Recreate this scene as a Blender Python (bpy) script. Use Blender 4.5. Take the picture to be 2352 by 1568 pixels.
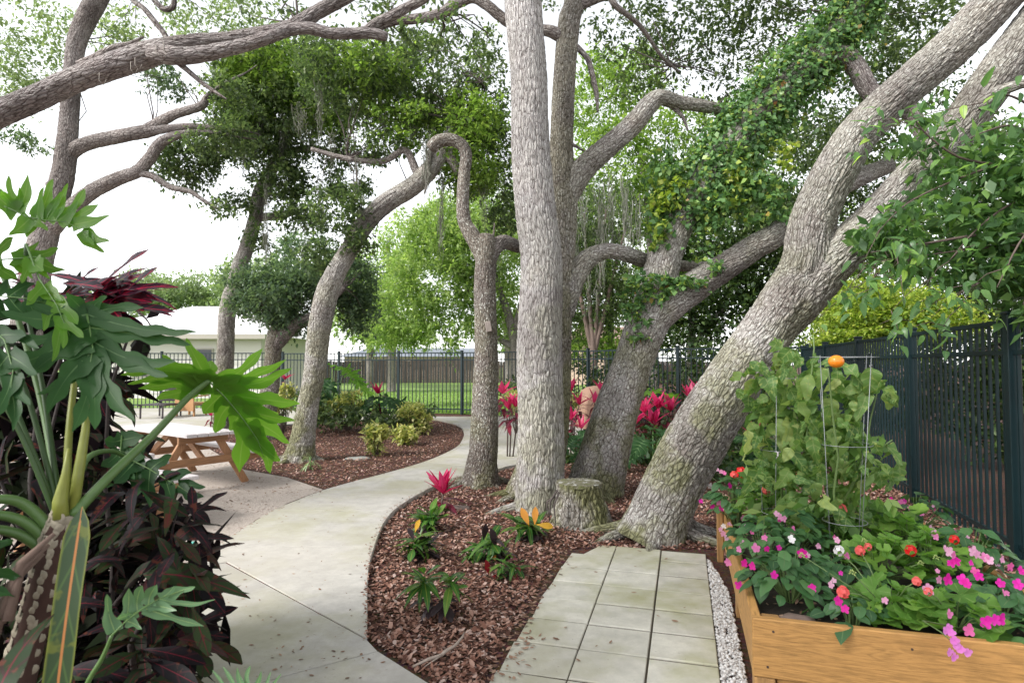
import bpy, math, random
import numpy as np
from mathutils import Vector, Matrix

random.seed(7)
rng = np.random.default_rng(7)
SC = bpy.context.scene
COL = SC.collection
for o in list(bpy.data.objects):
    bpy.data.objects.remove(o)

# ------------------------------------------------------------------ camera
FPX, CX, CY, HZ, CAMH = 1400.0, 1176.0, 784.0, 838.0, 1.5
PITCH = math.atan((HZ - CY) / FPX)
cam = bpy.data.cameras.new('camera')
cam.sensor_width = 36.0
cam.lens = FPX / 2352.0 * 36.0
cam.clip_start = 0.05
cam.clip_end = 2000
cam.dof.use_dof = True
cam.dof.focus_distance = 5.6
cam.dof.aperture_fstop = 4.5
camo = bpy.data.objects.new('camera', cam)
camo.location = (0, 0, CAMH)
camo.rotation_euler = (math.pi / 2 + PITCH, 0, 0)
COL.objects.link(camo)
SC.camera = camo

# ------------------------------------------------------------------ sky, sun, exposure
SUN_EL, SUN_AZ = math.radians(42), math.radians(-120)      # azimuth from +Y, negative = left of the view
w = bpy.data.worlds.new('World')
SC.world = w
w.use_nodes = True
nt = w.node_tree
nt.nodes.clear()
wo = nt.nodes.new('ShaderNodeOutputWorld')
wb = nt.nodes.new('ShaderNodeBackground')
sky = nt.nodes.new('ShaderNodeTexSky')
sky.sky_type = 'NISHITA'
sky.sun_disc = False
sky.sun_elevation = SUN_EL
sky.sun_rotation = SUN_AZ
sky.air_density = 1.0
sky.dust_density = 0.6
sky.ozone_density = 1.0
hs = nt.nodes.new('ShaderNodeHueSaturation')
hs.inputs['Saturation'].default_value = 0.12
nt.links.new(sky.outputs[0], hs.inputs['Color'])
nt.links.new(hs.outputs[0], wb.inputs[0])
wb.inputs[1].default_value = 0.11
nt.links.new(wb.outputs[0], wo.inputs[0])
sl = bpy.data.lights.new('sun', 'SUN')
sl.energy = 1.5
sl.angle = math.radians(16)
sl.color = (1.0, 0.97, 0.92)
so = bpy.data.objects.new('sun', sl)
sd = Vector((math.sin(SUN_AZ) * math.cos(SUN_EL), math.cos(SUN_AZ) * math.cos(SUN_EL), math.sin(SUN_EL)))
so.rotation_euler = sd.to_track_quat('Z', 'Y').to_euler()
so.location = (-20, -10, 30)
COL.objects.link(so)
SC.view_settings.view_transform = 'Standard'
SC.view_settings.look = 'None'
SC.view_settings.gamma = 1.0
SC.view_settings.exposure = 1.85
SC.render.engine = 'CYCLES'
SC.cycles.max_bounces = 7
SC.cycles.diffuse_bounces = 5
SC.cycles.glossy_bounces = 2
SC.cycles.transmission_bounces = 4
SC.cycles.transparent_max_bounces = 4

# ------------------------------------------------------------------ helpers
_c, _s = math.cos(PITCH), math.sin(PITCH)
def rayd(px, py):
    x = (px - CX) / FPX; u = -(py - CY) / FPX
    return np.array([x, _c - u * _s, _s + u * _c])
def P(px, py, Y):
    d = rayd(px, py); k = Y / d[1]
    return Vector((d[0] * k, Y, CAMH + d[2] * k))
def G(px, py, z=0.0):
    d = rayd(px, py); k = (z - CAMH) / d[2]
    return Vector((d[0] * k, d[1] * k, z))
def px2m(n, Y): return n * Y / FPX

def tag(o, label=None, cat=None, group=None, kind=None):
    if label: o['label'] = label
    if cat: o['category'] = cat
    if group: o['group'] = group
    if kind: o['kind'] = kind
    return o
def empty(name, loc=(0, 0, 0), rz=0.0):
    o = bpy.data.objects.new(name, None)
    o.location = loc; o.rotation_euler = (0, 0, rz); o.empty_display_size = .1
    COL.objects.link(o)
    return o
def thing(name, label, cat, loc=(0, 0, 0), rz=0.0, group=None):
    return tag(empty(name, loc, rz), label, cat, group)
def link(name, me, parent=None, mat=None, M=None):
    """M is a world matrix; the parent keeps its own place"""
    o = bpy.data.objects.new(name, me)
    if mat is not None and len(me.materials) == 0:
        me.materials.append(mat)
    COL.objects.link(o)
    if parent is not None:
        o.parent = parent
        if M is None: M = Matrix()
        o.matrix_parent_inverse = Matrix()
        o.matrix_basis = world_of(parent).inverted() @ M
    elif M is not None:
        o.matrix_basis = M
    return o
def world_of(o):
    m = o.matrix_basis.copy()
    while o.parent is not None:
        o = o.parent
        m = o.matrix_basis @ m
    return m

class MB:
    """collects simple solids into one mesh"""
    def __init__(s): s.v = []; s.f = []; s.uv = []
    def add(s, vs, fs):
        k = len(s.v); s.v += [tuple(v) for v in vs]; s.f += [tuple(i + k for i in f) for f in fs]
        return s
    def box(s, x0, x1, y0, y1, z0, z1, M=None, bev=0.0):
        if bev <= 0:
            vs = [(x, y, z) for z in (z0, z1) for y in (y0, y1) for x in (x0, x1)]
            fs = [(0, 2, 3, 1), (4, 5, 7, 6), (0, 1, 5, 4), (2, 6, 7, 3), (0, 4, 6, 2), (1, 3, 7, 5)]
        else:
            vs = []; fs = []
            b = bev
            for (z, i) in ((z0, b), (z0 + b, 0), (z1 - b, 0), (z1, b)):
                a0, a1, c0, c1 = x0 + i, x1 - i, y0 + i, y1 - i
                e = b if i == 0 else b * .6
                vs += [(a0 + e, c0, z), (a1 - e, c0, z), (a1, c0 + e, z), (a1, c1 - e, z), (a1 - e, c1, z), (a0 + e, c1, z), (a0, c1 - e, z), (a0, c0 + e, z)]
            fs.append(tuple(range(7, -1, -1))); fs.append(tuple(range(24, 32)))
            for r in range(3):
                for j in range(8):
                    fs.append((r * 8 + j, r * 8 + (j + 1) % 8, r * 8 + 8 + (j + 1) % 8, r * 8 + 8 + j))
        if M is not None: vs = [M @ Vector(v) for v in vs]
        return s.add(vs, fs)
    def bar(s, a, b, w, h, up=(0, 0, 1), bev=0.0):
        a, b = Vector(a), Vector(b); d = b - a; L = d.length; d.normalize()
        sx = d.cross(Vector(up));
        if sx.length < 1e-4: sx = d.cross(Vector((1, 0, 0)))
        sx.normalize(); uz = sx.cross(d)
        M = Matrix(((sx.x, d.x, uz.x, a.x), (sx.y, d.y, uz.y, a.y), (sx.z, d.z, uz.z, a.z), (0, 0, 0, 1)))
        return s.box(-w / 2, w / 2, 0, L, -h / 2, h / 2, M, bev)
    def tube(s, pts, rad, n=6, cap=True):
        pts = [Vector(p) for p in pts]
        if not hasattr(rad, '__len__'): rad = [rad] * len(pts)
        k = len(s.v)
        t = (pts[1] - pts[0]).normalized()
        a = t.orthogonal().normalized()
        for i, p in enumerate(pts):
            if i == 0: t = pts[1] - pts[0]
            elif i == len(pts) - 1: t = pts[-1] - pts[-2]
            else: t = pts[i + 1] - pts[i - 1]
            t.normalize(); a = (a - t * a.dot(t)).normalized(); b = t.cross(a)
            for j in range(n):
                th = 2 * math.pi * j / n
                s.v.append(tuple(p + (a * math.cos(th) + b * math.sin(th)) * rad[i]))
        for i in range(len(pts) - 1):
            for j in range(n):
                s.f.append((k + i * n + j, k + i * n + (j + 1) % n, k + (i + 1) * n + (j + 1) % n, k + (i + 1) * n + j))
        if cap:
            s.f.append(tuple(k + j for j in range(n - 1, -1, -1)))
            s.f.append(tuple(k + (len(pts) - 1) * n + j for j in range(n)))
        return s
    def mesh(s, name, smooth=False):
        me = bpy.data.meshes.new(name)
        me.from_pydata(s.v, [], s.f)
        if smooth: me.polygons.foreach_set('use_smooth', [True] * len(me.polygons))
        me.update()
        return me
    def build(s, name, mat, parent=None, smooth=False, M=None):
        return link(name, s.mesh(name, smooth), parent, mat, M)

def npmesh(name, V, F, smooth=False, attrs=None, uv=None):
    """V (n,3), F (m,k) all k-gons; attrs {name: per-vertex float}; uv (n,2) per vertex"""
    V = np.asarray(V, dtype=np.float32); F = np.asarray(F, dtype=np.int32)
    me = bpy.data.meshes.new(name)
    m, k = F.shape
    me.vertices.add(len(V)); me.vertices.foreach_set('co', V.ravel())
    me.loops.add(m * k); me.loops.foreach_set('vertex_index', F.ravel())
    me.polygons.add(m)
    me.polygons.foreach_set('loop_start', np.arange(0, m * k, k, dtype=np.int32))
    me.polygons.foreach_set('loop_total', np.full(m, k, dtype=np.int32))
    if smooth: me.polygons.foreach_set('use_smooth', np.ones(m, dtype=bool))
    if uv is not None:
        l = me.uv_layers.new(name='UVMap')
        l.data.foreach_set('uv', np.asarray(uv, dtype=np.float32)[F.ravel()].ravel())
    for a, val in (attrs or {}).items():
        at = me.attributes.new(a, 'FLOAT', 'POINT'); at.data.foreach_set('value', np.asarray(val, dtype=np.float32))
    me.update(); me.validate()
    return me

_perm = rng.permutation(1024)
_grad = rng.uniform(0, 2 * np.pi, 1024)
def perlin(x, y, per=0, seed=0):
    x = np.asarray(x, float); y = np.asarray(y, float)
    xi = np.floor(x).astype(int); yi = np.floor(y).astype(int); xf = x - xi; yf = y - yi
    def g(ix, iy, dx, dy):
        if per: ix = ix % per
        h = _perm[(_perm[(ix + seed * 37) % 1024] + iy + seed * 11) % 1024]
        a = _grad[h]
        return np.cos(a) * dx + np.sin(a) * dy
    u = xf * xf * xf * (xf * (xf * 6 - 15) + 10); v = yf * yf * yf * (yf * (yf * 6 - 15) + 10)
    a = g(xi, yi, xf, yf) * (1 - u) + g(xi + 1, yi, xf - 1, yf) * u
    b = g(xi, yi + 1, xf, yf - 1) * (1 - u) + g(xi + 1, yi + 1, xf - 1, yf - 1) * u
    return a * (1 - v) + b * v

# ------------------------------------------------------------------ materials
def newmat(name):
    m = bpy.data.materials.new(name); m.use_nodes = True
    t = m.node_tree; t.nodes.clear()
    out = t.nodes.new('ShaderNodeOutputMaterial'); b = t.nodes.new('ShaderNodeBsdfPrincipled')
    t.links.new(b.outputs[0], out.inputs[0])
    return m, t, b, out
def nd(t, kind, **kw):
    n = t.nodes.new('ShaderNode' + kind)
    for k, v in kw.items():
        if hasattr(n, k) and k not in n.inputs: setattr(n, k, v)
        else: n.inputs[k].default_value = v
    return n
def lk(t, a, b): t.links.new(a, b)
def noise(t, scale, detail=4, rough=.55, vec=None, dist=0.0):
    n = nd(t, 'TexNoise'); n.inputs['Scale'].default_value = scale; n.inputs['Detail'].default_value = detail
    n.inputs['Roughness'].default_value = rough; n.inputs['Distortion'].default_value = dist
    if vec is not None: lk(t, vec, n.inputs['Vector'])
    return n.outputs['Fac']
def ramp(t, fac, stops, interp='LINEAR'):
    r = t.nodes.new('ShaderNodeValToRGB'); r.color_ramp.interpolation = interp
    e = r.color_ramp.elements
    while len(e) > 1: e.remove(e[-1])
    for i, (p, c) in enumerate(stops):
        c = (c, c, c) if not hasattr(c, '__len__') else c
        if i == 0: e[0].position = p; e[0].color = (*c, 1)
        else:
            x = e.new(p); x.color = (*c, 1)
    if fac is not None: lk(t, fac, r.inputs[0])
    return r.outputs[0]
def mixc(t, fac, a, b, mode='MIX'):
    m = t.nodes.new('ShaderNodeMix'); m.data_type = 'RGBA'; m.blend_type = mode
    for sock, v in ((m.inputs[0], fac), (m.inputs[6], a), (m.inputs[7], b)):
        if hasattr(v, 'is_output'): lk(t, v, sock)
        elif hasattr(v, '__len__'): sock.default_value = (*v, 1)
        else: sock.default_value = v
    return m.outputs[2]
def mathn(t, op, a, b=None, clamp=False):
    m = t.nodes.new('ShaderNodeMath'); m.operation = op; m.use_clamp = clamp
    for sock, v in ((m.inputs[0], a), (m.inputs[1], b)):
        if v is None: continue
        if hasattr(v, 'is_output'): lk(t, v, sock)
        else: sock.default_value = v
    return m.outputs[0]
def bump(t, b, h, strength=.5, dist=.01):
    n = nd(t, 'Bump'); n.inputs['Strength'].default_value = strength; n.inputs['Distance'].default_value = dist
    lk(t, h, n.inputs['Height']); lk(t, n.outputs[0], b.inputs['Normal'])
def objvec(t): return nd(t, 'TexCoord').outputs['Object']
def posvec(t): return nd(t, 'NewGeometry').outputs['Position']
def simple(name, col, rough=.6, metal=0.0, var=.15, scale=30, bmp=.0, spec=.4):
    m, t, b, o = newmat(name)
    n = noise(t, scale, 5, vec=posvec(t))
    c = mixc(t, n, tuple(x * (1 - var) for x in col), tuple(min(1, x * (1 + var)) for x in col))
    lk(t, c, b.inputs['Base Color']); b.inputs['Roughness'].default_value = rough; b.inputs['Metallic'].default_value = metal
    b.inputs['Specular IOR Level'].default_value = spec
    if bmp: bump(t, b, n, bmp, .005)
    return m
def leafmat(name, stops, trans=.35, rough=.45, island=True, uvcol=None, tcol=None, spec=.35, tr_gain=1.6, tr_b=.6):
    """stops: [(pos,col)] by random; uvcol(t, base)->colour"""
    m, t, b, o = newmat(name)
    if island: r = nd(t, 'NewGeometry').outputs['Random Per Island']
    else: r = nd(t, 'ObjectInfo').outputs['Random']
    c = ramp(t, r, stops)
    if uvcol: c = uvcol(t, c)
    lk(t, c, b.inputs['Base Color']); b.inputs['Roughness'].default_value = rough
    b.inputs['Specular IOR Level'].default_value = spec
    tr = nd(t, 'BsdfTranslucent')
    if tcol is None:
        tc = mixc(t, 1.0, c, (tr_gain, tr_gain * 1.05, tr_gain * tr_b), 'MULTIPLY')
    else:
        tc = mixc(t, 1.0, c, tcol, 'MULTIPLY')
    lk(t, tc, tr.inputs[0])
    mx = nd(t, 'MixShader'); mx.inputs[0].default_value = trans
    lk(t, b.outputs[0], mx.inputs[1]); lk(t, tr.outputs[0], mx.inputs[2]); lk(t, mx.outputs[0], o.inputs[0])
    return m
# ================================================================== SETTING
def catmull(pts, n=6):
    pts = [np.array(p, float) for p in pts]
    out = []
    for i in range(len(pts) - 1):
        p0 = pts[max(i - 1, 0)]; p1 = pts[i]; p2 = pts[i + 1]; p3 = pts[min(i + 2, len(pts) - 1)]
        for k in range(n):
            t = k / n
            out.append(.5 * ((2 * p1) + (-p0 + p2) * t + (2 * p0 - 5 * p1 + 4 * p2 - p3) * t * t + (-p0 + 3 * p1 - 3 * p2 + p3) * t ** 3))
    out.append(pts[-1])
    return out
def inset(poly, d):
    n = len(poly); A = sum(poly[i][0] * poly[(i + 1) % n][1] - poly[(i + 1) % n][0] * poly[i][1] for i in range(n))
    sg = 1 if A > 0 else -1
    out = []
    for i in range(n):
        a, b, c = (np.array(poly[(i + k) % n][:2], float) for k in (-1, 0, 1))
        e1 = b - a; e2 = c - b
        e1 /= max(np.linalg.norm(e1), 1e-9); e2 /= max(np.linalg.norm(e2), 1e-9)
        n1 = np.array([-e1[1], e1[0]]) * sg; n2 = np.array([-e2[1], e2[0]]) * sg
        m = n1 + n2; L = max(np.linalg.norm(m), .5); m /= L
        out.append(b + m * d / max(.5, float(m @ n1)))
    return out
def sheet(name, pix, z, mat, parent=None, zpix=None):
    pts = [G(p[0], p[1], z) for p in pix]
    mb = MB(); mb.add([(p.x, p.y, z) for p in pts], [tuple(range(len(pts)))])
    return mb.build(name, mat, parent)

# ---- materials of the ground
def mulch_material():
    m, t, b, o = newmat('mulch_soil')
    v = posvec(t)
    n1 = noise(t, 55, 6, .7, v); n2 = noise(t, 6, 3, .5, v)
    vo = nd(t, 'TexVoronoi', feature='F1'); vo.inputs['Scale'].default_value = 38; lk(t, v, vo.inputs['Vector'])
    c = ramp(t, n1, [(.25, (.03, .016, .012)), (.5, (.095, .05, .038)), (.75, (.2, .125, .1))])
    c = mixc(t, mathn(t, 'MULTIPLY', n2, .6), c, (.075, .045, .036))
    c = mixc(t, .35, c, vo.outputs['Color'], 'SOFT_LIGHT')
    lk(t, c, b.inputs['Base Color']); b.inputs['Roughness'].default_value = .95; b.inputs['Specular IOR Level'].default_value = .1
    bump(t, b, n1, .8, .03)
    return m
def concrete(name, base=(.47, .44, .405), algae=.5):
    m, t, b, o = newmat(name)
    v = posvec(t)
    n1 = noise(t, 1.1, 5, .6, v); n2 = noise(t, 9, 5, .6, v); n3 = noise(t, 160, 4, .7, v); n4 = noise(t, .55, 3, .5, v)
    c = mixc(t, ramp(t, n2, [(.3, 0), (.7, 1)]), tuple(x * .8 for x in base), tuple(min(1, x * 1.14) for x in base))
    n5 = noise(t, 38, 4, .7, v); c = mixc(t, ramp(t, n5, [(.35, .16), (.55, 0)]), c, tuple(x * .6 for x in base))
    c = mixc(t, ramp(t, n3, [(.3, 0), (.75, .5)]), c, tuple(x * .7 for x in base))
    g = ramp(t, n1, [(.45, 0), (.62, algae)])
    c = mixc(t, g, c, (.3, .3, .14))
    c = mixc(t, ramp(t, n4, [(.42, 0), (.65, .55)]), c, (.36, .33, .29))
    sp = ramp(t, noise(t, 45, 2, .5, v), [(.71, 0), (.75, .35)])
    c = mixc(t, sp, c, (.1, .075, .06))
    inf = ramp(t, nd(t, 'ObjectInfo').outputs['Random'], [(0, .9), (1, 1.06)])
    c = mixc(t, 1.0, c, inf, 'MULTIPLY')
    lk(t, c, b.inputs['Base Color']); b.inputs['Roughness'].default_value = .85; b.inputs['Specular IOR Level'].default_value = .25
    bump(t, b, n3, .35, .004)
    return m
M_MULCH = mulch_material()
M_PATH = concrete('path_concrete', (.46, .44, .405), .5)
M_PAVER = concrete('paver_concrete', (.57, .55, .48), .85)
def sand_material():
    m, t, b, o = newmat('sand')
    v = posvec(t)
    n1 = noise(t, 4, 6, .7, v); n2 = noise(t, 120, 4, .7, v); n3 = noise(t, 26, 6, .75, v)
    c = mixc(t, n2, (.38, .32, .275), (.56, .49, .435))
    k = mathn(t, 'MULTIPLY', ramp(t, n3, [(.5, 0), (.62, 1)]), ramp(t, n1, [(.42, 0), (.6, .85)]))
    c = mixc(t, k, c, (.17, .115, .095))
    lk(t, c, b.inputs['Base Color']); b.inputs['Roughness'].default_value = .95
    bump(t, b, n3, .9, .05)
    return m
M_SAND = sand_material()
def lawn_material():
    m, t, b, o = newmat('lawn_grass')
    v = posvec(t)
    n1 = noise(t, 1.2, 4, .6, v); n2 = noise(t, 25, 6, .75, v)
    c = mixc(t, n2, (.085, .17, .025), (.21, .34, .06))
    c = mixc(t, ramp(t, n1, [(.4, 0), (.7, .6)]), c, (.26, .33, .09))
    lk(t, c, b.inputs['Base Color']); b.inputs['Roughness'].default_value = .9
    bump(t, b, n2, .8, .05)
    return m
M_LAWN = lawn_material()

# ---- the ground, reaching the horizon
mb = MB()
gx = [-600, -60, -20, -8, 0, 8, 20, 60, 600]; gy = [-30, -4, 0, 5, 12, 25, 60, 900]
mb.v = [(x, y, 0) for y in gy for x in gx]
mb.f = [(j * 9 + i, j * 9 + i + 1, j * 9 + 10 + i, j * 9 + 9 + i) for j in range(len(gy) - 1) for i in range(8)]
tag(mb.build('ground', M_MULCH), 'reddish brown mulch and leaf litter covering the garden beds', kind='structure')

FENCE_L = [(-24.0, 21.6), (-7.6, 20.2), (-1.52, 18.5), (2.02, 16.2), (3.86, 14.2), (6.2, 12.8)]
mb = MB()
lp = [(-60, 22.4), (-24, 21.8), (-7.6, 20.35), (-1.52, 18.65), (1.4, 16.8), (3.2, 18.0), (5, 26), (10, 52), (30, 62), (30, 300), (-120, 300), (-120, 30)]
mb.add([(x, y, .012) for x, y in lp], [tuple(range(len(lp)))])
lawn = mb.build('lawn', M_LAWN); tag(lawn, 'bright green mown lawn beyond the metal fence', kind='structure')

sand_pix = [(742, 1124), (660, 1096), (560, 1078), (480, 1030), (420, 995), (300, 978), (-500, 978), (-900, 1100), (-700, 1500), (330, 1420), (430, 1303), (500, 1251), (590, 1192), (660, 1155)]
tag(sheet('sand_patch', sand_pix, .006, M_SAND), 'pale sandy soil with scattered leaf litter around the picnic tables', kind='structure')

# ---- concrete path in cast slabs
RE = [(845, 1467), (846, 1400), (846, 1350), (849, 1300), (861, 1255), (880, 1205), (905, 1172), (935, 1150), (975, 1127), (1010, 1110), (1040, 1098), (1073, 1090), (1145, 1076), (1175, 1068), (1240, 1060)]
LE = [(425, 1304), (497, 1252), (560, 1210), (628, 1170), (680, 1148), (740, 1125), (810, 1105), (880, 1087), (930, 1073), (975, 1059), (1015, 1043), (1050, 1024), (1063, 1005), (1065, 990), (1055, 976), (1025, 966), (990, 961), (900, 960)]
def sub(curve, i, j):
    d = catmull(curve, 5)[i * 5:j * 5 + 1]
    return [tuple(p) for p in d]
base = MB()
basepix = [(425, 1306), (330, 1420)] + [(330, 1700), (700, 1900), (1300, 1790), (990, 1566)] + sub(RE, 0, 14) + [(1340, 1040), (1340, 975), (1240, 957), (990, 956)] + sub(LE, 0, 16)[::-1]
bp = [(p[0], p[1], .043) for p in inset([tuple(G(p[0], p[1], .05))[:2] for p in basepix], .03)]
base.add([tuple(p) for p in bp], [tuple(range(len(bp)))])
path = base.build('path', M_MULCH); tag(path, 'curved concrete garden path winding between the mulched beds', kind='structure')
slabs = [
    [(330, 1420), (425, 1306), (520, 1291), (845, 1467), (870, 1493), (665, 1547), (330, 1640)],
    [(870, 1493), (665, 1547), (330, 1640), (330, 1700), (700, 1900), (1300, 1790), (990, 1568)],
    [(425, 1304), (520, 1290)] + sub(RE, 0, 4) + [(497, 1252)],
    [(497, 1252)] + sub(RE, 4, 6) + sub(LE, 1, 3)[::-1][:-1],
    [(628, 1170)] + sub(RE, 6, 11) + [(1073, 1070)] + sub(LE, 3, 9)[::-1][:-1],
    [(975, 1059), (1073, 1070)] + sub(RE, 11, 14) + [(1240, 1020), (1170, 1022)] + sub(LE, 9, 11)[::-1][:-1],
    sub(LE, 11, 16) + [(990, 956), (1240, 956), (1240, 1020), (1170, 1022)],
    [(1240, 956), (1340, 975), (1340, 1040), (1240, 1060)],
    [(990, 956), (990, 961), (900, 962), (760, 968), (480, 985), (300, 976), (-100, 976), (-100, 940), (480, 936), (800, 946)],
]
ZP = .05
for pl in slabs:
    w2 = [tuple(G(p[0], p[1], ZP))[:2] for p in pl]
    a = inset(w2, .005); c = inset(w2, .009); n = len(a)
    mb = MB()
    mb.v = [(*p, -.03) for p in a] + [(*p, ZP - .005) for p in a] + [(*p, ZP) for p in c]
    mb.f = [tuple(range(2 * n, 3 * n))] + [(r * n + i, r * n + (i + 1) % n, (r + 1) * n + (i + 1) % n, (r + 1) * n + i) for r in range(2) for i in range(n)]
    ob = mb.build('path_slab', M_PATH, path)
    me = ob.data
    if me.polygons[0].normal.z < 0: me.flip_normals()

# ---- square pavers
PU, PV = Vector((.9626, -.271, 0)), Vector((.271, .9626, 0))
def PUV(u, v, z=0): q = PU * u + PV * v; return Vector((q.x, q.y, z))
mb = MB(); mb.add([PUV(-.86, 1.6, .0135), PUV(.152, 1.6, .0135), PUV(.152, 5.1, .0135), PUV(-.5, 5.1, .0135), PUV(-.86, 4.6, .0135)], [(0, 1, 2, 3, 4)])
patio = mb.build('paver_patio', simple('joint_soil', (.055, .045, .03), .95, var=.4)); tag(patio, 'square concrete pavers laid in three columns beside the raised planter', kind='structure')
ub = [-.898, -.544, -.19, .152]
for r in range(11):
    v0 = 1.624 + .318 * r; v1 = v0 + .318
    for k in range(3):
        g = .0035
        u0, u1 = ub[k] + g + (.004 if k == 2 else 0), ub[k + 1] - g
        g2 = .009
        a = [(u0, v0 + g2), (u1, v0 + g2), (u1, v1 - g2), (u0, v1 - g2)]
        if k == 0:
            a[0] = (u0 + random.uniform(0, .03), v0 + g); a[3] = (u0 + random.uniform(0, .03), v1 - g)
            if r == 10: a = [(u0 + .12, v0 + g), (u1, v0 + g), (u1, v1 - .02), (u0 + .22, v1 - .03)]
        if r == 10: a = [(x, min(y, 5.1 - .015 * k)) for x, y in a]
        dz = random.uniform(-.002, .003); tl = random.uniform(-.003, .003)
        w2 = [tuple(PUV(*q))[:2] for q in a]; c = inset(w2, .004); n = 4
        mb = MB(); zt = .022 + dz
        mb.v = [(*p, -.02) for p in w2] + [(*p, zt - .004) for p in w2] + [(*p, zt + (tl if i < 2 else -tl)) for i, p in enumerate(c)]
        mb.f = [(8, 9, 10, 11)] + [(q * 4 + i, q * 4 + (i + 1) % 4, q * 4 + 4 + (i + 1) % 4, q * 4 + 4 + i) for q in range(2) for i in range(4)]
        mb.build('paver', M_PAVER, patio)

# ---- scatter helpers
def inpoly(x, y, poly):
    c = np.zeros(len(x), bool); n = len(poly)
    for i in range(n):
        x1, y1 = poly[i][:2]; x2, y2 = poly[(i + 1) % n][:2]
        k = ((y1 > y) != (y2 > y)) & (x < (x2 - x1) * (y - y1) / ((y2 - y1) if y2 != y1 else 1e-9) + x1)
        c ^= k
    return c
def pixpoly(pix, z=0): return [tuple(G(p[0], p[1], z))[:2] for p in pix]
def sample_poly(poly, n, near=2.5, power=2.0, seed=1):
    """more points close to the camera"""
    r = np.random.default_rng(seed)
    xs = [p[0] for p in poly]; ys = [p[1] for p in poly]
    X = r.uniform(min(xs), max(xs), n * 12); Y = r.uniform(min(ys), max(ys), n * 12)
    k = inpoly(X, Y, poly); X, Y = X[k], Y[k]
    pr = np.clip((near / np.maximum(Y, .1)) ** power, 0, 1)
    k = r.uniform(0, 1, len(X)) < pr; X, Y = X[k], Y[k]
    return X[:n], Y[:n]
def chips(name, X, Y, z, smin, smax, aspect, mat, seed=1, lift=.012, tilt=.5, parent=None):
    r = np.random.default_rng(seed); n = len(X)
    L = r.uniform(smin, smax, n); W = L * r.uniform(aspect * .6, aspect * 1.4, n)
    a = r.uniform(0, 2 * np.pi, n); tx = r.normal(0, tilt, n); ty = r.normal(0, tilt, n)
    d = np.stack([np.cos(a), np.sin(a), tx * .6], 1); s = np.stack([-np.sin(a), np.cos(a), ty * .6], 1)
    cur = r.uniform(-.3, .3, n)
    c = np.stack([X, Y, z + r.uniform(0.002, lift, n) + np.abs(tx) * L * .15], 1)
    up = np.array([0, 0, 1.0])
    h = L[:, None] / 2; w = W[:, None] / 2
    V = np.empty((n, 6, 3))
    V[:, 0] = c - d * h; V[:, 1] = c - d * h * .2 - s * w + up * (cur * L * .3)[:, None]; V[:, 2] = c + d * h * .4 - s * w * .8 + up * (cur * L * .3)[:, None]
    V[:, 3] = c + d * h; V[:, 4] = c + d * h * .4 + s * w * .8; V[:, 5] = c - d * h * .2 + s * w
    V[:, :, 2] = np.maximum(V[:, :, 2], z + .002)
    i = np.arange(n)[:, None] * 6
    F = np.concatenate([i + np.array([[0, 1, 4, 5]]), i + np.array([[1, 2, 3, 4]])], 0)
    return link(name, npmesh(name, V.reshape(-1, 3), F), parent, mat)
M_CHIP = leafmat('mulch_chip', [(0, (.04, .02, .015)), (.3, (.14, .062, .044)), (.6, (.27, .14, .1)), (.85, (.38, .235, .185)), (1, (.46, .35, .31))], .06, .8, spec=.2)
M_DRY = leafmat('dry_leaf', [(0, (.09, .05, .035)), (.5, (.22, .13, .09)), (1, (.33, .22, .16))], .1, .8, spec=.2)

bedR = pixpoly([(1000, 1575), (848, 1470)] + sub(RE, 0, 14) + [(1260, 1040), (1450, 990), (1860, 990), (2130, 1150), (2330, 1290), (2000, 1290), (1665, 1290), (1640, 1262), (1300, 1262), (1265, 1310), (1190, 1430), (1105, 1580)])
bedL = pixpoly([(745, 1123), (660, 1096), (560, 1078), (480, 1030), (500, 985), (900, 966), (990, 963), (1050, 978), (1063, 992), (1060, 1006), (1045, 1026), (1010, 1045), (930, 1074), (810, 1106)])
X, Y = sample_poly(bedR, 72000, 3.2, 1.5, 3)
X2, Y2 = sample_poly(bedL, 20000, 9, 1.0, 4)
X3, Y3 = sample_poly([(2.2, 1.6), (3.0, 1.4), (5.2, 8.5), (4.0, 8.5), (2.95, 4.6)], 9000, 3.5, 1.0, 31)
X4, Y4 = sample_poly([(-3.6, .3), (-.75, .3), (-1.05, 2.5), (-1.7, 2.9), (-3.6, 2.6)], 8000, 3.5, 1.0, 32)
X = np.concatenate([X, X2, X3, X4]); Y = np.concatenate([Y, Y2, Y3, Y4])
o = chips('mulch_chips', X, Y, 0, .014, .044, .5, M_CHIP, 5, .022, .55); tag(o, 'loose reddish brown bark chips and dead oak leaves on the beds', 'mulch', kind='stuff')
X, Y = sample_poly(pixpoly(sand_pix), 6500, 6, 1.5, 6)
kk = perlin(X * 1.4, Y * 1.4) > .0
o = chips('leaf_litter', X[kk], Y[kk], .006, .02, .05, .4, M_DRY, 7, .006, .3); tag(o, 'small dead leaves strewn over the pale sand', 'leaf litter', kind='stuff')
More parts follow.
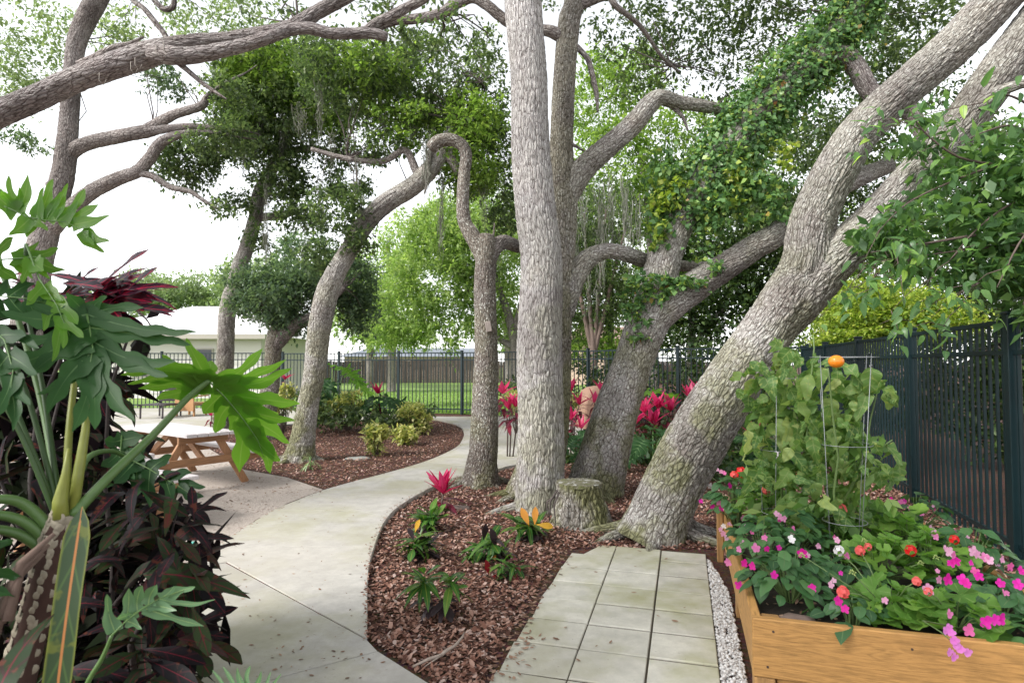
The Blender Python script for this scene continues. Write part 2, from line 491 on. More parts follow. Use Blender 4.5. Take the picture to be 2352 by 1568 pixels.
# stray leaves on the pavers and the path
edge = PUV(-.9, 3.0)
r_ = np.random.default_rng(8)
sx = []; sy = []
for _ in range(240):
    u = -.93 + abs(r_.normal(0, .10)); v = r_.uniform(1.9, 4.9)
    if v > 3.35: u = -.93 + abs(r_.normal(0, .035))
    q = PUV(u, v); sx.append(q.x); sy.append(q.y)
for _ in range(26):
    q = PUV(r_.uniform(-.85, .12), r_.uniform(2, 5)); sx.append(q.x); sy.append(q.y)
o = chips('stray_leaves', np.array(sx), np.array(sy), .026, .02, .045, .4, M_DRY, 9, .004, .15); tag(o, 'dead leaves spilled over the left edge of the pavers', 'leaf litter', kind='stuff')
sp = [(r_.uniform(520, 1000), r_.uniform(1120, 1560)) for _ in range(200)]
pp = pixpoly([(425, 1304), (845, 1467), (990, 1568), (600, 1568)] )
q = [G(a, b, ZP) for a, b in sp]
poly = pixpoly([(390, 1568), (430, 1310), (497, 1255), (628, 1173), (740, 1128), (880, 1090), (985, 1062), (1060, 1085), (930, 1150), (862, 1255), (843, 1464), (985, 1566)], ZP)
qx = np.array([a.x for a in q]); qy = np.array([a.y for a in q]); k = inpoly(qx, qy, poly)
o = chips('path_debris', qx[k], qy[k], ZP, .006, .03, .45, M_DRY, 10, .004, .2); tag(o, 'tiny dry leaf scraps lying on the concrete path', 'leaf litter', kind='stuff')

# bark chips spilled over the path edge
ex_ = []; ey_ = []
for cv, off in ((RE, -.0), (LE, .0)):
    d_ = catmull(cv, 12)
    for _ in range(420):
        p_ = d_[r_.integers(0, len(d_) - 30)]; side = -1 if cv is RE else 1
        g_ = G(p_[0] + side * abs(r_.normal(0, 7)), p_[1] + r_.normal(0, 1.5), ZP); ex_.append(g_.x); ey_.append(g_.y)
o = chips('spilled_chips', np.array(ex_), np.array(ey_), ZP, .008, .028, .45, M_CHIP, 15, .004, .25); tag(o, 'bark chips spilled along the edges of the concrete path', 'mulch', kind='stuff')

# ---- white pebbles between pavers and planter
r_ = np.random.default_rng(12)
n = 4200
u = r_.uniform(.158, .27, n); v = r_.uniform(1.7, 4.95, n)
wmax = .165 + .115 * np.clip((4.95 - v) / .8, 0, 1)
k = u < wmax + .01; u, v = u[k], v[k]; n = len(u)
cx = PU.x * u + PV.x * v; cy = PU.y * u + PV.y * v; rad = r_.uniform(.006, .013, n)
oct_ = np.array([[1, 0, 0], [.5, .8, .1], [-.6, .75, -.1], [-1, 0, 0], [-.5, -.8, .1], [.55, -.8, 0], [.1, .05, .8], [0, 0, -.6]])
ang = r_.uniform(0, 6.28, n); ca, sa = np.cos(ang), np.sin(ang)
V = oct_[None] * rad[:, None, None] * r_.uniform(.75, 1.3, (n, 1, 3))
Vr = V.copy(); Vr[:, :, 0] = V[:, :, 0] * ca[:, None] - V[:, :, 1] * sa[:, None]; Vr[:, :, 1] = V[:, :, 0] * sa[:, None] + V[:, :, 1] * ca[:, None]
Vr += np.stack([cx, cy, r_.uniform(.004, .018, n)], 1)[:, None]
Fp = np.array([[i, (i + 1) % 6, 6] for i in range(6)] + [[(i + 1) % 6, i, 7] for i in range(6)])
F = (np.arange(n)[:, None, None] * 8 + Fp[None]).reshape(-1, 3)
M_PEB = leafmat('pebble_white', [(0, (.36, .34, .33)), (.4, (.56, .545, .53)), (1, (.7, .69, .68))], .0, .6)
tag(link('white_pebbles', npmesh('white_pebbles', Vr.reshape(-1, 3), F), None, M_PEB), 'strip of small white pebbles between pavers and planter', 'pebbles', kind='stuff')

# ---- lawn blades close to the fence
r_ = np.random.default_rng(14)
n = 22000
X = r_.uniform(-9, 1.6, n); Y = 18.6 + 17 * r_.uniform(0, 1, n) ** 1.7
k = Y > np.interp(X, [p[0] for p in FENCE_L], [p[1] for p in FENCE_L]) + .15; X, Y = X[k], Y[k]; n = len(X)
a = r_.uniform(0, 6.28, n); h = r_.uniform(.03, .08, n); ln = r_.normal(0, .03, (n, 2)); wd = .012
B = np.stack([X, Y, np.full(n, .01)], 1); S = np.stack([np.cos(a), np.sin(a), np.zeros(n)], 1) * wd
T = B + np.stack([ln[:, 0], ln[:, 1], h], 1)
V = np.stack([B - S, B + S, T], 1).reshape(-1, 3)
M_BLADE = leafmat('grass_blade', [(0, (.08, .17, .02)), (.5, (.16, .29, .045)), (1, (.3, .4, .1))], .3)
tag(link('grass_blades', npmesh('grass_blades', V, np.arange(n * 3).reshape(-1, 3)), lawn, M_BLADE), kind='stuff')

# ================================================================== METAL FENCE
M_FENCE = simple('fence_paint', (.004, .016, .019), .4, var=.2, scale=12, spec=.35)
M_SCREW = simple('screw_zinc', (.4, .42, .42), .35, .7, var=.1)
def metal_fence(name, label, line, H, posts, pitch, pick=.018, postw=.065, gap=.21, screws=False, htop=None):
    f = thing(name, label, 'fence', (line[0][0], line[0][1], 0))
    pm = MB().box(-pick / 2, pick / 2, -pick / 2, pick / 2, .05, H - .015).mesh('picket'); pm.materials.append(M_FENCE)
    po = MB().box(-postw / 2, postw / 2, -postw / 2, postw / 2, 0, H + .02, bev=.004).box(-postw / 2 - .008, postw / 2 + .008, -postw / 2 - .008, postw / 2 + .008, H + .02, H + .045, bev=.006).mesh('post'); po.materials.append(M_FENCE)
    sm = MB().box(-.006, .006, -.006, .006, -.006, .006, bev=.003).mesh('screw'); sm.materials.append(M_SCREW)
    for i in range(len(line) - 1):
        a = Vector((*line[i], 0)); b = Vector((*line[i + 1], 0)); d = b - a; L = d.length; d.normalize(); rz = math.atan2(d.y, d.x)
        nrm = Vector((d.y, -d.x, 0))
        if nrm.y > 0: nrm = -nrm
        for zr, hh in ((H - .03, .034), (H - .03 - gap, .034), (.16, .034)):
            for sd_ in (0,):
                MB().bar(a + Vector((0, 0, zr)), b + Vector((0, 0, zr)), .03, hh).build('rail', M_FENCE, f)
        n = int(L / pitch); np_ = max(1, round(L / posts))
        for j in range(n):
            p = a + d * (pitch * (j + .5))
            if min(abs((pitch * (j + .5)) - L * q / np_) for q in range(np_ + 1)) < postw * .7: continue
            link('picket', pm, f, None, Matrix.Translation(p) @ Matrix.Rotation(rz, 4, 'Z'))
            if screws:
                for zr in (H - .03, H - .03 - gap):
                    link('screw', sm, f, None, Matrix.Translation(p + nrm * .018 + Vector((0, 0, zr))) @ Matrix.Rotation(rz, 4, 'Z'))
        for q in range(np_ + (1 if i == len(line) - 2 else 0)):
            link('post', po, f, None, Matrix.Translation(a + d * (L * q / np_)) @ Matrix.Rotation(rz, 4, 'Z'))
    return f
metal_fence('metal_fence', 'dark green metal picket fence closing the garden in front of the lawn', FENCE_L[1:], 1.9, 2.1, .125, .02, .07)
metal_fence('metal_fence', 'dark metal picket fence section in front of the pale house', [FENCE_L[0], (-7.75, 20.22)], 1.92, 2.1, .14, .02, .07)
fr0 = np.array([3.81, 4.75]); fd = np.array([.285, 1.0])
RF = [(fr0 + fd * k) for k in (-2.2, 8.0)]
metal_fence('metal_fence', 'dark teal metal picket fence running away behind the raised planter', [tuple(RF[0]), tuple(RF[1])], 1.86, 1.95, .11, .02, .085, .235, screws=True)
# ================================================================== TREES
def bark_material(name, light=(.40, .37, .36), mid=(.19, .165, .155), dark=(.05, .04, .036), moss=.5, lichen=.5, red=.4, plate=(22, 3.2), block=(40, 13)):
    m, t, b, o = newmat(name)
    v = posvec(t)
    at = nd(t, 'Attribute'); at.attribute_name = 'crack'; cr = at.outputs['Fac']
    hm = nd(t, 'Attribute'); hm.attribute_name = 'high'
    fine = noise(t, 90, 5, .7, v); big = noise(t, 3.0, 4, .6, v); mo = noise(t, 2.2, 4, .6, v); li = noise(t, 42, 3, .6, v)
    uvn = nd(t, 'UVMap').outputs[0]
    def aniso(su, sv, detail, dist):
        mp = nd(t, 'Mapping'); mp.inputs['Scale'].default_value = (su, sv, 1); lk(t, uvn, mp.inputs['Vector'])
        return noise(t, 1.0, detail, .55, mp.outputs[0], dist)
    def ridge(n_, w_):
        return ramp(t, mathn(t, 'ABSOLUTE', mathn(t, 'SUBTRACT', n_, .5)), [(0, 0), (w_ * .4, .35), (w_, 1)])
    ra = ridge(aniso(plate[0], plate[1], 2.2, .3), .045)
    wob = nd(t, 'TexNoise'); wob.inputs['Scale'].default_value = 14; lk(t, uvn, wob.inputs['Vector'])
    uvw = nd(t, 'VectorMath', operation='MULTIPLY_ADD'); lk(t, wob.outputs['Color'], uvw.inputs[0]); uvw.inputs[1].default_value = (.03, .06, 0); lk(t, uvn, uvw.inputs[2])
    mp2 = nd(t, 'Mapping'); mp2.inputs['Scale'].default_value = (block[0], block[1], 1); lk(t, uvw.outputs[0], mp2.inputs['Vector'])
    vo = nd(t, 'TexVoronoi', feature='DISTANCE_TO_EDGE', voronoi_dimensions='2D'); vo.inputs['Scale'].default_value = 1.0; lk(t, mp2.outputs[0], vo.inputs['Vector'])
    vb = ramp(t, vo.outputs['Distance'], [(0, .15), (.04, .5), (.22, 1)])
    plates = mathn(t, 'MULTIPLY', mathn(t, 'ADD', mathn(t, 'MULTIPLY', ra, .6), .4), vb)
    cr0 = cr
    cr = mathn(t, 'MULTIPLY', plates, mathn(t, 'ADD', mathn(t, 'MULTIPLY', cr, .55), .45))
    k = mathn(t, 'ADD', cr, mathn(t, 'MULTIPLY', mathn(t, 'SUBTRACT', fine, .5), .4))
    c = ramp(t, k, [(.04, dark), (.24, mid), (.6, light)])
    c = mixc(t, ramp(t, big, [(.5, 0), (.75, red)]), c, mixc(t, k, (.07, .04, .035), (.3, .215, .19)))
    l = mathn(t, 'MULTIPLY', ramp(t, li, [(.56, 0), (.6, 1)]), ramp(t, cr, [(.25, 0), (.55, lichen)]))
    c = mixc(t, l, c, (.64, .64, .6))
    tone = noise(t, 1.1, 3, .6, v); c = mixc(t, 1.0, c, ramp(t, tone, [(.32, (.5, .48, .46)), (.5, (.95, .95, .95)), (.68, (1.2, 1.19, 1.19))]), 'MULTIPLY')
    hz = ramp(t, hm.outputs['Fac'], [(0, 1), (.35, .75), (1, .25)])
    g = mathn(t, 'MULTIPLY', ramp(t, mo, [(.42, 0), (.56, moss)]), hz)
    c = mixc(t, g, c, mixc(t, k, (.045, .045, .018), (.2, .2, .085)))
    lk(t, c, b.inputs['Base Color']); b.inputs['Roughness'].default_value = .95; b.inputs['Specular IOR Level'].default_value = .15
    bump(t, b, mathn(t, 'ADD', fine, mathn(t, 'MULTIPLY', cr, 1.6)), .8, .014)
    return m
M_BARK_PALE = bark_material('bark_pale', (.5, .475, .47), (.29, .265, .26), (.065, .05, .045), .65, .5, .3, (26, 2.6), (38, 7.5))
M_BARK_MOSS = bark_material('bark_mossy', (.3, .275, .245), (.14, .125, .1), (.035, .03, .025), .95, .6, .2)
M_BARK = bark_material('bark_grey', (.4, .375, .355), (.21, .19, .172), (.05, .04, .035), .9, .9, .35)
M_LIMB = bark_material('bark_limb', (.33, .295, .29), (.17, .145, .14), (.045, .035, .033), .3, .35, .3, (26, 3.4), (46, 10))
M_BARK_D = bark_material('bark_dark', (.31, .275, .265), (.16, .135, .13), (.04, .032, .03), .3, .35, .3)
M_BARK_SPOT = bark_material('bark_spotted', (.29, .255, .23), (.16, .135, .12), (.05, .038, .033), .6, 1.0, .35)

def resample(ctrl, step):
    d = np.array(catmull(ctrl, 10))
    L = np.concatenate([[0], np.cumsum(np.linalg.norm(np.diff(d[:, :3], axis=0), axis=1))])
    n = max(6, int(L[-1] / step))
    s = np.linspace(0, L[-1], n)
    return np.stack([np.interp(s, L, d[:, k]) for k in range(4)], 1), s
def limb(name, ctrl, mat, parent, step=.03, around=.02, relief=.012, flare=0.0, seed=1, cell=.06, lump=.06, cap0=False, cap1=True):
    """ctrl: [(x,y,z,radius)] smooth bark-covered tube with real fissures"""
    C, s = resample(ctrl, step); n = len(C)
    T = np.gradient(C[:, :3], axis=0); T /= np.linalg.norm(T, axis=1)[:, None]
    a = np.array([.05, 1.0, .05]) - T[0] * (np.array([.05, 1.0, .05]) @ T[0]); a /= np.linalg.norm(a)
    A = np.empty((n, 3))
    for i in range(n):
        a = a - T[i] * (a @ T[i]); a /= np.linalg.norm(a); A[i] = a
    B = np.cross(T, A)
    rm = C[:, 3].mean(); m = int(np.clip(2 * math.pi * rm / around, 8, 240))
    th = np.linspace(0, 2 * math.pi, m, endpoint=False)
    nu = max(4, round(2 * math.pi * rm / cell))
    U, S_ = np.meshgrid(th / (2 * math.pi), s)
    sv = S_ / (cell * 4.5)
    wv = perlin(U * max(2, nu // 2), sv * .8, max(2, nu // 2), seed + 5) * .9
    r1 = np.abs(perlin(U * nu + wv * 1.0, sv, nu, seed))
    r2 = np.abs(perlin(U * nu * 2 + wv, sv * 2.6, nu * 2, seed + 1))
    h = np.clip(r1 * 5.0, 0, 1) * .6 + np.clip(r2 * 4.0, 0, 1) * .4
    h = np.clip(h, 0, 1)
    R = C[:, 3][:, None] * (1 + lump * perlin(U * 3, S_ / (rm * 5 + .1), 3, seed + 2) * 1.6)
    if flare:
        z0 = C[:, 2][:, None] - C[0, 2]
        lob = .55 + .45 * np.cos(5 * 2 * np.pi * U + seed) * np.cos(2 * 2 * np.pi * U + seed * 2)
        R = R * (1 + flare * np.exp(-np.maximum(z0, 0) / .16) * lob)
    R = R + relief * (h - .7)
    V = C[:, None, :3] + (A[:, None] * np.cos(th)[None, :, None] + B[:, None] * np.sin(th)[None, :, None]) * R[:, :, None]
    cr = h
    if cap1:
        ce = C[-1, :3]
        extra = [ce + (V[-1] - ce) * k + T[-1] * C[-1, 3] * q for k, q in ((.7, .14), (.35, .2), (.02, .21))]
        V = np.concatenate([V, np.array(extra)]); cr = np.concatenate([h, h[-1:] * .8, h[-1:] * .4, h[-1:] * .2]); n += 3
    V = V.reshape(-1, 3); cr = cr.ravel()
    i, j = np.meshgrid(np.arange(n - 1), np.arange(m), indexing='ij')
    F = np.stack([i * m + j, i * m + (j + 1) % m, (i + 1) * m + (j + 1) % m, (i + 1) * m + j], -1).reshape(-1, 4)
    hi = np.clip(V[:, 2] / 3.2, 0, 1)
    UVc = np.stack([np.tile(th * rm, n), np.repeat(np.concatenate([s, np.full(n - len(s), s[-1])]), m)], 1)
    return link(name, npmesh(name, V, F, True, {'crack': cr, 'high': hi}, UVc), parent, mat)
def C4(lst, depth=None):
    """[(px,py,width_px[,Y])] -> world control points"""
    out = []; Y = depth
    for p in lst:
        if len(p) > 3: Y = p[3]
        q = P(p[0], p[1], Y); out.append((q.x, q.y, q.z, px2m(p[2], Y) / 2))
    return out

# ---- foliage clouds
def leaf_quads(c, d, nrm, L, W, fold=.18):
    """c base, d direction, nrm normal, all (n,3)"""
    s = np.cross(d, nrm); s /= np.linalg.norm(s, axis=1)[:, None] + 1e-9
    L = L[:, None]; W = W[:, None]
    V = np.stack([c, c + d * L * .45 - s * W * .5 + nrm * W * fold, c + d * L, c + d * L * .45 + s * W * .5 + nrm * W * fold], 1)
    return V
def rand_dir(r, n):
    v = r.normal(0, 1, (n, 3)); return v / np.linalg.norm(v, axis=1)[:, None]
def cloud(blobs, clusters, per, leaf, aspect=.5, spread=.22, seed=1, up=.7, droop=.2, hang=0.0, shell=.5, gaps=.0):
    """blobs [(px,py,Y,rx_px,ry_px,rdepth_m,weight)]"""
    r = np.random.default_rng(seed)
    w_ = np.array([b[6] if len(b) > 6 else b[3] * b[4] for b in blobs], float); w_ /= w_.sum()
    cen = []
    for b, k in zip(blobs, (w_ * clusters).astype(int) + 1):
        c = np.array(P(b[0], b[1], b[2])); R = np.array([px2m(b[3], b[2]), b[5], px2m(b[4], b[2])])
        q = rand_dir(r, k) * (r.uniform(0, 1, k) ** (1 / (3 + shell * 3)))[:, None]
        q *= 1 + .25 * perlin(q[:, 0] * 2.3 + q[:, 1], q[:, 2] * 2.3 + seed, 0, seed)[:, None]
        cen.append(c + q * R)
    cen = np.concatenate(cen)
    if gaps:
        g = perlin(cen[:, 0] * 1.6 + cen[:, 1] * .4, cen[:, 2] * 1.6, 0, seed + 9)
        cen = cen[g > -.32 + gaps]
    n = len(cen) * per
    ci = np.repeat(np.arange(len(cen)), per)
    td = rand_dir(r, len(cen)); td[:, 2] = td[:, 2] * .5 - .15; td /= np.linalg.norm(td, axis=1)[:, None]
    csz = r.uniform(.65, 1.35, len(cen))
    off = td[ci] * (r.uniform(-1, 1, n) * spread * 1.25 * csz[ci])[:, None] + rand_dir(r, n) * (r.uniform(0, 1, n) * spread * .5)[:, None]
    off[:, 2] *= .85
    if hang: off[:, 2] -= np.abs(r.normal(0, hang, n)); off[:, :2] *= .6
    c = cen[ci] + off
    d = td[ci] * .7 + rand_dir(r, n) * .9; d[:, 2] -= droop + hang * 2
    d /= np.linalg.norm(d, axis=1)[:, None]
    nr = rand_dir(r, n) * (1 - up) + np.array([0, 0, up]); nr -= d * (nr * d).sum(1)[:, None]; nr /= np.linalg.norm(nr, axis=1)[:, None] + 1e-9
    L = r.uniform(.55, 1.45, n) * leaf * (.75 + .25 * csz[ci]); W = L * aspect * r.uniform(.8, 1.2, n)
    V = leaf_quads(c, d, nr, L, W)
    return V.reshape(-1, 3), cen
def crown(name, parent, mat, *a, **k):
    V, cen = cloud(*a, **k)
    o = link(name, npmesh(name, V, np.arange(len(V)).reshape(-1, 4)), parent, mat); o['kind'] = 'stuff'
    return cen
def twigs(parent, mat, cen, roots, n, seed=1, r0=.012, name='twigs'):
    r = np.random.default_rng(seed); mb = MB()
    roots = np.array(roots)
    for i in r.choice(len(cen), min(n, len(cen)), replace=False):
        c = cen[i]; k = np.argmin(((roots - c) ** 2).sum(1)); q = roots[k]
        if np.linalg.norm(q - c) > 1.5: continue
        mid = (q * .5 + c * .5) + r.normal(0, .12, 3) + np.array([0, 0, .08])
        mb.tube([q, q * .7 + mid * .3 + r.normal(0, .04, 3), mid, mid * .4 + c * .6, c], [r0, r0 * .8, r0 * .6, r0 * .4, r0 * .2], 4, False)
    o = mb.build(name, mat, parent, True); o['kind'] = 'stuff'
    return o
def moss_strands(parent, mat, spots, seed=1, name='spanish_moss'):
    """spots [(px,py,Y,length_px,width_px,count)] hanging grey moss"""
    r = np.random.default_rng(seed); Vs = []
    for (px, py, Y, lp, wp, cnt) in spots:
        top = np.array(P(px, py, Y)); Lm = px2m(lp, Y); Wm = px2m(wp, Y)
        for k in range(int(cnt * 1.8)):
            b = top + np.array([r.normal(0, Wm * .55), r.normal(0, Wm * .6), r.uniform(-.6, .3) * Lm])
            L = Lm * r.uniform(.2, 1.0) ** 1.3 * (1 - .5 * min(1, abs(b[0] - top[0]) / (Wm + 1e-6)))
            seg = 6; a = r.uniform(0, np.pi); w0 = r.uniform(.002, .008) * (Y / 9)
            side = np.array([np.cos(a), np.sin(a), 0]); p = b.copy(); sw = r.normal(0, .02, 2)
            pts = []
            for i in range(seg + 1):
                f = i / seg
                q = b + np.array([sw[0] * f + r.normal(0, .022), sw[1] * f + r.normal(0, .02), -L * f]); q[:2] += (top[:2] - b[:2]) * .5 * f
                wv = w0 * (1 - f * .85) * r.uniform(.6, 1.3)
                pts.append((q - side * wv, q + side * wv))
            for i in range(seg):
                Vs += [pts[i][0], pts[i][1], pts[i + 1][1], pts[i + 1][0]]
    V = np.array(Vs)
    o = link(name, npmesh(name, V, np.arange(len(V)).reshape(-1, 4)), parent, mat); o['kind'] = 'stuff'
    return o
M_MOSS = leafmat('spanish_moss', [(0, (.12, .125, .1)), (.5, (.2, .205, .17)), (1, (.28, .28, .24))], .3, .9, spec=.1, tcol=(1.1, 1.1, 1.0))
M_OAK = leafmat('oak_leaf', [(0, (.036, .06, .028)), (.4, (.07, .108, .044)), (.8, (.115, .165, .062)), (1, (.2, .26, .095))], .45, .4, tr_b=.75)
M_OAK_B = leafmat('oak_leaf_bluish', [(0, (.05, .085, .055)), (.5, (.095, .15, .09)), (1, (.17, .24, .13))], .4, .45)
M_LIGHT = leafmat('leaf_light_green', [(0, (.08, .14, .03)), (.5, (.15, .25, .05)), (1, (.28, .38, .1))], .48, .45)
M_FEATHER = leafmat('leaf_feathery', [(0, (.11, .18, .05)), (.5, (.21, .32, .085)), (1, (.36, .45, .17))], .48, .5)
M_YEL = leafmat('leaf_yellow_green', [(0, (.1, .17, .03)), (.5, (.24, .33, .055)), (.85, (.4, .46, .09)), (1, (.55, .56, .2))], .48, .4)
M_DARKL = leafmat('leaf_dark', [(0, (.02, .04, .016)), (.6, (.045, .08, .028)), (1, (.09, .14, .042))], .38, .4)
M_FAR = leafmat('leaf_far_haze', [(0, (.12, .18, .09)), (.5, (.2, .27, .14)), (1, (.3, .37, .21))], .4, .6)  # paler greens carry distance haze in the leaf colour
M_TWIG = simple('twig_bark', (.075, .06, .055), .9, var=.3)
M_IVY = leafmat('ivy_leaf', [(0, (.055, .12, .045)), (.45, (.105, .21, .075)), (.8, (.17, .3, .1)), (.93, (.28, .39, .09)), (.985, (.36, .42, .1)), (1, (.3, .12, .05))], .35, .4)
# ---- live oaks, from the middle of the garden outwards
def tree(name, label, base): return thing(name, label, 'tree', base)
# T1: the tall pale trunk in the middle
T1p = [(1243, 1172, 116, 6.4), (1240, 1100, 106), (1241, 990, 104), (1239, 823, 103), (1243, 690, 99), (1243, 590, 96), (1233, 500, 94), (1219, 333, 90), (1214, 167, 86), (1202, 0, 86), (1192, -200, 82), (1188, -420, 74), (1200, -700, 60)]
t1 = tree('oak_tree', 'tall straight oak with thick pale furrowed trunk in the centre', tuple(G(1243, 1166)))
limb('trunk', C4(T1p), M_BARK_PALE, t1, .018, .008, .014, .2, 1, .045)
limb('limb', C4([(1195, -300, 55, 6.4), (1120, -420, 48, 6.2), (1000, -520, 40, 6.0), (860, -600, 30, 5.8)]), M_BARK_PALE, t1, .05, .03, .012, seed=2)
limb('limb', C4([(1195, -420, 55, 6.4), (1290, -560, 45, 6.7), (1400, -660, 36, 7.0)]), M_BARK_PALE, t1, .05, .03, .012, seed=3)
cen = crown('crown', t1, M_OAK, [(1180, -760, 6.6, 480, 200, 1.6)], 650, 16, .075, .5, .24, 21)
twigs(t1, M_TWIG, cen, [tuple(P(1200, -600, 6.4)), tuple(P(900, -580, 5.9)), tuple(P(1390, -640, 7))], 60, 1)
# T2: the trunk behind it with the arching limbs
t2 = tree('oak_tree', 'forked oak directly behind the tall pale trunk, limbs arching right', tuple(G(1235, 1138)))
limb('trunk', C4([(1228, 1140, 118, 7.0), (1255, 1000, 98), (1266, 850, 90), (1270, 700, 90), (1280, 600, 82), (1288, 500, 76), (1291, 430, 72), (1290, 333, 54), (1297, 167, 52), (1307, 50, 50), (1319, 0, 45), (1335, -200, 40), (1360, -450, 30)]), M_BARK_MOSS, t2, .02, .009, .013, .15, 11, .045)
limb('limb', C4([(1288, 480, 58, 7.0), (1318, 418, 60, 6.98), (1350, 378, 54, 6.95), (1400, 335, 50), (1452, 288, 47), (1492, 240, 42), (1518, 224, 36), (1560, 236, 32, 7.1), (1610, 243, 28, 7.2), (1660, 252, 24, 7.4), (1740, 262, 16, 7.8)]), M_BARK, t2, .02, .016, .014, seed=12, cell=.045)
limb('limb', C4([(1290, 720, 56, 7.0), (1310, 660, 54), (1330, 618, 50, 6.98), (1360, 588, 44), (1400, 577, 37), (1440, 584, 35, 7.1), (1480, 598, 34, 7.4), (1530, 607, 28, 7.9), (1620, 612, 22, 8.3), (1720, 600, 14, 8.8)]), M_BARK, t2, .02, .016, .014, seed=13, cell=.045)
limb('limb', C4([(1300, 90, 34, 7.0), (1262, 72, 26, 6.95), (1210, 66, 25), (1165, 50, 25), (1118, 12, 24), (1085, -4, 24), (1050, 8, 26), (1010, 32, 24), (950, 44, 22), (900, 50, 20), (850, 72, 15, 6.9), (800, 80, 9)]), M_BARK_D, t2, .03, .02, .008, seed=14)
limb('limb', C4([(1310, 95, 16, 7.0), (1335, 118, 13), (1352, 140, 13), (1362, 178, 13), (1370, 215, 11), (1373, 258, 5)]), M_BARK_D, t2, .03, .02, .006, seed=15)
limb('limb', C4([(1330, 10, 30, 7.0), (1395, -10, 22), (1415, 15, 14), (1470, 60, 11, 7.3), (1520, 130, 8, 7.6), (1560, 165, 5, 7.8)]), M_BARK_D, t2, .03, .02, .006, seed=16)
limb('limb', C4([(1530, 235, 14, 7.1), (1565, 265, 10), (1580, 300, 4)]), M_BARK_D, t2, .03, .02, .004, seed=17)
limb('limb', C4([(1290, 325, 16, 6.95), (1320, 335, 8), (1350, 352, 3)]), M_BARK_D, t2, .03, .02, .004, seed=18)
cen = crown('crown', t2, M_OAK, [(1450, 130, 8.6, 110, 90, .8), (1620, 190, 8.6, 90, 60, .7), (1390, -60, 8.0, 200, 70, 1.0), (900, 95, 7.4, 60, 35, .4), (1010, 100, 7.6, 55, 40, .4), (850, 20, 7.2, 60, 25, .3), (1550, 60, 9, 100, 60, .8), (1120, 110, 8.4, 60, 60, .5), (1680, 330, 8.9, 80, 60, .6)], 600, 14, .07, .5, .2, 22, gaps=.1)
twigs(t2, M_TWIG, cen, [tuple(P(1400, 0, 7)), tuple(P(1540, 150, 7.7)), tuple(P(1640, 248, 7.3)), tuple(P(900, 50, 7)), tuple(P(1010, 32, 7))], 70, 2)
# T3: leaning oak with the ivy
t3 = tree('oak_tree', 'leaning oak with ivy covered upper limb behind the stump', tuple(G(1368, 1133)))
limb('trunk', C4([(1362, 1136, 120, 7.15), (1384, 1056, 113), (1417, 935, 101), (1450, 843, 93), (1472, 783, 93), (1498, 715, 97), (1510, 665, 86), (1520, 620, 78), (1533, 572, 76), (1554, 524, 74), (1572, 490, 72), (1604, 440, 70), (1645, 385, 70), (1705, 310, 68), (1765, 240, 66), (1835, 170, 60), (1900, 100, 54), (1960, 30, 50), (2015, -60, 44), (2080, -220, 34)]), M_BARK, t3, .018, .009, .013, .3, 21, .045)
limb('limb', C4([(1482, 760, 70, 7.15), (1520, 712, 82, 7.1), (1552, 686, 78, 7.1), (1590, 662, 72), (1655, 620, 64), (1726, 572, 58), (1775, 545, 56), (1850, 490, 52, 7.3), (1930, 430, 44, 7.6), (2040, 380, 36, 8)]), M_BARK, t3, .018, .009, .012, seed=22, cell=.045)
limb('limb', C4([(1800, 205, 46, 7.15), (1845, 160, 46, 7.1), (1895, 132, 46), (1940, 128, 44), (1968, 158, 44), (1995, 205, 42), (2035, 240, 40), (2085, 250, 38), (2118, 312, 30), (2150, 380, 22)]), M_BARK_D, t3, .03, .02, .012, seed=23)
cen = crown('crown', t3, M_OAK, [(1880, -60, 7.8, 260, 120, 1.2), (1760, 60, 8.4, 90, 80, .8), (1640, 60, 8.6, 70, 60, .7), (1970, 280, 8.2, 70, 90, .7), (1860, 330, 8.6, 80, 60, .6), (2150, 60, 8, 90, 70, .7), (2020, 30, 8.2, 70, 50, .6)], 750, 14, .072, .5, .22, 23, gaps=.05)
twigs(t3, M_TWIG, cen, [tuple(P(1960, 30, 7.15)), tuple(P(1765, 240, 7.15)), tuple(P(2040, 240, 7.15))], 90, 3)
# ivy: leaves wrapped round the upper limb, hanging below it
r_ = np.random.default_rng(31)
Cc, ss = resample(C4([(1575, 500, 72, 7.15), (1604, 440, 70), (1645, 385, 70), (1705, 310, 68), (1765, 240, 66), (1835, 170, 60), (1900, 100, 54), (1960, 30, 50), (2015, -60, 44)]), .02)
n = 9500
idx = r_.integers(0, len(Cc), n); ang = r_.uniform(0, 2 * np.pi, n)
Tt = np.gradient(Cc[:, :3], axis=0); Tt /= np.linalg.norm(Tt, axis=1)[:, None]
Aa = np.cross(Tt, [0, 1, 0]); Aa /= np.linalg.norm(Aa, axis=1)[:, None]; Bb = np.cross(Tt, Aa)
rad = Cc[idx, 3] * r_.uniform(1.0, 1.5, n) + .03 * np.abs(r_.normal(0, 1, n))
out = Aa[idx] * np.cos(ang)[:, None] + Bb[idx] * np.sin(ang)[:, None]
c = Cc[idx, :3] + out * rad[:, None]
hangm = (out[:, 2] < .2) & (r_.uniform(0, 1, n) < .55)
c[hangm, 2] -= np.abs(r_.normal(0, .22, hangm.sum())) * (.4 + perlin(c[hangm, 0] * 3, c[hangm, 1] * 0) + .6)
c[hangm, 0] += r_.normal(0, .06, hangm.sum())
topm = (out[:, 2] > .3); c[topm] += (np.array([-.35, 0, .35]) * (np.abs(r_.normal(0, .18, topm.sum())))[:, None])
d = rand_dir(r_, n) * .7 + out * .2 + np.array([0, 0, -.6]); d /= np.linalg.norm(d, axis=1)[:, None]
nr = out + rand_dir(r_, n) * .6 + np.array([0, -.2, .5]); nr -= d * (nr * d).sum(1)[:, None]; nr /= np.linalg.norm(nr, axis=1)[:, None]
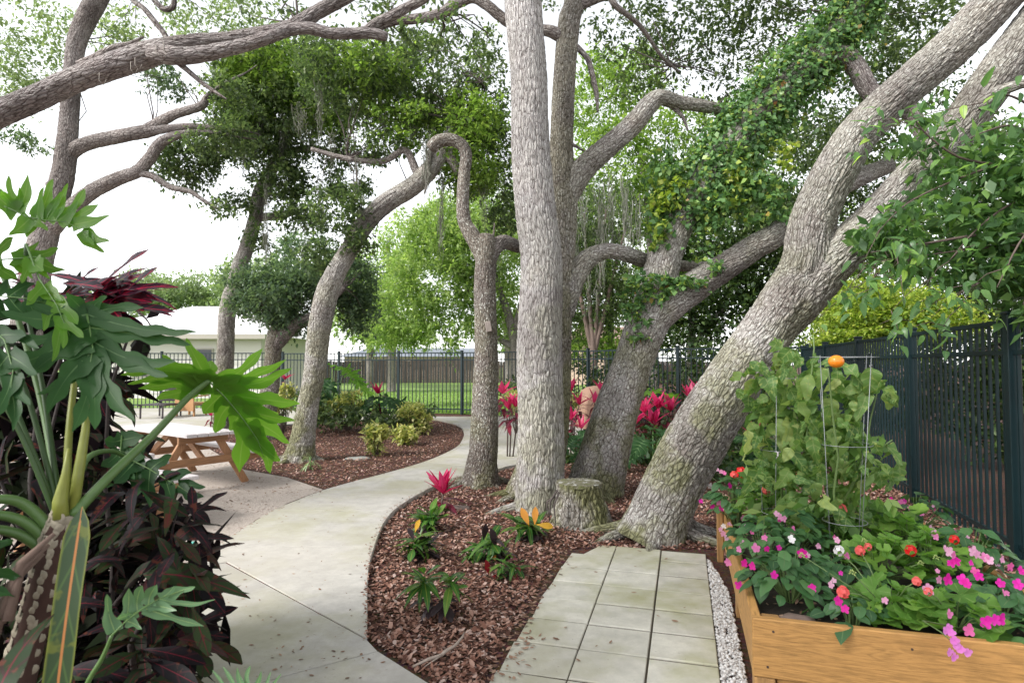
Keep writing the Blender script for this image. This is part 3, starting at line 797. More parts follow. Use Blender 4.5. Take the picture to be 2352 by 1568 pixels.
L = r_.uniform(.045, .085, n)
V = leaf_quads(c, d, nr, L, L * .75)
# lower sprigs at the fork and on the right limb
blobs = [(1500, 655, 6.85, 55, 35, .1), (1450, 700, 6.9, 25, 35, .08), (1570, 655, 6.85, 60, 18, .1), (1650, 610, 6.85, 30, 14, .08), (1470, 760, 6.9, 12, 30, .05), (1760, 470, 7.0, 60, 70, .3), (1640, 480, 7.0, 50, 60, .25), (1530, 420, 7.05, 35, 90, .15), (1690, 400, 7.0, 70, 70, .25), (1512, 520, 7.0, 14, 90, .1), (1535, 470, 7.0, 16, 70, .1)]
V2, _ = cloud(blobs, 330, 12, .07, .7, .10, 32, up=.45, droop=.4)
V3, _ = cloud([(1508, 500, 6.95, 12, 90, .06), (1545, 440, 6.95, 26, 40, .1), (1690, 430, 6.9, 12, 80, .06), (1800, 350, 6.9, 10, 50, .05)], 60, 12, .065, .7, .09, 33, up=.45, droop=.4)
V = np.concatenate([V.reshape(-1, 3), V2])
iv2 = link('ivy', npmesh('ivy', V3, np.arange(len(V3)).reshape(-1, 4)), t3, M_YEL); iv2['kind'] = 'stuff'
iv = link('ivy', npmesh('ivy', V, np.arange(len(V)).reshape(-1, 4)), t3, M_IVY); iv['kind'] = 'stuff'
# T4: the big leaning oak on the right
t4 = tree('oak_tree', 'massive oak leaning right and forking, nearest the raised planter', tuple(G(1505, 1228)))
T4a = [(1492, 1240, 150, 5.35), (1512, 1185, 136), (1556, 1086, 134), (1607, 995, 138), (1685, 870, 128), (1763, 756, 118), (1803, 695, 118), (1835, 645, 118), (1852, 595, 108, 5.3), (1856, 545, 100), (1870, 495, 98), (1915, 400, 94, 5.25), (1977, 300, 88), (2075, 205, 86, 5.2), (2193, 102, 90), (2283, 10, 92, 5.1), (2400, -120, 88), (2560, -320, 76, 5.0)]
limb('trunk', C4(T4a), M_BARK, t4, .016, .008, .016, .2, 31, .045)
limb('limb', C4([(1760, 770, 90, 5.4), (1815, 705, 112, 5.36), (1868, 645, 112, 5.3), (1932, 580, 98, 5.25), (2005, 508, 86), (2090, 415, 84, 5.2), (2170, 333, 86), (2245, 235, 90, 5.1), (2330, 120, 92, 5.05), (2420, 0, 90), (2560, -160, 80, 4.9)]), M_BARK, t4, .016, .008, .014, seed=32, cell=.045)
limb('limb', C4([(2250, 245, 40, 5.0), (2290, 215, 30, 4.9), (2340, 195, 22, 4.8), (2420, 180, 14, 4.7)]), M_BARK, t4, .03, .02, .008, seed=33)
cen = crown('crown', t4, M_OAK, [(2500, -420, 5.4, 360, 160, 1.4), (2150, 20, 7.0, 60, 40, .4), (2020, 250, 6.6, 30, 20, .2)], 420, 14, .072, .5, .22, 24)
twigs(t4, M_TWIG, cen, [tuple(P(2500, -280, 5))], 40, 4)
# T5: slender trunk with the crooked hook
t5 = tree('oak_tree', 'slender lichen speckled oak with a hooked limb left of centre', tuple(G(1105, 1112)))
limb('trunk', C4([(1103, 1114, 84, 7.7), (1107, 1060, 70), (1111, 1022, 65), (1116, 856, 57), (1116, 756, 52), (1113, 656, 50), (1116, 600, 48), (1116, 560, 46), (1117, 540, 36)]), M_BARK_SPOT, t5, .018, .009, .009, .25, 41, .035)
limb('limb', C4([(1114, 605, 40, 7.7), (1103, 572, 42), (1085, 542, 37), (1068, 512, 32), (1063, 480, 31), (1064, 433, 29), (1067, 392, 28), (1071, 358, 28), (1061, 333, 28), (1034, 321, 29), (1006, 325, 30), (990, 342, 28)]), M_BARK_SPOT, t5, .02, .014, .008, seed=42, cell=.04)
limb('limb', C4([(1118, 610, 38, 7.7), (1134, 572, 38, 7.75), (1158, 556, 34, 7.9), (1190, 566, 30, 8.1), (1230, 572, 26, 8.4), (1280, 560, 18, 8.8)]), M_BARK_D, t5, .02, .014, .01, seed=43, cell=.04)
limb('limb', C4([(1125, 556, 10, 7.68), (1133, 540, 6), (1136, 512, 3)]), M_BARK_SPOT, t5, .02, .014, .003, seed=44)
# T6: trunk left of the path, leaning right
t6 = tree('oak_tree', 'oak in the left bed leaning right over the path', tuple(G(690, 1057)))
limb('trunk', C4([(686, 1060, 70, 9.65), (697, 1000, 54), (710, 917, 47), (724, 839, 49), (733, 761, 51), (748, 683, 51), (770, 631, 46), (799, 579, 42), (840, 512, 43), (886, 467, 45), (948, 428, 43), (995, 380, 41), (1025, 335, 34), (1045, 280, 26, 10.2), (1060, 220, 18, 10.8)]), M_BARK, t6, .022, .012, .013, .3, 51, .05)
limb('limb', C4([(965, 400, 24, 9.65), (955, 390, 20), (930, 345, 16), (880, 370, 14), (800, 365, 12), (715, 342, 9)]), M_BARK_D, t6, .03, .02, .008, seed=52)
limb('limb', C4([(1020, 345, 26, 9.6), (1040, 372, 22), (1052, 400, 12)]), M_BARK_D, t6, .03, .02, .008, seed=53)
limb('limb', C4([(1000, 370, 18, 9.6), (988, 345, 12, 9.5), (985, 400, 8), (975, 445, 4)]), M_BARK_D, t6, .03, .02, .004, seed=54)
crown('crown', t6, M_LIGHT, [(860, 180, 9.8, 120, 60, .8), (1080, 330, 10, 90, 120, .8), (940, 290, 9.7, 90, 50, .6)], 900, 15, .08, .5, .2, 125, gaps=.15)
cen = crown('crown', t6, M_OAK, [(900, 220, 10.4, 150, 90, 1.4), (1060, 230, 10.8, 120, 110, 1.3), (960, 150, 10.6, 110, 50, 1.0), (1120, 380, 11, 80, 120, 1.0), (790, 170, 10.2, 110, 70, 1.2), (860, 330, 9.8, 60, 40, .6), (780, 480, 9.6, 60, 60, .6), (850, 545, 9.5, 60, 35, .4), (1150, 480, 11, 50, 70, .7), (730, 590, 9.8, 30, 40, .4)], 2600, 16, .08, .5, .22, 25, gaps=.19)
twigs(t6, M_TWIG, cen, [tuple(P(1060, 270, 9.65)), tuple(P(948, 428, 9.65)), tuple(P(800, 365, 9.65)), tuple(P(1105, 190, 9.65))], 160, 5)
moss_strands(t6, M_MOSS, [(980, 330, 9.4, 130, 16, 46), (828, 480, 9.4, 80, 12, 34), (1014, 420, 9.6, 160, 10, 34), (735, 210, 9.9, 110, 14, 36), (880, 260, 9.9, 90, 16, 36), (760, 320, 9.8, 70, 12, 24), (945, 300, 9.8, 90, 14, 28), (1110, 420, 10, 110, 16, 30), (1145, 560, 10.2, 60, 8, 16), (690, 250, 9.9, 70, 22, 36), (1050, 180, 9.9, 100, 14, 30), (820, 380, 9.5, 100, 8, 22)], 61)
# T7: slim trunk with the big dark crown
t7 = tree('oak_tree', 'slim oak with a dark round crown in front of the pale house', tuple(G(510, 985)))
limb('trunk', C4([(508, 990, 44, 14.2), (513, 900, 38), (517, 826, 37), (519, 760, 37), (524, 709, 37), (538, 657, 35), (552, 605, 33), (563, 579, 32), (586, 500, 30), (597, 443, 31), (614, 408, 27), (640, 360, 24), (665, 300, 20), (680, 220, 14)]), M_BARK, t7, .03, .022, .02, .3, 61, .06)
limb('limb', C4([(592, 500, 20, 14.2), (625, 497, 18), (655, 492, 17), (700, 480, 12)]), M_BARK_D, t7, .04, .03, .01, seed=62)
limb('limb', C4([(640, 360, 16, 14.2), (700, 340, 14), (780, 355, 12), (860, 365, 8)]), M_BARK_D, t7, .04, .03, .01, seed=63)
crown('crown', t7, M_LIGHT, [(640, 170, 13, 130, 70, 1.0), (560, 240, 13, 60, 80, .8), (740, 240, 13, 80, 70, .8)], 900, 15, .1, .5, .26, 126, gaps=.15)
cen = crown('crown', t7, M_OAK, [(620, 200, 14, 120, 90, 1.8), (560, 300, 13.6, 80, 70, 1.3), (700, 280, 13.6, 110, 80, 1.6), (600, 370, 13.4, 90, 40, 1.0), (430, 370, 13.2, 75, 35, .7), (450, 345, 13.2, 70, 25, .6), (420, 405, 13.2, 50, 30, .5), (690, 150, 14.2, 110, 60, 1.5), (560, 150, 14, 60, 40, 1), (690, 500, 13.4, 60, 30, .7), (540, 470, 13.4, 40, 20, .5), (650, 420, 13.4, 60, 40, .7), (600, 545, 13.6, 22, 30, .3), (790, 410, 13.8, 60, 50, .8)], 2900, 16, .1, .5, .26, 26, gaps=.19)
twigs(t7, M_TWIG, cen, [tuple(P(640, 360, 14)), tuple(P(600, 443, 14)), tuple(P(680, 220, 14)), tuple(P(780, 355, 14)), tuple(P(500, 300, 13.6))], 180, 6, .016)
moss_strands(t7, M_MOSS, [(595, 200, 13.0, 170, 10, 40), (612, 440, 13.0, 180, 8, 30), (720, 250, 13.0, 100, 22, 50), (650, 280, 13, 90, 14, 30), (560, 350, 13, 60, 10, 20), (700, 540, 13, 80, 12, 24), (618, 590, 13, 90, 7, 20), (735, 430, 13, 110, 10, 26)], 62)
# T8: low forked trunk behind the bed
t8 = tree('oak_tree', 'short oak with a dark bent limb between the picnic table and left bed', tuple(G(610, 1008)))
limb('trunk', C4([(606, 1008, 50, 12.4), (614, 930, 42), (621, 880, 39), (627, 813, 36), (630, 780, 36), (634, 762, 32), (640, 735, 18)]), M_BARK_SPOT, t8, .03, .02, .016, .3, 71, .055)
limb('limb', C4([(628, 800, 30, 12.4), (645, 779, 33), (662, 760, 33), (680, 745, 31), (698, 737, 28), (735, 715, 20), (790, 660, 12)]), M_BARK_D, t8, .03, .02, .014, seed=72)
cen = crown('crown', t8, M_OAK_B, [(640, 690, 12.6, 75, 60, .9), (700, 660, 13, 80, 60, .9), (590, 650, 12.8, 50, 45, .6), (800, 650, 13.4, 60, 70, .8), (660, 740, 12.4, 50, 30, .5), (560, 700, 12.6, 25, 25, .3), (830, 720, 13.4, 40, 50, .6)], 1500, 15, .09, .5, .24, 27, gaps=.04)
twigs(t8, M_TWIG, cen, [tuple(P(640, 740, 12.4)), tuple(P(735, 715, 12.4)), tuple(P(790, 660, 12.4))], 70, 7)
# T9: far left oak with long level limbs
t9 = tree('oak_tree', 'tall oak at far left with long level limbs against the sky', tuple(G(40, 1048)))
limb('trunk', C4([(36, 1050, 84, 9.9), (56, 800, 66), (78, 650, 60), (98, 555, 56), (121, 480, 52), (145, 400, 47), (157, 300, 41), (163, 217, 39), (168, 150, 37), (181, 83, 41), (222, 0, 46), (275, -110, 40), (340, -260, 30)]), M_BARK_D, t9, .025, .018, .016, .3, 81, .055)
limb('limb', C4([(140, 380, 34, 9.9), (165, 348, 34), (200, 330, 31), (260, 316, 32), (330, 303, 30), (372, 297, 20), (440, 291, 16), (500, 294, 10), (560, 300, 5), (600, 310, 2)]), M_BARK_D, t9, .03, .02, .01, seed=82)
limb('limb', C4([(320, 306, 24, 9.9), (348, 292, 26), (400, 264, 22), (462, 244, 20), (476, 222, 13), (510, 195, 8), (560, 170, 4), (590, 150, 2)]), M_BARK_D, t9, .03, .02, .01, seed=83)
limb('limb', C4([(105, 535, 44, 9.9), (150, 492, 38), (205, 444, 34), (265, 413, 30), (316, 393, 28), (345, 362, 26), (372, 326, 24), (420, 308, 18), (490, 304, 11), (550, 315, 5), (590, 320, 2)]), M_BARK_D, t9, .03, .02, .012, seed=84)
limb('limb', C4([(310, 395, 20, 9.9), (350, 405, 16), (392, 430, 13), (436, 440, 11), (470, 462, 9), (505, 482, 6)]), M_BARK_D, t9, .03, .02, .006, seed=85)
limb('limb', C4([(140, 470, 30, 9.9), (125, 440, 26), (115, 420, 20)]), M_BARK_D, t9, .03, .02, .006, seed=86)
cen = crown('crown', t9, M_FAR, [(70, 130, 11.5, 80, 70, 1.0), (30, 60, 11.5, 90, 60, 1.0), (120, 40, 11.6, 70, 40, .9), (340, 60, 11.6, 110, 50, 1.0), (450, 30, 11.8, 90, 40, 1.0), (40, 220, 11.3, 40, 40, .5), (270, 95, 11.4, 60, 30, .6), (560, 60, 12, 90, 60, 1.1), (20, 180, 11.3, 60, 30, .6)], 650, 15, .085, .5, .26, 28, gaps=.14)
cen2 = crown('crown', t9, M_OAK_B, [(30, 310, 10.2, 40, 18, .4), (60, 330, 10.2, 14, 20, .2), (120, 345, 10, 24, 10, .2), (380, 200, 10.4, 45, 20, .4), (370, 165, 10.6, 40, 25, .4)], 110, 14, .075, .5, .16, 29)
cen3 = crown('crown', t9, M_OAK, [(530, 215, 9.9, 45, 35, .5), (540, 305, 9.9, 50, 30, .5), (470, 330, 9.9, 40, 22, .4), (505, 480, 9.9, 18, 16, .25)], 190, 15, .075, .5, .2, 129)
twigs(t9, M_TWIG, np.concatenate([cen, cen2]), [tuple(P(222, 0, 9.9)), tuple(P(168, 150, 9.9)), tuple(P(340, -60, 10.5)), tuple(P(180, 83, 9.9)), tuple(P(350, 292, 9.9)), tuple(P(460, 244, 9.9))], 60, 8)
# T10: big limb crossing the top left, its tree stands out of frame
t10 = tree('oak_tree', 'thick oak limb sweeping across the upper left from outside the picture', (-6.6, 5.2, 0))
limb('trunk', [(-6.6, 5.2, 0, .42), (-6.55, 5.2, .8, .36), (-6.4, 5.2, 1.8, .33), (-6.1, 5.2, 2.8, .30), (-5.9, 5.3, 4.0, .26), (-5.9, 5.4, 6, .2)], M_BARK_D, t10, .04, .03, .016, .3, 91, .06)
limb('limb', C4([(-560, 470, 100, 5.2), (-430, 420, 78), (-200, 345, 66), (0, 260, 58), (90, 222, 54), (170, 185, 54), (250, 155, 56), (330, 128, 58), (385, 112, 50), (440, 97, 34), (520, 90, 30), (600, 77, 30), (650, 68, 32), (685, 55, 34), (735, 25, 32), (785, -2, 30), (870, -50, 26), (980, -120, 18)]), M_LIMB, t10, .018, .012, .012, seed=92, cell=.04)
limb('limb', C4([(350, 122, 40, 5.16), (395, 128, 42, 5.1), (440, 127, 38), (500, 118, 33), (560, 104, 30), (620, 85, 28), (665, 70, 26, 5.15), (710, 66, 28), (760, 77, 26), (810, 77, 25), (850, 76, 26), (888, 84, 20)]), M_LIMB, t10, .018, .012, .01, seed=93, cell=.04)
limb('limb', C4([(835, 78, 20, 5.15), (858, 58, 22), (890, 42, 23), (930, 20, 23), (975, -4, 22), (1040, -60, 16)]), M_BARK_D, t10, .018, .012, .008, seed=94, cell=.04)
limb('limb', C4([(388, 98, 14, 5.2), (375, 75, 12), (355, 50, 13), (330, 20, 12), (300, -5, 12), (260, -60, 9)]), M_BARK_D, t10, .02, .014, .004, seed=95)
limb('limb', C4([(405, 140, 14, 5.15), (440, 170, 11), (470, 195, 10), (495, 212, 8), (520, 228, 4)]), M_BARK_D, t10, .02, .014, .004, seed=96)
limb('limb', C4([(180, 150, 20, 5.3), (215, 135, 20), (260, 112, 16), (300, 100, 10), (330, 85, 6)]), M_BARK_D, t10, .02, .014, .004, seed=97)
limb('limb', C4([(340, -20, 14, 5.2), (360, 8, 12), (380, 22, 13), (400, 12, 12), (395, -30, 10)]), M_BARK_D, t10, .02, .014, .004, seed=98)
cen = crown('crown', t10, M_OAK, [(-300, -250, 5.6, 420, 120, 1.2), (690, 20, 5.5, 40, 25, .3), (660, 35, 5.4, 22, 26, .2), (590, 20, 5.8, 50, 14, .3), (960, 15, 5.6, 60, 18, .3), (1040, 20, 6, 30, 12, .2)], 380, 13, .062, .5, .16, 30)
twigs(t10, M_TWIG, cen, [tuple(P(-200, 345, 5.2)), tuple(P(685, 55, 5.2)), tuple(P(930, 20, 5.15))], 40, 9)
crown('crown', t10, M_OAK, [(-1157, -1682, 1.5, 2053, 850, 2.0), (-2200, -2600, 1.2, 2200, 1100, 1.8)], 620, 14, .1, .5, .3, 131)  # unseen overhead crown added to shade the left foreground
limb('limb', [(-6.0, 5.3, 3.4, .2), (-5.0, 4.0, 3.9, .14), (-3.8, 2.8, 4.2, .1), (-2.6, 1.8, 4.4, .06), (-1.8, 1.2, 4.5, .03)], M_BARK_D, t10, .05, .03, .01, seed=99)
wires = MB()
r_ = np.random.default_rng(44)
for (px, py) in ((228, 175), (300, 150), (358, 112), (310, 140), (375, 105)):
    a = P(px, py, 5.05); wires.tube([a + Vector((0, 0, .03)), a + Vector((.02, -.03, -.05)), a + Vector((.05, -.02, -.09)), a + Vector((.06, 0, -.03))], .003, 4)
o = wires.build('vine_stem', simple('vine', (.26, .23, .2), .8), t10, True); o['kind'] = 'stuff'

# ---- surface roots at the feet of the trunks
rr_ = random.Random(19)
for (t_, px, py, r0, angs, mt) in ((t1, 1243, 1166, .26, (200, 250, 300, 350), M_BARK_PALE), (t3, 1368, 1133, .3, (190, 230, 290), M_BARK), (t4, 1512, 1222, .36, (175, 215, 255, 300, 335), M_BARK), (t5, 1105, 1108, .2, (190, 240, 300, 350), M_BARK_SPOT), (t6, 690, 1054, .2, (200, 250, 310, 340), M_BARK), (stump if 'stump' in globals() else t2, 1232, 1140, .28, (180, 215), M_BARK_MOSS)):
    g_ = G(px, py)
    for a_ in angs:
        a2 = math.radians(a_ + rr_.uniform(-12, 12)); L_ = rr_.uniform(.28, .5); d_ = Vector((math.cos(a2), math.sin(a2), 0)); sdv = Vector((-d_.y, d_.x, 0)) * rr_.uniform(-.1, .1)
        p0 = g_ + d_ * r0 * .55; q_ = [p0 + Vector((0, 0, .14)), g_ + d_ * (r0 * .9) + Vector((0, 0, .055)), g_ + d_ * (r0 + L_ * .5) + sdv * .5 + Vector((0, 0, .012)), g_ + d_ * (r0 + L_) + sdv - Vector((0, 0, .04))]
        limb('root', [(*q_[0], .075), (*q_[1], .06), (*q_[2], .04), (*q_[3], .02)], mt, t_, .03, .02, .008, seed=int(a_))
# ================================================================== BEYOND THE FENCE
def bgtree(name, label, base, stems, blobs, mat, clusters, per, leaf, seed, aspect=.5, spread=.3, bark=None, ntw=60, group=None, **k):
    """stems: list of [(px,py,w,Y)...]"""
    t = thing(name, label, 'tree', base, group=group)
    for i, s in enumerate(stems):
        limb('trunk' if i == 0 else 'limb', C4(s), bark or M_BARK_D, t, .08, .05, .012, .2 if i == 0 else 0, seed + i, .08)
    cen = crown('crown', t, mat, blobs, clusters, per, leaf, aspect, spread, seed, **k)
    roots = [tuple(P(q[0], q[1], q[3] if len(q) > 3 else s[0][3])) for s in stems for q in s[len(s) // 2:]]
    if ntw: twigs(t, M_TWIG, cen, roots, ntw, seed, .014)
    return t
def gp(px, Y): return ((px - CX) * Y / FPX, Y, 0)
# bright weeping tree over the lawn
bgtree('weeping_tree', 'bright green feathery weeping tree beyond the fence over the lawn', gp(1180, 22), [[(1182, 933, 26, 22), (1184, 850, 24), (1180, 780, 22), (1160, 700, 18), (1120, 600, 14), (1080, 520, 9)], [(1182, 800, 16, 22), (1130, 760, 12), (1060, 640, 9), (980, 560, 6)], [(1180, 760, 16, 22), (1200, 690, 12), (1230, 600, 8)]],
       [(1000, 620, 22, 110, 110, 1.8), (930, 700, 22, 80, 90, 1.4), (1080, 560, 22, 120, 90, 1.8), (1010, 520, 22, 90, 60, 1.5), (1120, 690, 22.5, 80, 90, 1.5), (880, 760, 21.5, 50, 40, .8), (1010, 760, 21.5, 90, 40, 1.0)], M_FEATHER, 2000, 18, .17, 101, .32, .5, hang=.1, up=.5, gaps=.03)
# grey-green trees between, in the middle distance
bgtree('shade_tree', 'dense mid green tree seen between the slender and the tall pale trunk', gp(1170, 27), [[(1170, 915, 18, 27), (1165, 780, 16), (1150, 650, 12)]], [(1160, 600, 27, 70, 130, 1.6), (1150, 740, 27, 60, 70, 1.4), (1230, 520, 27, 80, 120, 1.8), (1130, 480, 28, 70, 90, 1.6)], M_LIGHT, 800, 18, .15, 102, .5, .4)
# crape myrtles with many stems right of the tall trunk
for (nm, px, Y, st, sd_) in (('crape_myrtle', 1362, 18.5, [(-60, -300), (-20, -330), (30, -340), (75, -300)], 103), ('crape_myrtle', 1300, 19.5, [(-40, -240), (0, -300), (30, -270)], 104)):
    y0 = HZ + 1.5 * FPX / Y
    stems = [[(px, y0, 22, Y), (px + 2, y0 - 90, 19), (px, y0 - 150, 17), (px - 4, y0 - 200, 10)]] + [[(px, y0 - 130, 12, Y), (px + dx * .4, y0 - 130 + dy * .4, 10), (px + dx, y0 - 130 + dy, 5)] for dx, dy in st]
    lab = 'crape myrtle with splayed brown stems just beyond the fence' if sd_ == 103 else 'second crape myrtle half hidden behind the tall pale trunk'
    t = bgtree(nm, lab, gp(px, Y), stems, [(px - 10, 600, Y, 90, 90, 1.4), (px + 40, 680, Y, 110, 70, 1.4), (px + 20, 500, Y, 110, 90, 1.6), (px - 20, 750, Y + 1, 70, 40, 1)], M_OAK, 800, 16, .11, sd_, .45, .3, simple('myrtle_bark%d' % sd_, (.2, .145, .12), .8), gaps=.05)
    moss_strands(t, M_MOSS, [(px + 20, 500, Y - 2, 150, 16, 30), (px + 75, 450, Y - 2, 170, 24, 44), (px + 105, 480, Y - 2, 120, 14, 26), (px - 20, 480, Y - 2, 120, 12, 18), (px + 10, 590, Y - 3, 150, 8, 14), (px - 10, 640, Y - 3, 110, 8, 12), (px + 40, 400, Y - 2, 120, 16, 24)], sd_)
bgtree('shade_tree', 'dark broadleaf tree beyond the fence behind the leaning oaks', gp(1590, 17.5), [[(1590, 958, 22, 17.5), (1588, 800, 18), (1592, 700, 15), (1600, 600, 10)], [(1588, 800, 14, 17.5), (1640, 730, 10), (1700, 680, 6)]], [(1600, 650, 17.5, 130, 110, 1.6), (1700, 720, 17, 110, 80, 1.4), (1560, 760, 17.5, 80, 50, 1.2), (1650, 540, 18, 130, 100, 1.8), (1760, 600, 17, 100, 110, 1.4), (1680, 830, 16, 130, 50, .8)], M_DARKL, 1700, 15, .13, 105, .55, .3, gaps=.0)
bgtree('shade_tree', 'light green tree high behind the forked oak limbs', gp(1500, 24), [[(1500, 925, 24, 24), (1500, 700, 20), (1490, 500, 16), (1470, 350, 10)]], [(1420, 380, 24, 110, 110, 2), (1560, 330, 24, 120, 100, 2), (1480, 470, 24, 110, 80, 1.8), (1380, 230, 25, 80, 110, 2), (1640, 430, 24, 100, 80, 1.8), (1720, 300, 24, 90, 90, 1.8), (1450, 180, 25, 90, 60, 1.6)], M_LIGHT, 2000, 18, .16, 106, .5, .42, gaps=.1)
bgtree('shade_tree', 'tall oak behind the right hand leaning trunks', gp(1900, 16), [[(1900, 970, 30, 16), (1900, 700, 26), (1920, 450, 20), (1960, 250, 12)]], [(1830, 420, 16, 110, 120, 1.6), (1950, 330, 16, 100, 100, 1.5), (2050, 450, 15, 80, 110, 1.2), (1780, 520, 16, 90, 90, 1.2), (2100, 180, 16, 90, 90, 1.4), (1960, 120, 16, 110, 70, 1.4), (1800, 180, 17, 90, 80, 1.4), (2200, 330, 15, 70, 90, 1.2), (1990, 560, 15.5, 70, 60, 1)], M_OAK, 2300, 16, .12, 107, .5, .3, gaps=.1)
bgtree('shrub_tree', 'bright yellow green shrub above the right hand fence', gp(2010, 14), [[(2010, 985, 20, 14), (2015, 850, 16), (2025, 760, 10)], [(2012, 880, 12, 14), (2080, 790, 8), (2130, 730, 4)]], [(1990, 720, 14, 100, 70, .9), (2100, 720, 13.6, 100, 60, .9), (2040, 790, 13.6, 130, 50, .9), (2180, 740, 13, 70, 45, .7), (1920, 770, 14, 50, 50, .7), (1950, 690, 14.5, 60, 40, .7)], M_YEL, 2000, 15, .085, 108, .6, .2)
bgtree('hedge_tree', 'dark leafy hedge growing close behind the right hand fence', gp(2380, 8.6), [[(2380, 1090, 30, 8.6), (2385, 900, 24), (2400, 700, 16)], [(2380, 950, 16, 8.6), (2280, 800, 10)]], [(2340, 800, 8.8, 90, 60, .7), (2250, 850, 9.5, 120, 80, .8), (2420, 850, 8.2, 150, 140, .7), (2120, 880, 10.5, 100, 60, .7), (2330, 950, 8.8, 160, 110, .7), (2450, 650, 8, 150, 150, .7)], M_DARKL, 1500, 13, .085, 109, .6, .22)
bgtree('shade_tree', 'pale green tree wall far behind the crape myrtles', gp(1400, 30), [[(1400, 908, 22, 30), (1400, 700, 18), (1390, 520, 10)]], [(1330, 640, 30, 100, 130, 2.4), (1450, 560, 30, 120, 130, 2.4), (1290, 460, 30, 80, 110, 2), (1420, 760, 29, 110, 60, 2), (1540, 690, 30, 110, 110, 2.4), (1330, 800, 28, 80, 35, 1.5)], M_LIGHT, 1600, 18, .2, 141, .5, .5)
bgtree('shade_tree', 'light green tree far behind the fork of the largest oak', gp(1800, 26), [[(1800, 918, 24, 26), (1800, 700, 20), (1790, 520, 12)]], [(1760, 640, 26, 120, 110, 2.2), (1880, 560, 26, 120, 120, 2.2), (1700, 500, 26, 110, 100, 2), (1960, 680, 25, 120, 90, 2), (1830, 760, 25, 130, 60, 2), (2040, 560, 25, 110, 100, 2)], M_LIGHT, 1700, 18, .18, 142, .5, .46, gaps=.03)
bgtree('shade_tree', 'broad green tree far right beyond the fence and shrub', gp(2250, 20), [[(2250, 943, 24, 20), (2250, 700, 20), (2240, 480, 12)]], [(2200, 560, 20, 130, 120, 1.8), (2340, 480, 20, 130, 150, 1.8), (2250, 380, 20, 110, 90, 1.6), (2330, 680, 19, 130, 80, 1.6), (2180, 700, 19, 110, 60, 1.4)], M_OAK, 1500, 17, .14, 143, .5, .38, gaps=.06)
bgtree('shade_tree', 'feathery light tree between the leaning left oak and the weeping tree', gp(900, 34), [[(900, 900, 20, 34), (900, 700, 16), (890, 560, 9)]], [(880, 640, 34, 90, 90, 2.4), (960, 560, 34, 100, 80, 2.2), (820, 720, 33, 70, 70, 2), (1060, 500, 33, 90, 70, 2), (930, 760, 33, 90, 40, 1.5)], M_FEATHER, 1000, 18, .24, 144, .35, .6, gaps=.02)
# trees left of the lawn and far away
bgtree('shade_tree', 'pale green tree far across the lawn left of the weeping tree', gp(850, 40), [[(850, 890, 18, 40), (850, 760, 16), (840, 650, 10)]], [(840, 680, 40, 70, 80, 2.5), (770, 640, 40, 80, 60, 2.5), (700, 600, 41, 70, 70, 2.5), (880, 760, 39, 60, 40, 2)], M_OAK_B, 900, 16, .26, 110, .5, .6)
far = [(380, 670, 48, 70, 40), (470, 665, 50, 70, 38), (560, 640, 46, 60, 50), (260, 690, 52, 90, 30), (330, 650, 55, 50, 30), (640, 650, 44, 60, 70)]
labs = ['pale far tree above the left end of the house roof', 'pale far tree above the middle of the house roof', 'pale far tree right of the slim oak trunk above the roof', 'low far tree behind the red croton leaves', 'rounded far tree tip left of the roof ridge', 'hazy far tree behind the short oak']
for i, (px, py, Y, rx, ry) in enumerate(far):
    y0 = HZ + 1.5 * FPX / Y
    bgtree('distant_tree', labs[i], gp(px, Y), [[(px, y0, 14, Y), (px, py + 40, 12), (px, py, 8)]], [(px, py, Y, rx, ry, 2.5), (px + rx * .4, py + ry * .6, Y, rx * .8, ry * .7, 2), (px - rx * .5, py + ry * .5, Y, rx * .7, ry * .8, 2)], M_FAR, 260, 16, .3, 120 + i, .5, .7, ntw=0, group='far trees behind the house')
# dark undergrowth seen through the fence
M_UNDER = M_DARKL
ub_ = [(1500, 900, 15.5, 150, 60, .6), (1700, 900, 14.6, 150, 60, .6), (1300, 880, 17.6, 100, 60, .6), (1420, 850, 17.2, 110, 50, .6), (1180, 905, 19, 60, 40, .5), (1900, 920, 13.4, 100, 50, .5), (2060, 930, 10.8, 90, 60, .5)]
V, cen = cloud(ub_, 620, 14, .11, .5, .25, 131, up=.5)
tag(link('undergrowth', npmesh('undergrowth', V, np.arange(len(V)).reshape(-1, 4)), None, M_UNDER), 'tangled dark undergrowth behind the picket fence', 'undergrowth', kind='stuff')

# ---- old board fence across the lawn
M_BOARD = simple('old_board', (.07, .055, .048), .9, var=.5, scale=3)
bf = thing('board_fence', 'weathered dark wooden board fence at the back of the lawn', 'fence', gp(960, 50))
r_ = random.Random(5)
for k in range(16):
    mb = MB(); x0 = -22 + k * 2.4
    top = 1.82 + r_.uniform(-.06, .06)
    for j in range(12):
        xa = x0 + j * .2
        hh = top + r_.uniform(-.05, .05)
        if k in (6, 7) : hh += .25 * math.sin((k - 6 + j / 12) * math.pi / 2)
        yy = 50 + (x0 + 22) * .03 + r_.uniform(-.015, .015)
        mb.box(xa + .008, xa + .192, yy, yy + .025, .02, hh)
    mb.box(x0, x0 + 2.4, 50.03 + (x0 + 22) * .03 + .02, 50.09 + (x0 + 22) * .03 + .02, 1.4, 1.5)
    o = mb.build('fence_section', M_BOARD, bf); o['kind'] = 'stuff'
nb = thing('neighbour_house', 'low house with grey roof beyond the board fence', 'house', (-9, 62, 0))
MB().box(-17, -2, 62, 70, 0, 2.35).build('wall', simple('far_wall', (.42, .33, .29), .9), nb)
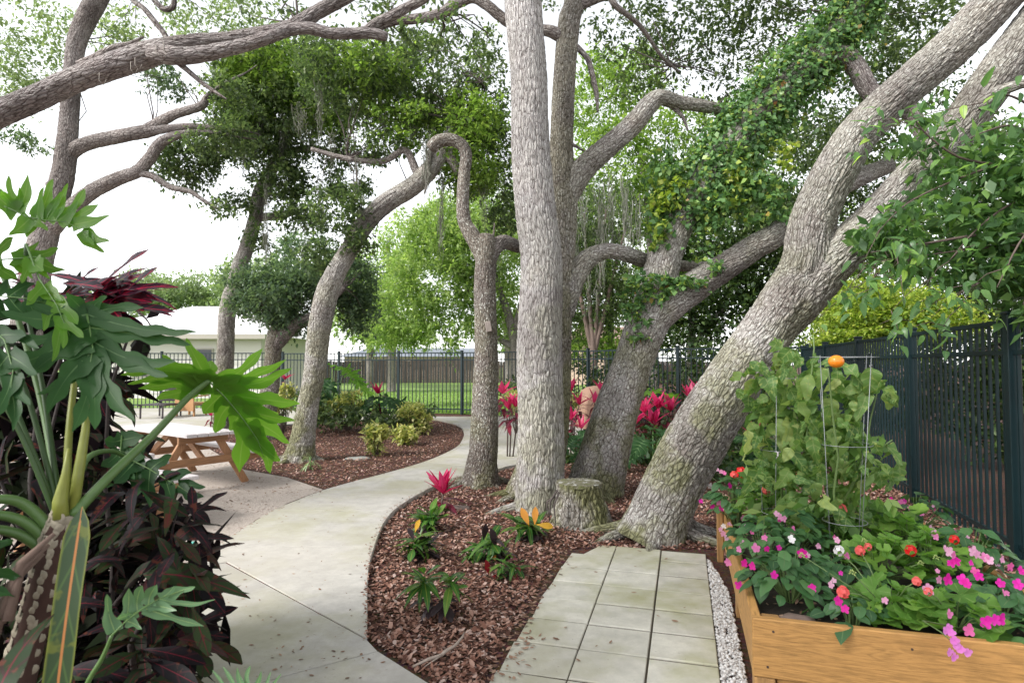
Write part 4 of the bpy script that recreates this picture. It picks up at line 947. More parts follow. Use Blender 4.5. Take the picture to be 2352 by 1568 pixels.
mb = MB(); mb.add([(-17.6, 61.4, 2.35), (-1.4, 61.4, 2.35), (-1.4, 70.6, 2.35), (-17.6, 70.6, 2.35), (-15.5, 66, 3.3), (-3.5, 66, 3.3)], [(0, 1, 5, 4), (1, 2, 5), (2, 3, 4, 5), (3, 0, 4), (0, 3, 2, 1)])
mb.build('roof', simple('far_roof', (.17, .19, .22), .8), nb)
for k in range(3):
    w_ = MB().box(-14.5 + k * 4.5, -13 + k * 4.5, 61.94, 61.99, 1.0, 2.0).build('window', simple('far_pane%d' % k, (.05, .06, .07), .2), nb)
nb2 = thing('neighbour_house', 'pinkish house wall glimpsed between the trunks beyond the fence', 'house', (7.3, 46, 0))
MB().box(4.2, 10.5, 46, 53, 0, 3.4).build('wall', simple('pink_wall', (.62, .45, .38), .9), nb2)
mb = MB(); mb.add([(3.8, 45.5, 3.4), (10.9, 45.5, 3.4), (10.9, 53.5, 3.4), (3.8, 53.5, 3.4), (5.5, 49.5, 4.6), (9.2, 49.5, 4.6)], [(0, 1, 5, 4), (1, 2, 5), (2, 3, 4, 5), (3, 0, 4), (0, 3, 2, 1)])
mb.build('roof', simple('pink_roof', (.3, .2, .17), .9), nb2)

# ---- pale house on the left
M_SIDING = simple('siding', (.58, .55, .52), .8, var=.06, scale=2)
M_ROOFW = simple('white_metal_roof', (.8, .78, .8), .45, var=.05, scale=2)
M_TRIM = simple('house_trim', (.36, .33, .29), .7, var=.1)
M_GLASSD = simple('dark_glass', (.02, .025, .035), .1, var=.2)
hs_ = thing('pale_house', 'pale sided house with white hip roof behind the fence at left', 'house', gp(400, 28))
xa = P(120, 800, 27.0).x; xb = P(612, 772, 27.0).x
ze = P(500, 768, 27.0).z; zr = P(450, 703, 31).z
for k in range(int((ze - .05) / .22) + 1):
    z0 = k * .22; mb = MB()
    mb.add([(xa + .4, 27.42, z0), (xb - .4, 27.42, z0), (xb - .4, 27.45, z0 + .22), (xa + .4, 27.45, z0 + .22), (xa + .4, 27.45, z0), (xb - .4, 27.45, z0)], [(0, 1, 2, 3), (0, 4, 5, 1)])
    mb.build('siding_board', M_SIDING, hs_)
MB().box(xa + .4, xb - .4, 27.46, 35, 0, ze).build('wall', M_SIDING, hs_)
mb = MB()
rv = [(xa, 26.9, ze), (xb, 26.9, ze), (xb, 35.5, ze), (xa, 35.5, ze), (xa + 4, 31.2, zr), (xb - 3.4, 31.2, zr)]
mb.add(rv, [(0, 1, 5, 4), (1, 2, 5), (2, 3, 4, 5), (3, 0, 4), (0, 3, 2, 1)])
rf = mb.build('roof', M_ROOFW, hs_)
seam = MB()
for k in range(26):
    x = xa + .5 + k * .62
    if x > xb - .2: break
    f = min(1, (xb - x) / 3.4, (x - xa) / 4.0)
    seam.bar((x, 26.92, ze + .012), (x, 26.92 + 4.28 * f, ze + (zr - ze) * f + .012), .025, .03)
o = seam.build('roof_seam', M_ROOFW, rf); o['kind'] = 'stuff'
MB().box(xa, xb, 26.85, 26.9, ze - .2, ze + .02).build('gutter', M_TRIM, hs_)
MB().box(xa + .2, xb - .2, 26.92, 27.44, ze - .16, ze - .1).build('soffit', M_TRIM, hs_)
for (a, b_) in ((452, 490), (300, 340)):
    q0 = P(a, 800, 27.4); q1 = P(b_, 800, 27.4)
    wdw = MB().box(q0.x, q1.x, 27.36, 27.41, .95, 2.25).build('window', M_TRIM, hs_)
    MB().box(q0.x + .06, q1.x - .06, 27.34, 27.357, 1.01, 1.58).build('pane', M_GLASSD, wdw)
    MB().box(q0.x + .06, q1.x - .06, 27.34, 27.357, 1.63, 2.19).build('pane', M_GLASSD, wdw)
# ================================================================== OBJECTS
def woodmat(name, base, axis='x', dark=.45, rough=.6, scale=1.0, wear=.3):
    m, t, b, o = newmat(name)
    v = objvec(t)
    mp = nd(t, 'Mapping'); sc = {'x': (1.2, 14, 14), 'y': (14, 1.2, 14), 'z': (14, 14, 1.2)}[axis]
    mp.inputs['Scale'].default_value = tuple(k * scale for k in sc); lk(t, v, mp.inputs['Vector'])
    rnd = nd(t, 'ObjectInfo').outputs['Random']
    va = nd(t, 'VectorMath', operation='ADD'); lk(t, mp.outputs[0], va.inputs[0])
    cb = nd(t, 'CombineXYZ'); lk(t, mathn(t, 'MULTIPLY', rnd, 37.0), cb.inputs[0]); lk(t, mathn(t, 'MULTIPLY', rnd, 11.0), cb.inputs[1]); lk(t, cb.outputs[0], va.inputs[1])
    n0 = noise(t, .55, 3, .5, va.outputs[0], 1.2)
    ring = mathn(t, 'SINE', mathn(t, 'MULTIPLY', n0, 46.0))
    n1 = noise(t, 6, 5, .65, va.outputs[0])
    k = mathn(t, 'ADD', mathn(t, 'MULTIPLY', ring, .1), n1)
    c = ramp(t, k, [(.15, tuple(x * (1 - dark) for x in base)), (.55, base), (.95, tuple(min(1, x * 1.3) for x in base))])
    n2 = noise(t, 5, 4, .6, v)
    c = mixc(t, ramp(t, n2, [(.5, 0), (.75, wear)]), c, tuple(x * .45 for x in base))
    vv = nd(t, 'TexVoronoi', feature='F1'); vv.inputs['Scale'].default_value = 3.1; lk(t, v, vv.inputs['Vector'])
    c = mixc(t, ramp(t, vv.outputs['Distance'], [(.02, .8), (.055, 0)]), c, tuple(x * .22 for x in base))
    c = mixc(t, 1.0, c, ramp(t, rnd, [(0, .85), (1, 1.1)]), 'MULTIPLY')
    lk(t, c, b.inputs['Base Color']); b.inputs['Roughness'].default_value = rough; b.inputs['Specular IOR Level'].default_value = .35
    bump(t, b, k, .25, .004)
    return m
W_HONEY = (.44, .235, .075)
M_WX = woodmat('cedar_x', W_HONEY, 'x', .5, .6, 2.0, .4); M_WY = woodmat('cedar_y', W_HONEY, 'y', .5, .6, 2.0, .4); M_WZ = woodmat('cedar_z', (.36, .2, .075), 'z')
M_SOIL = simple('potting_soil', (.028, .02, .016), .95, var=.6, scale=60, bmp=.6)
M_NAIL = simple('nail_head', (.09, .06, .05), .5, .5)
# ---- raised planter
PC = Vector((1.067, 2.75, 0)); PW, PL, PH = 1.36, 2.1, .38
PM = Matrix(((PU.x, PV.x, 0, PC.x), (PU.y, PV.y, 0, PC.y), (0, 0, 1, 0), (0, 0, 0, 1)))
def PP(a, b, z): return PM @ Vector((a, b, z))
pl = thing('raised_planter', 'honey coloured wooden raised planter full of geraniums and impatiens', 'planter', PC); pl.rotation_euler = (0, 0, math.atan2(PU.y, PU.x))
def pbox(name, mat, *a, **k): return MB().box(*a, **k).build(name, mat, pl, M=PM)
pbox('front_board', M_WX, -.002, PW, 0, .04, .125, PH, bev=.005)
pbox('back_board', M_WX, -.002, PW, PL - .04, PL, .125, PH, bev=.005)
pbox('side_board', M_WY, 0, .04, .043, PL - .043, .128, PH - .003, bev=.005)
pbox('side_board', M_WY, PW - .042, PW - .002, .043, PL - .043, .128, PH - .003, bev=.005)
pbox('lower_board', M_WX, .1, PW - .1, .03, .06, .01, .118, bev=.004)
pbox('lower_board', M_WY, .03, .06, .1, PL - .1, .01, .118, bev=.004)
for (a, b_) in ((.004, .006), (.004, .96), (PW - .095, .006), (PW - .095, .96), (PW - .095, PL - .1)):
    pbox('leg', M_WZ, a, a + .088, b_, b_ + .088, 0, .122, bev=.005)
pbox('leg', M_WZ, -.05, -.003, PL - .09, PL, 0, PH + .004, bev=.005)
pbox('inner_cleat', M_WZ, .045, .125, .045, .125, .14, PH - .02, bev=.005)
for (a, z) in ((.085, .33), (.06, .175), (.62, .32), (.64, .165), (1.2, .32)):
    MB().tube([PP(a, -.002, z), PP(a, .004, z)], .0055, 8).build('nail', M_NAIL, pl)
n = 36
gx_, gy_ = np.meshgrid(np.linspace(.042, PW - .044, n), np.linspace(.042, PL - .042, n))
zz = .315 + .022 * perlin(gx_ * 9, gy_ * 9) + .02 * perlin(gx_ * 3, gy_ * 3)
V = np.stack([gx_.ravel(), gy_.ravel(), zz.ravel()], 1); i, j = np.meshgrid(np.arange(n - 1), np.arange(n - 1), indexing='ij')
F = np.stack([i * n + j, i * n + j + 1, (i + 1) * n + j + 1, (i + 1) * n + j], -1).reshape(-1, 4)
link('soil', npmesh('soil', V, F, True), pl, M_SOIL, PM)
r_ = np.random.default_rng(50); q = [PP(r_.uniform(.05, PW - .06), r_.uniform(.05, PL - .06), 0) for _ in range(420)]
o = chips('soil_debris', np.array([a.x for a in q]), np.array([a.y for a in q]), .325, .012, .04, .4, M_DRY, 51, .015, .4, pl); o['kind'] = 'stuff'
o.matrix_basis = world_of(pl).inverted()
# ---- flat stone lying in the planter's near corner
def rock(name, label, cat, c, r, mat, seed=1, flat=.5):
    r_ = np.random.default_rng(seed); nu, nv = 14, 8; V = []
    for iv in range(nv + 1):
        ph = -math.pi / 2 + math.pi * iv / nv
        for iu in range(nu):
            th = 2 * math.pi * iu / nu
            d = np.array([math.cos(ph) * math.cos(th), math.cos(ph) * math.sin(th), math.sin(ph)])
            k = 1 + .3 * float(perlin(d[0] * 1.7 + seed, d[1] * 1.7 + d[2])) + .1 * float(perlin(d[0] * 5 + seed, d[2] * 5 + d[1]))
            V.append(d * k)
    V = np.array(V) * np.array([r[0], r[1], r[2]]) + np.array(c)
    F = [[iv * nu + iu, iv * nu + (iu + 1) % nu, (iv + 1) * nu + (iu + 1) % nu, (iv + 1) * nu + iu] for iv in range(nv) for iu in range(nu)]
    return tag(link(name, npmesh(name, V, F, True), None, mat), label, cat)
rock('stone', 'flat brown stone lying in the near corner of the planter', 'stone', tuple(PP(.2, .13, .335)), (.09, .06, .03), simple('brown_stone', (.15, .105, .085), .85, var=.3), 3)
rock('stone', 'flat pale grey stone lying in the left mulch bed', 'stone', tuple(G(822, 1053)), (.2, .12, .035), simple('grey_stone', (.25, .25, .23), .9, var=.3), 4)
rock('stone', 'large grey brown dead leaf lying beside the pink ti plant', 'stone', tuple(G(1052, 1168)), (.14, .07, .035), simple('dead_leaf_grey', (.24, .19, .17), .8, var=.3), 6)  # fallen dead leaf, shaped as a flattened lump

# ---- tree stump
stump = thing('tree_stump', 'low mossy cut tree stump beside the tall pale trunk', 'stump', tuple(G(1332, 1205)))
sc_ = G(1332, 1200)
limb('bark', [(sc_.x + .01, sc_.y, -.02, .275), (sc_.x + .01, sc_.y, .08, .25), (sc_.x, sc_.y, .2, .225), (sc_.x - .006, sc_.y, .32, .212), (sc_.x - .006, sc_.y, .385, .214)], M_BARK_MOSS, stump, .012, .008, .028, .22, 201, .06, cap1=False)
def stump_top():
    m, t, b, o = newmat('stump_top')
    v = posvec(t); n1 = noise(t, 15, 6, .7, v); n2 = noise(t, 70, 5, .75, v)
    c = mixc(t, ramp(t, n2, [(.3, 0), (.7, 1)]), (.05, .045, .03), (.24, .22, .15)); c = mixc(t, ramp(t, n1, [(.55, 0), (.62, .85)]), c, (.5, .5, .47)); c = mixc(t, ramp(t, n1, [(.38, .85), (.5, 0)]), c, (.11, .12, .035))
    lk(t, c, b.inputs['Base Color']); b.inputs['Roughness'].default_value = .95; bump(t, b, n2, 1.0, .025)
    return m
mb = MB(); n = 40; mb.v = [(sc_.x - .006, sc_.y, .4)]
for k, (rr, zz_) in enumerate(((.08, .398), (.15, .394), (.205, .385), (.221, .365))):
    for j in range(n):
        th = 2 * math.pi * j / n; q = rr * (1 + .04 * math.sin(3 * th) + .02 * math.sin(7 * th + 1))
        mb.v.append((sc_.x - .006 + q * math.cos(th), sc_.y + q * math.sin(th), zz_ + random.uniform(-.004, .004)))
mb.f = [(0, 1 + j, 1 + (j + 1) % n) for j in range(n)] + [(1 + k * n + j, 1 + k * n + n + j, 1 + k * n + n + (j + 1) % n, 1 + k * n + (j + 1) % n) for k in range(3) for j in range(n)]
mb.build('cut_face', stump_top(), stump, True)
mb = MB()
for (a, b_) in (((1280, 1125), (1262, 1195)), ((1284, 1130), (1276, 1205)), ((1275, 1140), (1255, 1180))):
    q0 = P(*a, 5.6); q1 = P(*b_, 5.55); mb.tube([q0, (q0 + q1) / 2 + Vector((-.03, -.02, .04)), q1], [.010, .009, .004], 5)
mb.build('root', M_TWIG, stump, True)
# ---- block on the slender trunk
pq = P(1122, 750, 7.52); Mq = Matrix.Translation(pq) @ Matrix.Rotation(math.radians(-10), 4, 'Y')
bl = tag(MB().box(-.036, .036, -.03, .03, -.065, .065, bev=.006).build('wooden_block', woodmat('grey_wood', (.33, .28, .25), 'z'), None, M=Mq), 'small weathered wooden block fixed to the slender spotted trunk', 'wooden block')
# ---- tan covered grill behind the trunks
tb = G(1365, 985); gr = thing('covered_grill', 'grill under a tan fabric cover behind the pink ti plants', 'grill', tuple(tb))
M_TAN = simple('tan_fabric', (.35, .21, .15), .85, var=.12, scale=8, bmp=.1)
def lofted(secs, nseg=8):
    mb = MB(); k = 4 * nseg
    for (hx, hy, z, rd) in secs:
        for q in range(4):
            cx_, cy_ = ((hx - rd, hy - rd), (-hx + rd, hy - rd), (-hx + rd, -hy + rd), (hx - rd, -hy + rd))[q]
            for j in range(nseg):
                a = math.pi / 2 * (q + j / (nseg - 1)); mb.v.append((cx_ + rd * math.cos(a), cy_ + rd * math.sin(a), z))
    for s in range(len(secs) - 1):
        for j in range(k): mb.f.append((s * k + j, s * k + (j + 1) % k, (s + 1) * k + (j + 1) % k, (s + 1) * k + j))
    mb.f.append(tuple((len(secs) - 1) * k + j for j in range(k)))
    return mb
zt = P(1355, 886, tb.y).z
Mg = Matrix.Translation(tb + Vector((.1, 0, 0))) @ Matrix.Rotation(.3, 4, 'Z')
lofted([(.52, .36, .05, .06), (.5, .34, .35, .06), (.47, .31, zt - .42, .06), (.34, .26, zt - .1, .09), (.26, .2, zt - .03, .12), (.12, .1, zt, .09)]).build('cover', M_TAN, gr, True, Mg)
lofted([(.475, .315, zt - .43, .06), (.478, .318, zt - .415, .06), (.455, .3, zt - .4, .06)]).build('seam', simple('tan_seam', (.27, .15, .11), .9), gr, True, Mg)

# ---- picnic tables
M_PTOP = woodmat('picnic_top_sheen', (.5, .46, .46), 'x', .25, .38, wear=.1); M_PSIDE = woodmat('picnic_frame', (.33, .17, .085), 'y', .4); M_PLEG = woodmat('picnic_leg', (.33, .17, .085), 'z', .4)  # top planks: weathered tone with the sky's reflection put into the colour
def picnic_table(label, corner, ang, L=1.8, Wd=.64, Ht=.7):
    c, s = math.cos(ang), math.sin(ang)
    M = Matrix(((c, -s, 0, corner[0]), (s, c, 0, corner[1]), (0, 0, 1, 0), (0, 0, 0, 1)))      # x along the table away from the corner, y across (negative = to the far right)
    t = thing('picnic_table', label, 'picnic table', tuple(M @ Vector((L / 2, -Wd / 2, 0)))); t.rotation_euler = (0, 0, ang)
    nb_ = 5; w_ = Wd / nb_
    for k in range(nb_): MB().box(0, L, -w_ * (k + 1) + .004, -w_ * k - .004, Ht - .04, Ht, bev=.004).build('top_plank', M_PTOP, t, M=M)
    for yb in (.18, -Wd - .18 - .25):
        for k in range(2): MB().box(0, L, yb + k * .127, yb + k * .127 + .12, .40, .438, bev=.004).build('bench_plank', M_PTOP, t, M=M)
    for x in (.22, L - .26):
        MB().box(x, x + .04, -Wd - .44, .44, .30, .39, bev=.004).build('crossbeam', M_PSIDE, t, M=M)
        MB().box(x, x + .04, -Wd + .02, -.02, Ht - .13, Ht - .043, bev=.004).build('top_cleat', M_PSIDE, t, M=M)
        for (y0, y1) in ((-.14, .26), (-Wd + .14, -Wd - .26)):
            MB().bar(M @ Vector((x + .062, y0, Ht - .05)), M @ Vector((x + .062, y1, 0.0)), .04, .085, up=M.to_3x3() @ Vector((0, 1, 0)), bev=.004).build('leg', M_PLEG, t)
        xb = x + .5 if x < L / 2 else x - .5
        MB().bar(M @ Vector((x + .02, -Wd / 2, .36)), M @ Vector((xb, -Wd / 2, Ht - .06)), .04, .08, bev=.004).build('brace', M_PSIDE, t)
    return t
picnic_table('brown picnic table with weathered top coloured with pale sky sheen beside the sand and left bed', (-3.72, 7.0), math.radians(144))
picnic_table('picnic table half hidden behind the large split leaf plant at left', (-3.55, 5.0), math.radians(150))
# ---- garden chair on the far patio
M_WICK = simple('wicker_tan', (.36, .19, .085), .7, var=.25, scale=60, bmp=.3)
cb = G(440, 958); ch = thing('garden_chair', 'tan wooden garden chair seen from behind on the far patio', 'chair', tuple(cb))
Mc = Matrix.Translation(cb) @ Matrix.Rotation(-.2, 4, 'Z')
for (x, y) in ((-.28, -.25), (.28, -.25), (-.28, .25), (.28, .25)): MB().box(x - .025, x + .025, y - .025, y + .025, .05, .42, bev=.005).build('leg', M_WICK, ch, M=Mc)
MB().box(-.3, .3, -.27, .3, .36, .43, bev=.01).build('seat', M_WICK, ch, M=Mc)
mb = MB(); prof = [(-.30, .2), (-.30, .7), (-.26, .84), (-.15, .93), (0, .96), (.15, .93), (.26, .84), (.30, .7), (.30, .2)]
mb.v = [(x, -.27, z) for x, z in prof] + [(x, -.31, z) for x, z in prof]; k = len(prof)
mb.f = [tuple(range(k)), tuple(range(2 * k - 1, k - 1, -1))] + [(i, i + k, (i + 1) % k + k, (i + 1) % k) for i in range(k)]
mb.build('backrest', M_WICK, ch, M=Mc)
for x in (-.3, .3): MB().box(x - .03, x + .03, -.27, .28, .6, .64, bev=.006).build('armrest', M_WICK, ch, M=Mc)
# dark loungers on the far patio
M_DKM = simple('dark_metal', (.03, .022, .024), .4)
lb = G(372, 962); lo = thing('garden_chair', 'low dark metal lounge chair on the far patio left of the tan chair', 'chair', tuple(lb))
for (x, y) in ((-.3, -.5), (.3, -.5), (-.3, .4), (.3, .4)): MB().bar(lb + Vector((x, y, 0)), lb + Vector((x, y, .42)), .035, .035).build('leg', M_DKM, lo)
for k in range(7): MB().box(-.33, .33, -.5 + k * .14, -.4 + k * .14, .40, .425).build('slat', M_DKM, lo, M=Matrix.Translation(lb))
MB().bar(lb + Vector((-.35, -.55, .41)), lb + Vector((-.35, .5, .41)), .04, .04).build('rail', M_DKM, lo)
MB().bar(lb + Vector((.35, -.55, .41)), lb + Vector((.35, .5, .41)), .04, .04).build('rail', M_DKM, lo)
for k in range(5): MB().box(-.33, .33, .42 + k * .05, .44 + k * .05, .47 + k * .1, .55 + k * .1).build('back_slat', M_DKM, lo, M=Matrix.Translation(lb))
# ---- small things on the ground
mb = MB(); sp_ = [(948, 1530), (985, 1512), (1015, 1503), (1022, 1495), (1045, 1482), (1062, 1462), (1066, 1452)]
mb.tube([G(a, b_, .03 + .012 * (k % 2)) for k, (a, b_) in enumerate(sp_)], [.005, .008, .009, .009, .008, .006, .003], 6)
mb.tube([G(1015, 1503, .036), G(990, 1520, .03), G(975, 1530, .026)], [.006, .004, .002], 5)
tag(mb.build('fallen_branch', simple('bare_twig', (.32, .26, .22), .9, var=.3), None, True), 'thin bare crooked branch lying on the mulch near the path', 'branch')
tq = G(441, 1249, .01)
mb = MB(); nn = 12
for (rr, z) in ((.035, 0), (.036, .012), (.03, .018), (.0, .02)):
    mb.v += [(tq.x + rr * 1.2 * math.cos(2 * math.pi * j / nn), tq.y + rr * math.sin(2 * math.pi * j / nn), .008 + z) for j in range(nn)]
mb.f = [(r2 * nn + j, r2 * nn + (j + 1) % nn, r2 * nn + nn + (j + 1) % nn, r2 * nn + nn + j) for r2 in range(3) for j in range(nn)]
tag(mb.build('plastic_lid', simple('turquoise_plastic', (.12, .42, .36), .4), None, True), 'small turquoise plastic lid lying at the edge of the sand', 'lid')
# ================================================================== PLANTS
def strip_leaf(name, L, W, prof='lance', droop=.3, fold=.15, wave=0.0, n=9, twist=0.0, seed=1):
    r = np.random.default_rng(seed); V = []; uv = []
    for i in range(n + 1):
        v = i / n
        if prof == 'lance': w = math.sin(math.pi * min(1, v ** .75)) ** .8 * (1 - .15 * v)
        elif prof == 'ovate': w = math.sin(math.pi * v ** .62) ** .75
        elif prof == 'oval': w = math.sin(math.pi * v ** .85) ** .62
        elif prof == 'spat': w = max(.12, math.sin(math.pi * min(1, v ** 1.6)) ** .7)
        else: w = min(1, v * 8, (1 - v) * 5) ** .6
        w = max(w, .03 if 0 < i < n else .012) * W / 2
        y = L * v * (1 - .12 * droop * v); z = -droop * L * v * v
        wz = wave * W * math.sin(v * 14 + seed); wz2 = wave * W * math.sin(v * 13 + 2 + seed)
        tw = twist * v
        for s in (-1, 0, 1):
            x = s * w * math.cos(tw); zz = z + abs(s) * fold * w + s * w * math.sin(tw) + (wz if s < 0 else wz2 if s > 0 else 0)
            V.append((x, y, zz)); uv.append((.5 + s * .5, v))
    F = [[i * 3 + k, i * 3 + k + 1, i * 3 + 4 + k, i * 3 + 3 + k] for i in range(n) for k in range(2)]
    return npmesh(name, V, F, True, None, uv)
def round_leaf(name, R, scallop=.07, cup=.25, n=28, seed=1, wave=.1):
    V = [(0, 0, 0)]; uv = [(.5, .5)]
    for k, f in enumerate((.35, .7, 1.0)):
        for j in range(n):
            th = -math.pi / 2 + .22 + (2 * math.pi - .44) * j / (n - 1)
            rr = R * f * (1 + (scallop * math.sin(th * 7 * 2 + seed) + .06 * math.sin(th * 7)) * f)
            z = cup * R * f * f + wave * R * f * math.sin(3 * th + seed) + .03 * R * f * math.cos(14 * th)
            V.append((rr * math.cos(th), rr * math.sin(th) + R * .1, z)); uv.append((th / 6.283, f))
    F = []
    for j in range(n - 1):
        F.append([0, 1 + j, 2 + j, 2 + j])
    Fq = [[1 + k * n + j, 1 + k * n + n + j, 1 + k * n + n + j + 1, 1 + k * n + j + 1] for k in range(2) for j in range(n - 1)]
    me = bpy.data.meshes.new(name)
    me.from_pydata(V, [], [f[:3] for f in F] + Fq); me.polygons.foreach_set('use_smooth', [True] * len(me.polygons))
    l = me.uv_layers.new(name='UVMap')
    for lp_ in me.loops: l.data[lp_.index].uv = uv[lp_.vertex_index]
    me.update()
    return me
def orient(pos, d, up=(0, 0, 1), s=1.0, sx=None):
    y = Vector(d).normalized(); z = Vector(up); z = z - y * z.dot(y)
    if z.length < 1e-4: z = y.orthogonal()
    z.normalize(); x = y.cross(z); sx = s if sx is None else sx
    return Matrix(((x.x * sx, y.x * s, z.x * s, pos[0]), (x.y * sx, y.y * s, z.y * s, pos[1]), (x.z * sx, y.z * s, z.z * s, pos[2]), (0, 0, 0, 1)))
def uvnode(t):
    u = nd(t, 'UVMap'); s = nd(t, 'SeparateXYZ'); lk(t, u.outputs[0], s.inputs[0]); return s.outputs[0], s.outputs[1]
def midrib(col, width=.05, side=None, sidecol=None, spots=None, spotcol=None, edge=None):
    def f(t, c):
        u, v = uvnode(t)
        d = mathn(t, 'ABSOLUTE', mathn(t, 'SUBTRACT', u, .5))
        if sidecol:
            k = mathn(t, 'SINE', mathn(t, 'MULTIPLY', mathn(t, 'SUBTRACT', v, mathn(t, 'MULTIPLY', d, .35)), side))
            c = mixc(t, ramp(t, k, [(.80, 0), (.97, .7)]), c, sidecol)
        if spots:
            n_ = noise(t, spots, 3, .6, posvec(t)); c = mixc(t, ramp(t, n_, [(.6, 0), (.66, .9)]), c, spotcol)
        if edge: c = mixc(t, ramp(t, d, [(.4, 0), (.5, .9)]), c, edge)
        c = mixc(t, ramp(t, d, [(width * .6, 1), (width, 0)]), c, col)
        return c
    return f
def plant(name, label, cat, base, group=None): return thing(name, label, cat, base, group=group)
RP = random.Random(11)
def rdir(az, el): return Vector((math.cos(az) * math.cos(el), math.sin(az) * math.cos(el), math.sin(el)))

# ---- leaf materials
M_PHILO = leafmat('philodendron_leaf', [(0, (.018, .055, .018)), (1, (.032, .085, .026))], .34, .42, False, lambda t, c: mixc(t, mathn(t, 'MULTIPLY', ramp(t, uvnode(t)[0], [(.03, .8), (.08, 0)]), ramp(t, uvnode(t)[1], [(.1, 1), (.7, .15)])), c, (.15, .25, .11)), spec=.18, tr_gain=2.0)
M_PHILO_B = leafmat('philodendron_bright', [(0, (.075, .17, .02)), (1, (.11, .23, .03))], .55, .35, False, lambda t, c: mixc(t, ramp(t, uvnode(t)[0], [(.04, .7), (.09, 0)]), c, (.17, .27, .07)), tr_gain=2.6)
M_PHILO_P = leafmat('philodendron_pale', [(0, (.11, .21, .1)), (1, (.14, .26, .12))], .35, .35, False, lambda t, c: mixc(t, ramp(t, uvnode(t)[0], [(.04, .8), (.09, 0)]), c, (.3, .42, .16)))
M_PET = simple('petiole_green', (.075, .14, .04), .4, var=.2); M_PETD = simple('petiole_dark', (.04, .08, .025), .45, var=.2); M_PETY = simple('petiole_yellow', (.2, .22, .045), .4, var=.3)
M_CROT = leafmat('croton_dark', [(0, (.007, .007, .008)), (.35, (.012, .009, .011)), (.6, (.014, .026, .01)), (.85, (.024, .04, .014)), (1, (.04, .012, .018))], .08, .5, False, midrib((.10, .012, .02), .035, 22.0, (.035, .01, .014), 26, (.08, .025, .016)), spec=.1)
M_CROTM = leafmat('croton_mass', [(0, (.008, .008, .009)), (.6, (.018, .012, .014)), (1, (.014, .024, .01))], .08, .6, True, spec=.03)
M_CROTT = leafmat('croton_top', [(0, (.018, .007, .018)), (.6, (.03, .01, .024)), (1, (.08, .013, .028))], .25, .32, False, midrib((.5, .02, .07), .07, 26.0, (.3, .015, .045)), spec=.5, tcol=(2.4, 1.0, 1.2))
M_STRAP = leafmat('croton_strap', [(0, (.022, .045, .016)), (1, (.03, .058, .02))], .25, .35, False, midrib((.4, .16, .05), .055, 30.0, (.06, .11, .03), 14, (.1, .12, .02), (.17, .19, .03)))
M_BEDC = leafmat('croton_green', [(0, (.03, .09, .02)), (.6, (.06, .16, .03)), (.85, (.12, .22, .04)), (1, (.03, .05, .025))], .35, .3, False, midrib((.2, .26, .05), .06))
M_BEDY = leafmat('croton_yellow', [(0, (.6, .38, .03)), (.5, (.7, .3, .05)), (1, (.65, .2, .07))], .35, .4, False)
M_BEDR = leafmat('croton_red', [(0, (.22, .015, .02)), (1, (.09, .012, .02))], .25, .35, False, tcol=(2, .8, .8))
M_BEDK = leafmat('croton_black', [(0, (.02, .012, .015)), (1, (.035, .02, .025))], .1, .4, False)
M_TI = leafmat('ti_pink', [(0, (.34, .008, .055)), (.5, (.48, .016, .1)), (1, (.58, .06, .17))], .35, .35, False, midrib((.6, .12, .2), .04), tcol=(1.5, 1.2, 1.4))
M_TID = leafmat('ti_dark', [(0, (.045, .014, .022)), (.6, (.1, .016, .03)), (1, (.2, .03, .05))], .25, .35, False, midrib((.22, .03, .06), .05), tcol=(2, 1, 1.2))
M_VAR = leafmat('variegated_leaf', [(0, (.1, .18, .04)), (.35, (.3, .34, .1)), (.75, (.55, .52, .2)), (1, (.66, .62, .34))], .35, .4)
M_SPID = leafmat('spider_leaf', [(0, (.1, .2, .08)), (.5, (.22, .34, .16)), (1, (.42, .5, .3))], .35, .4, False)
M_IMP = leafmat('impatiens_leaf', [(0, (.035, .09, .036)), (.55, (.06, .145, .055)), (1, (.1, .21, .07))], .34, .35, False, midrib((.1, .17, .07), .04))
M_GER = leafmat('geranium_leaf', [(0, (.08, .18, .032)), (.6, (.13, .27, .045)), (1, (.21, .36, .065))], .42, .5, False, lambda t, c: mixc(t, ramp(t, mathn(t, 'SINE', mathn(t, 'MULTIPLY', uvnode(t)[0], 44.0)), [(.88, 0), (.99, .5)]), c, (.22, .32, .1)))
M_TOM = leafmat('tomato_leaf', [(0, (.08, .165, .045)), (.5, (.135, .24, .065)), (.85, (.22, .32, .1)), (1, (.36, .41, .15))], .42, .5, False, midrib((.24, .32, .12), .05, 26.0, (.26, .34, .12), 34, (.34, .38, .12)))
M_TOMI = leafmat('tomato_mass', [(0, (.09, .18, .045)), (.6, (.15, .26, .07)), (1, (.27, .36, .12))], .42, .5)
M_SHRUB = leafmat('shrub_leaf', [(0, (.06, .13, .05)), (.6, (.1, .2, .07)), (.9, (.17, .3, .09)), (1, (.32, .46, .09))], .5, .35, False, midrib((.13, .2, .08), .045), tr_gain=2.1)
M_SHRUB_I = leafmat('shrub_leaf_mass', [(0, (.055, .12, .045)), (.7, (.1, .19, .065)), (1, (.18, .3, .09))], .48, .35)
M_STEMG = simple('stem_green', (.12, .18, .06), .5); M_STEMB = simple('stem_brown', (.09, .065, .055), .8, var=.3); M_STEMD = simple('stem_dark', (.035, .027, .025), .8, var=.3)

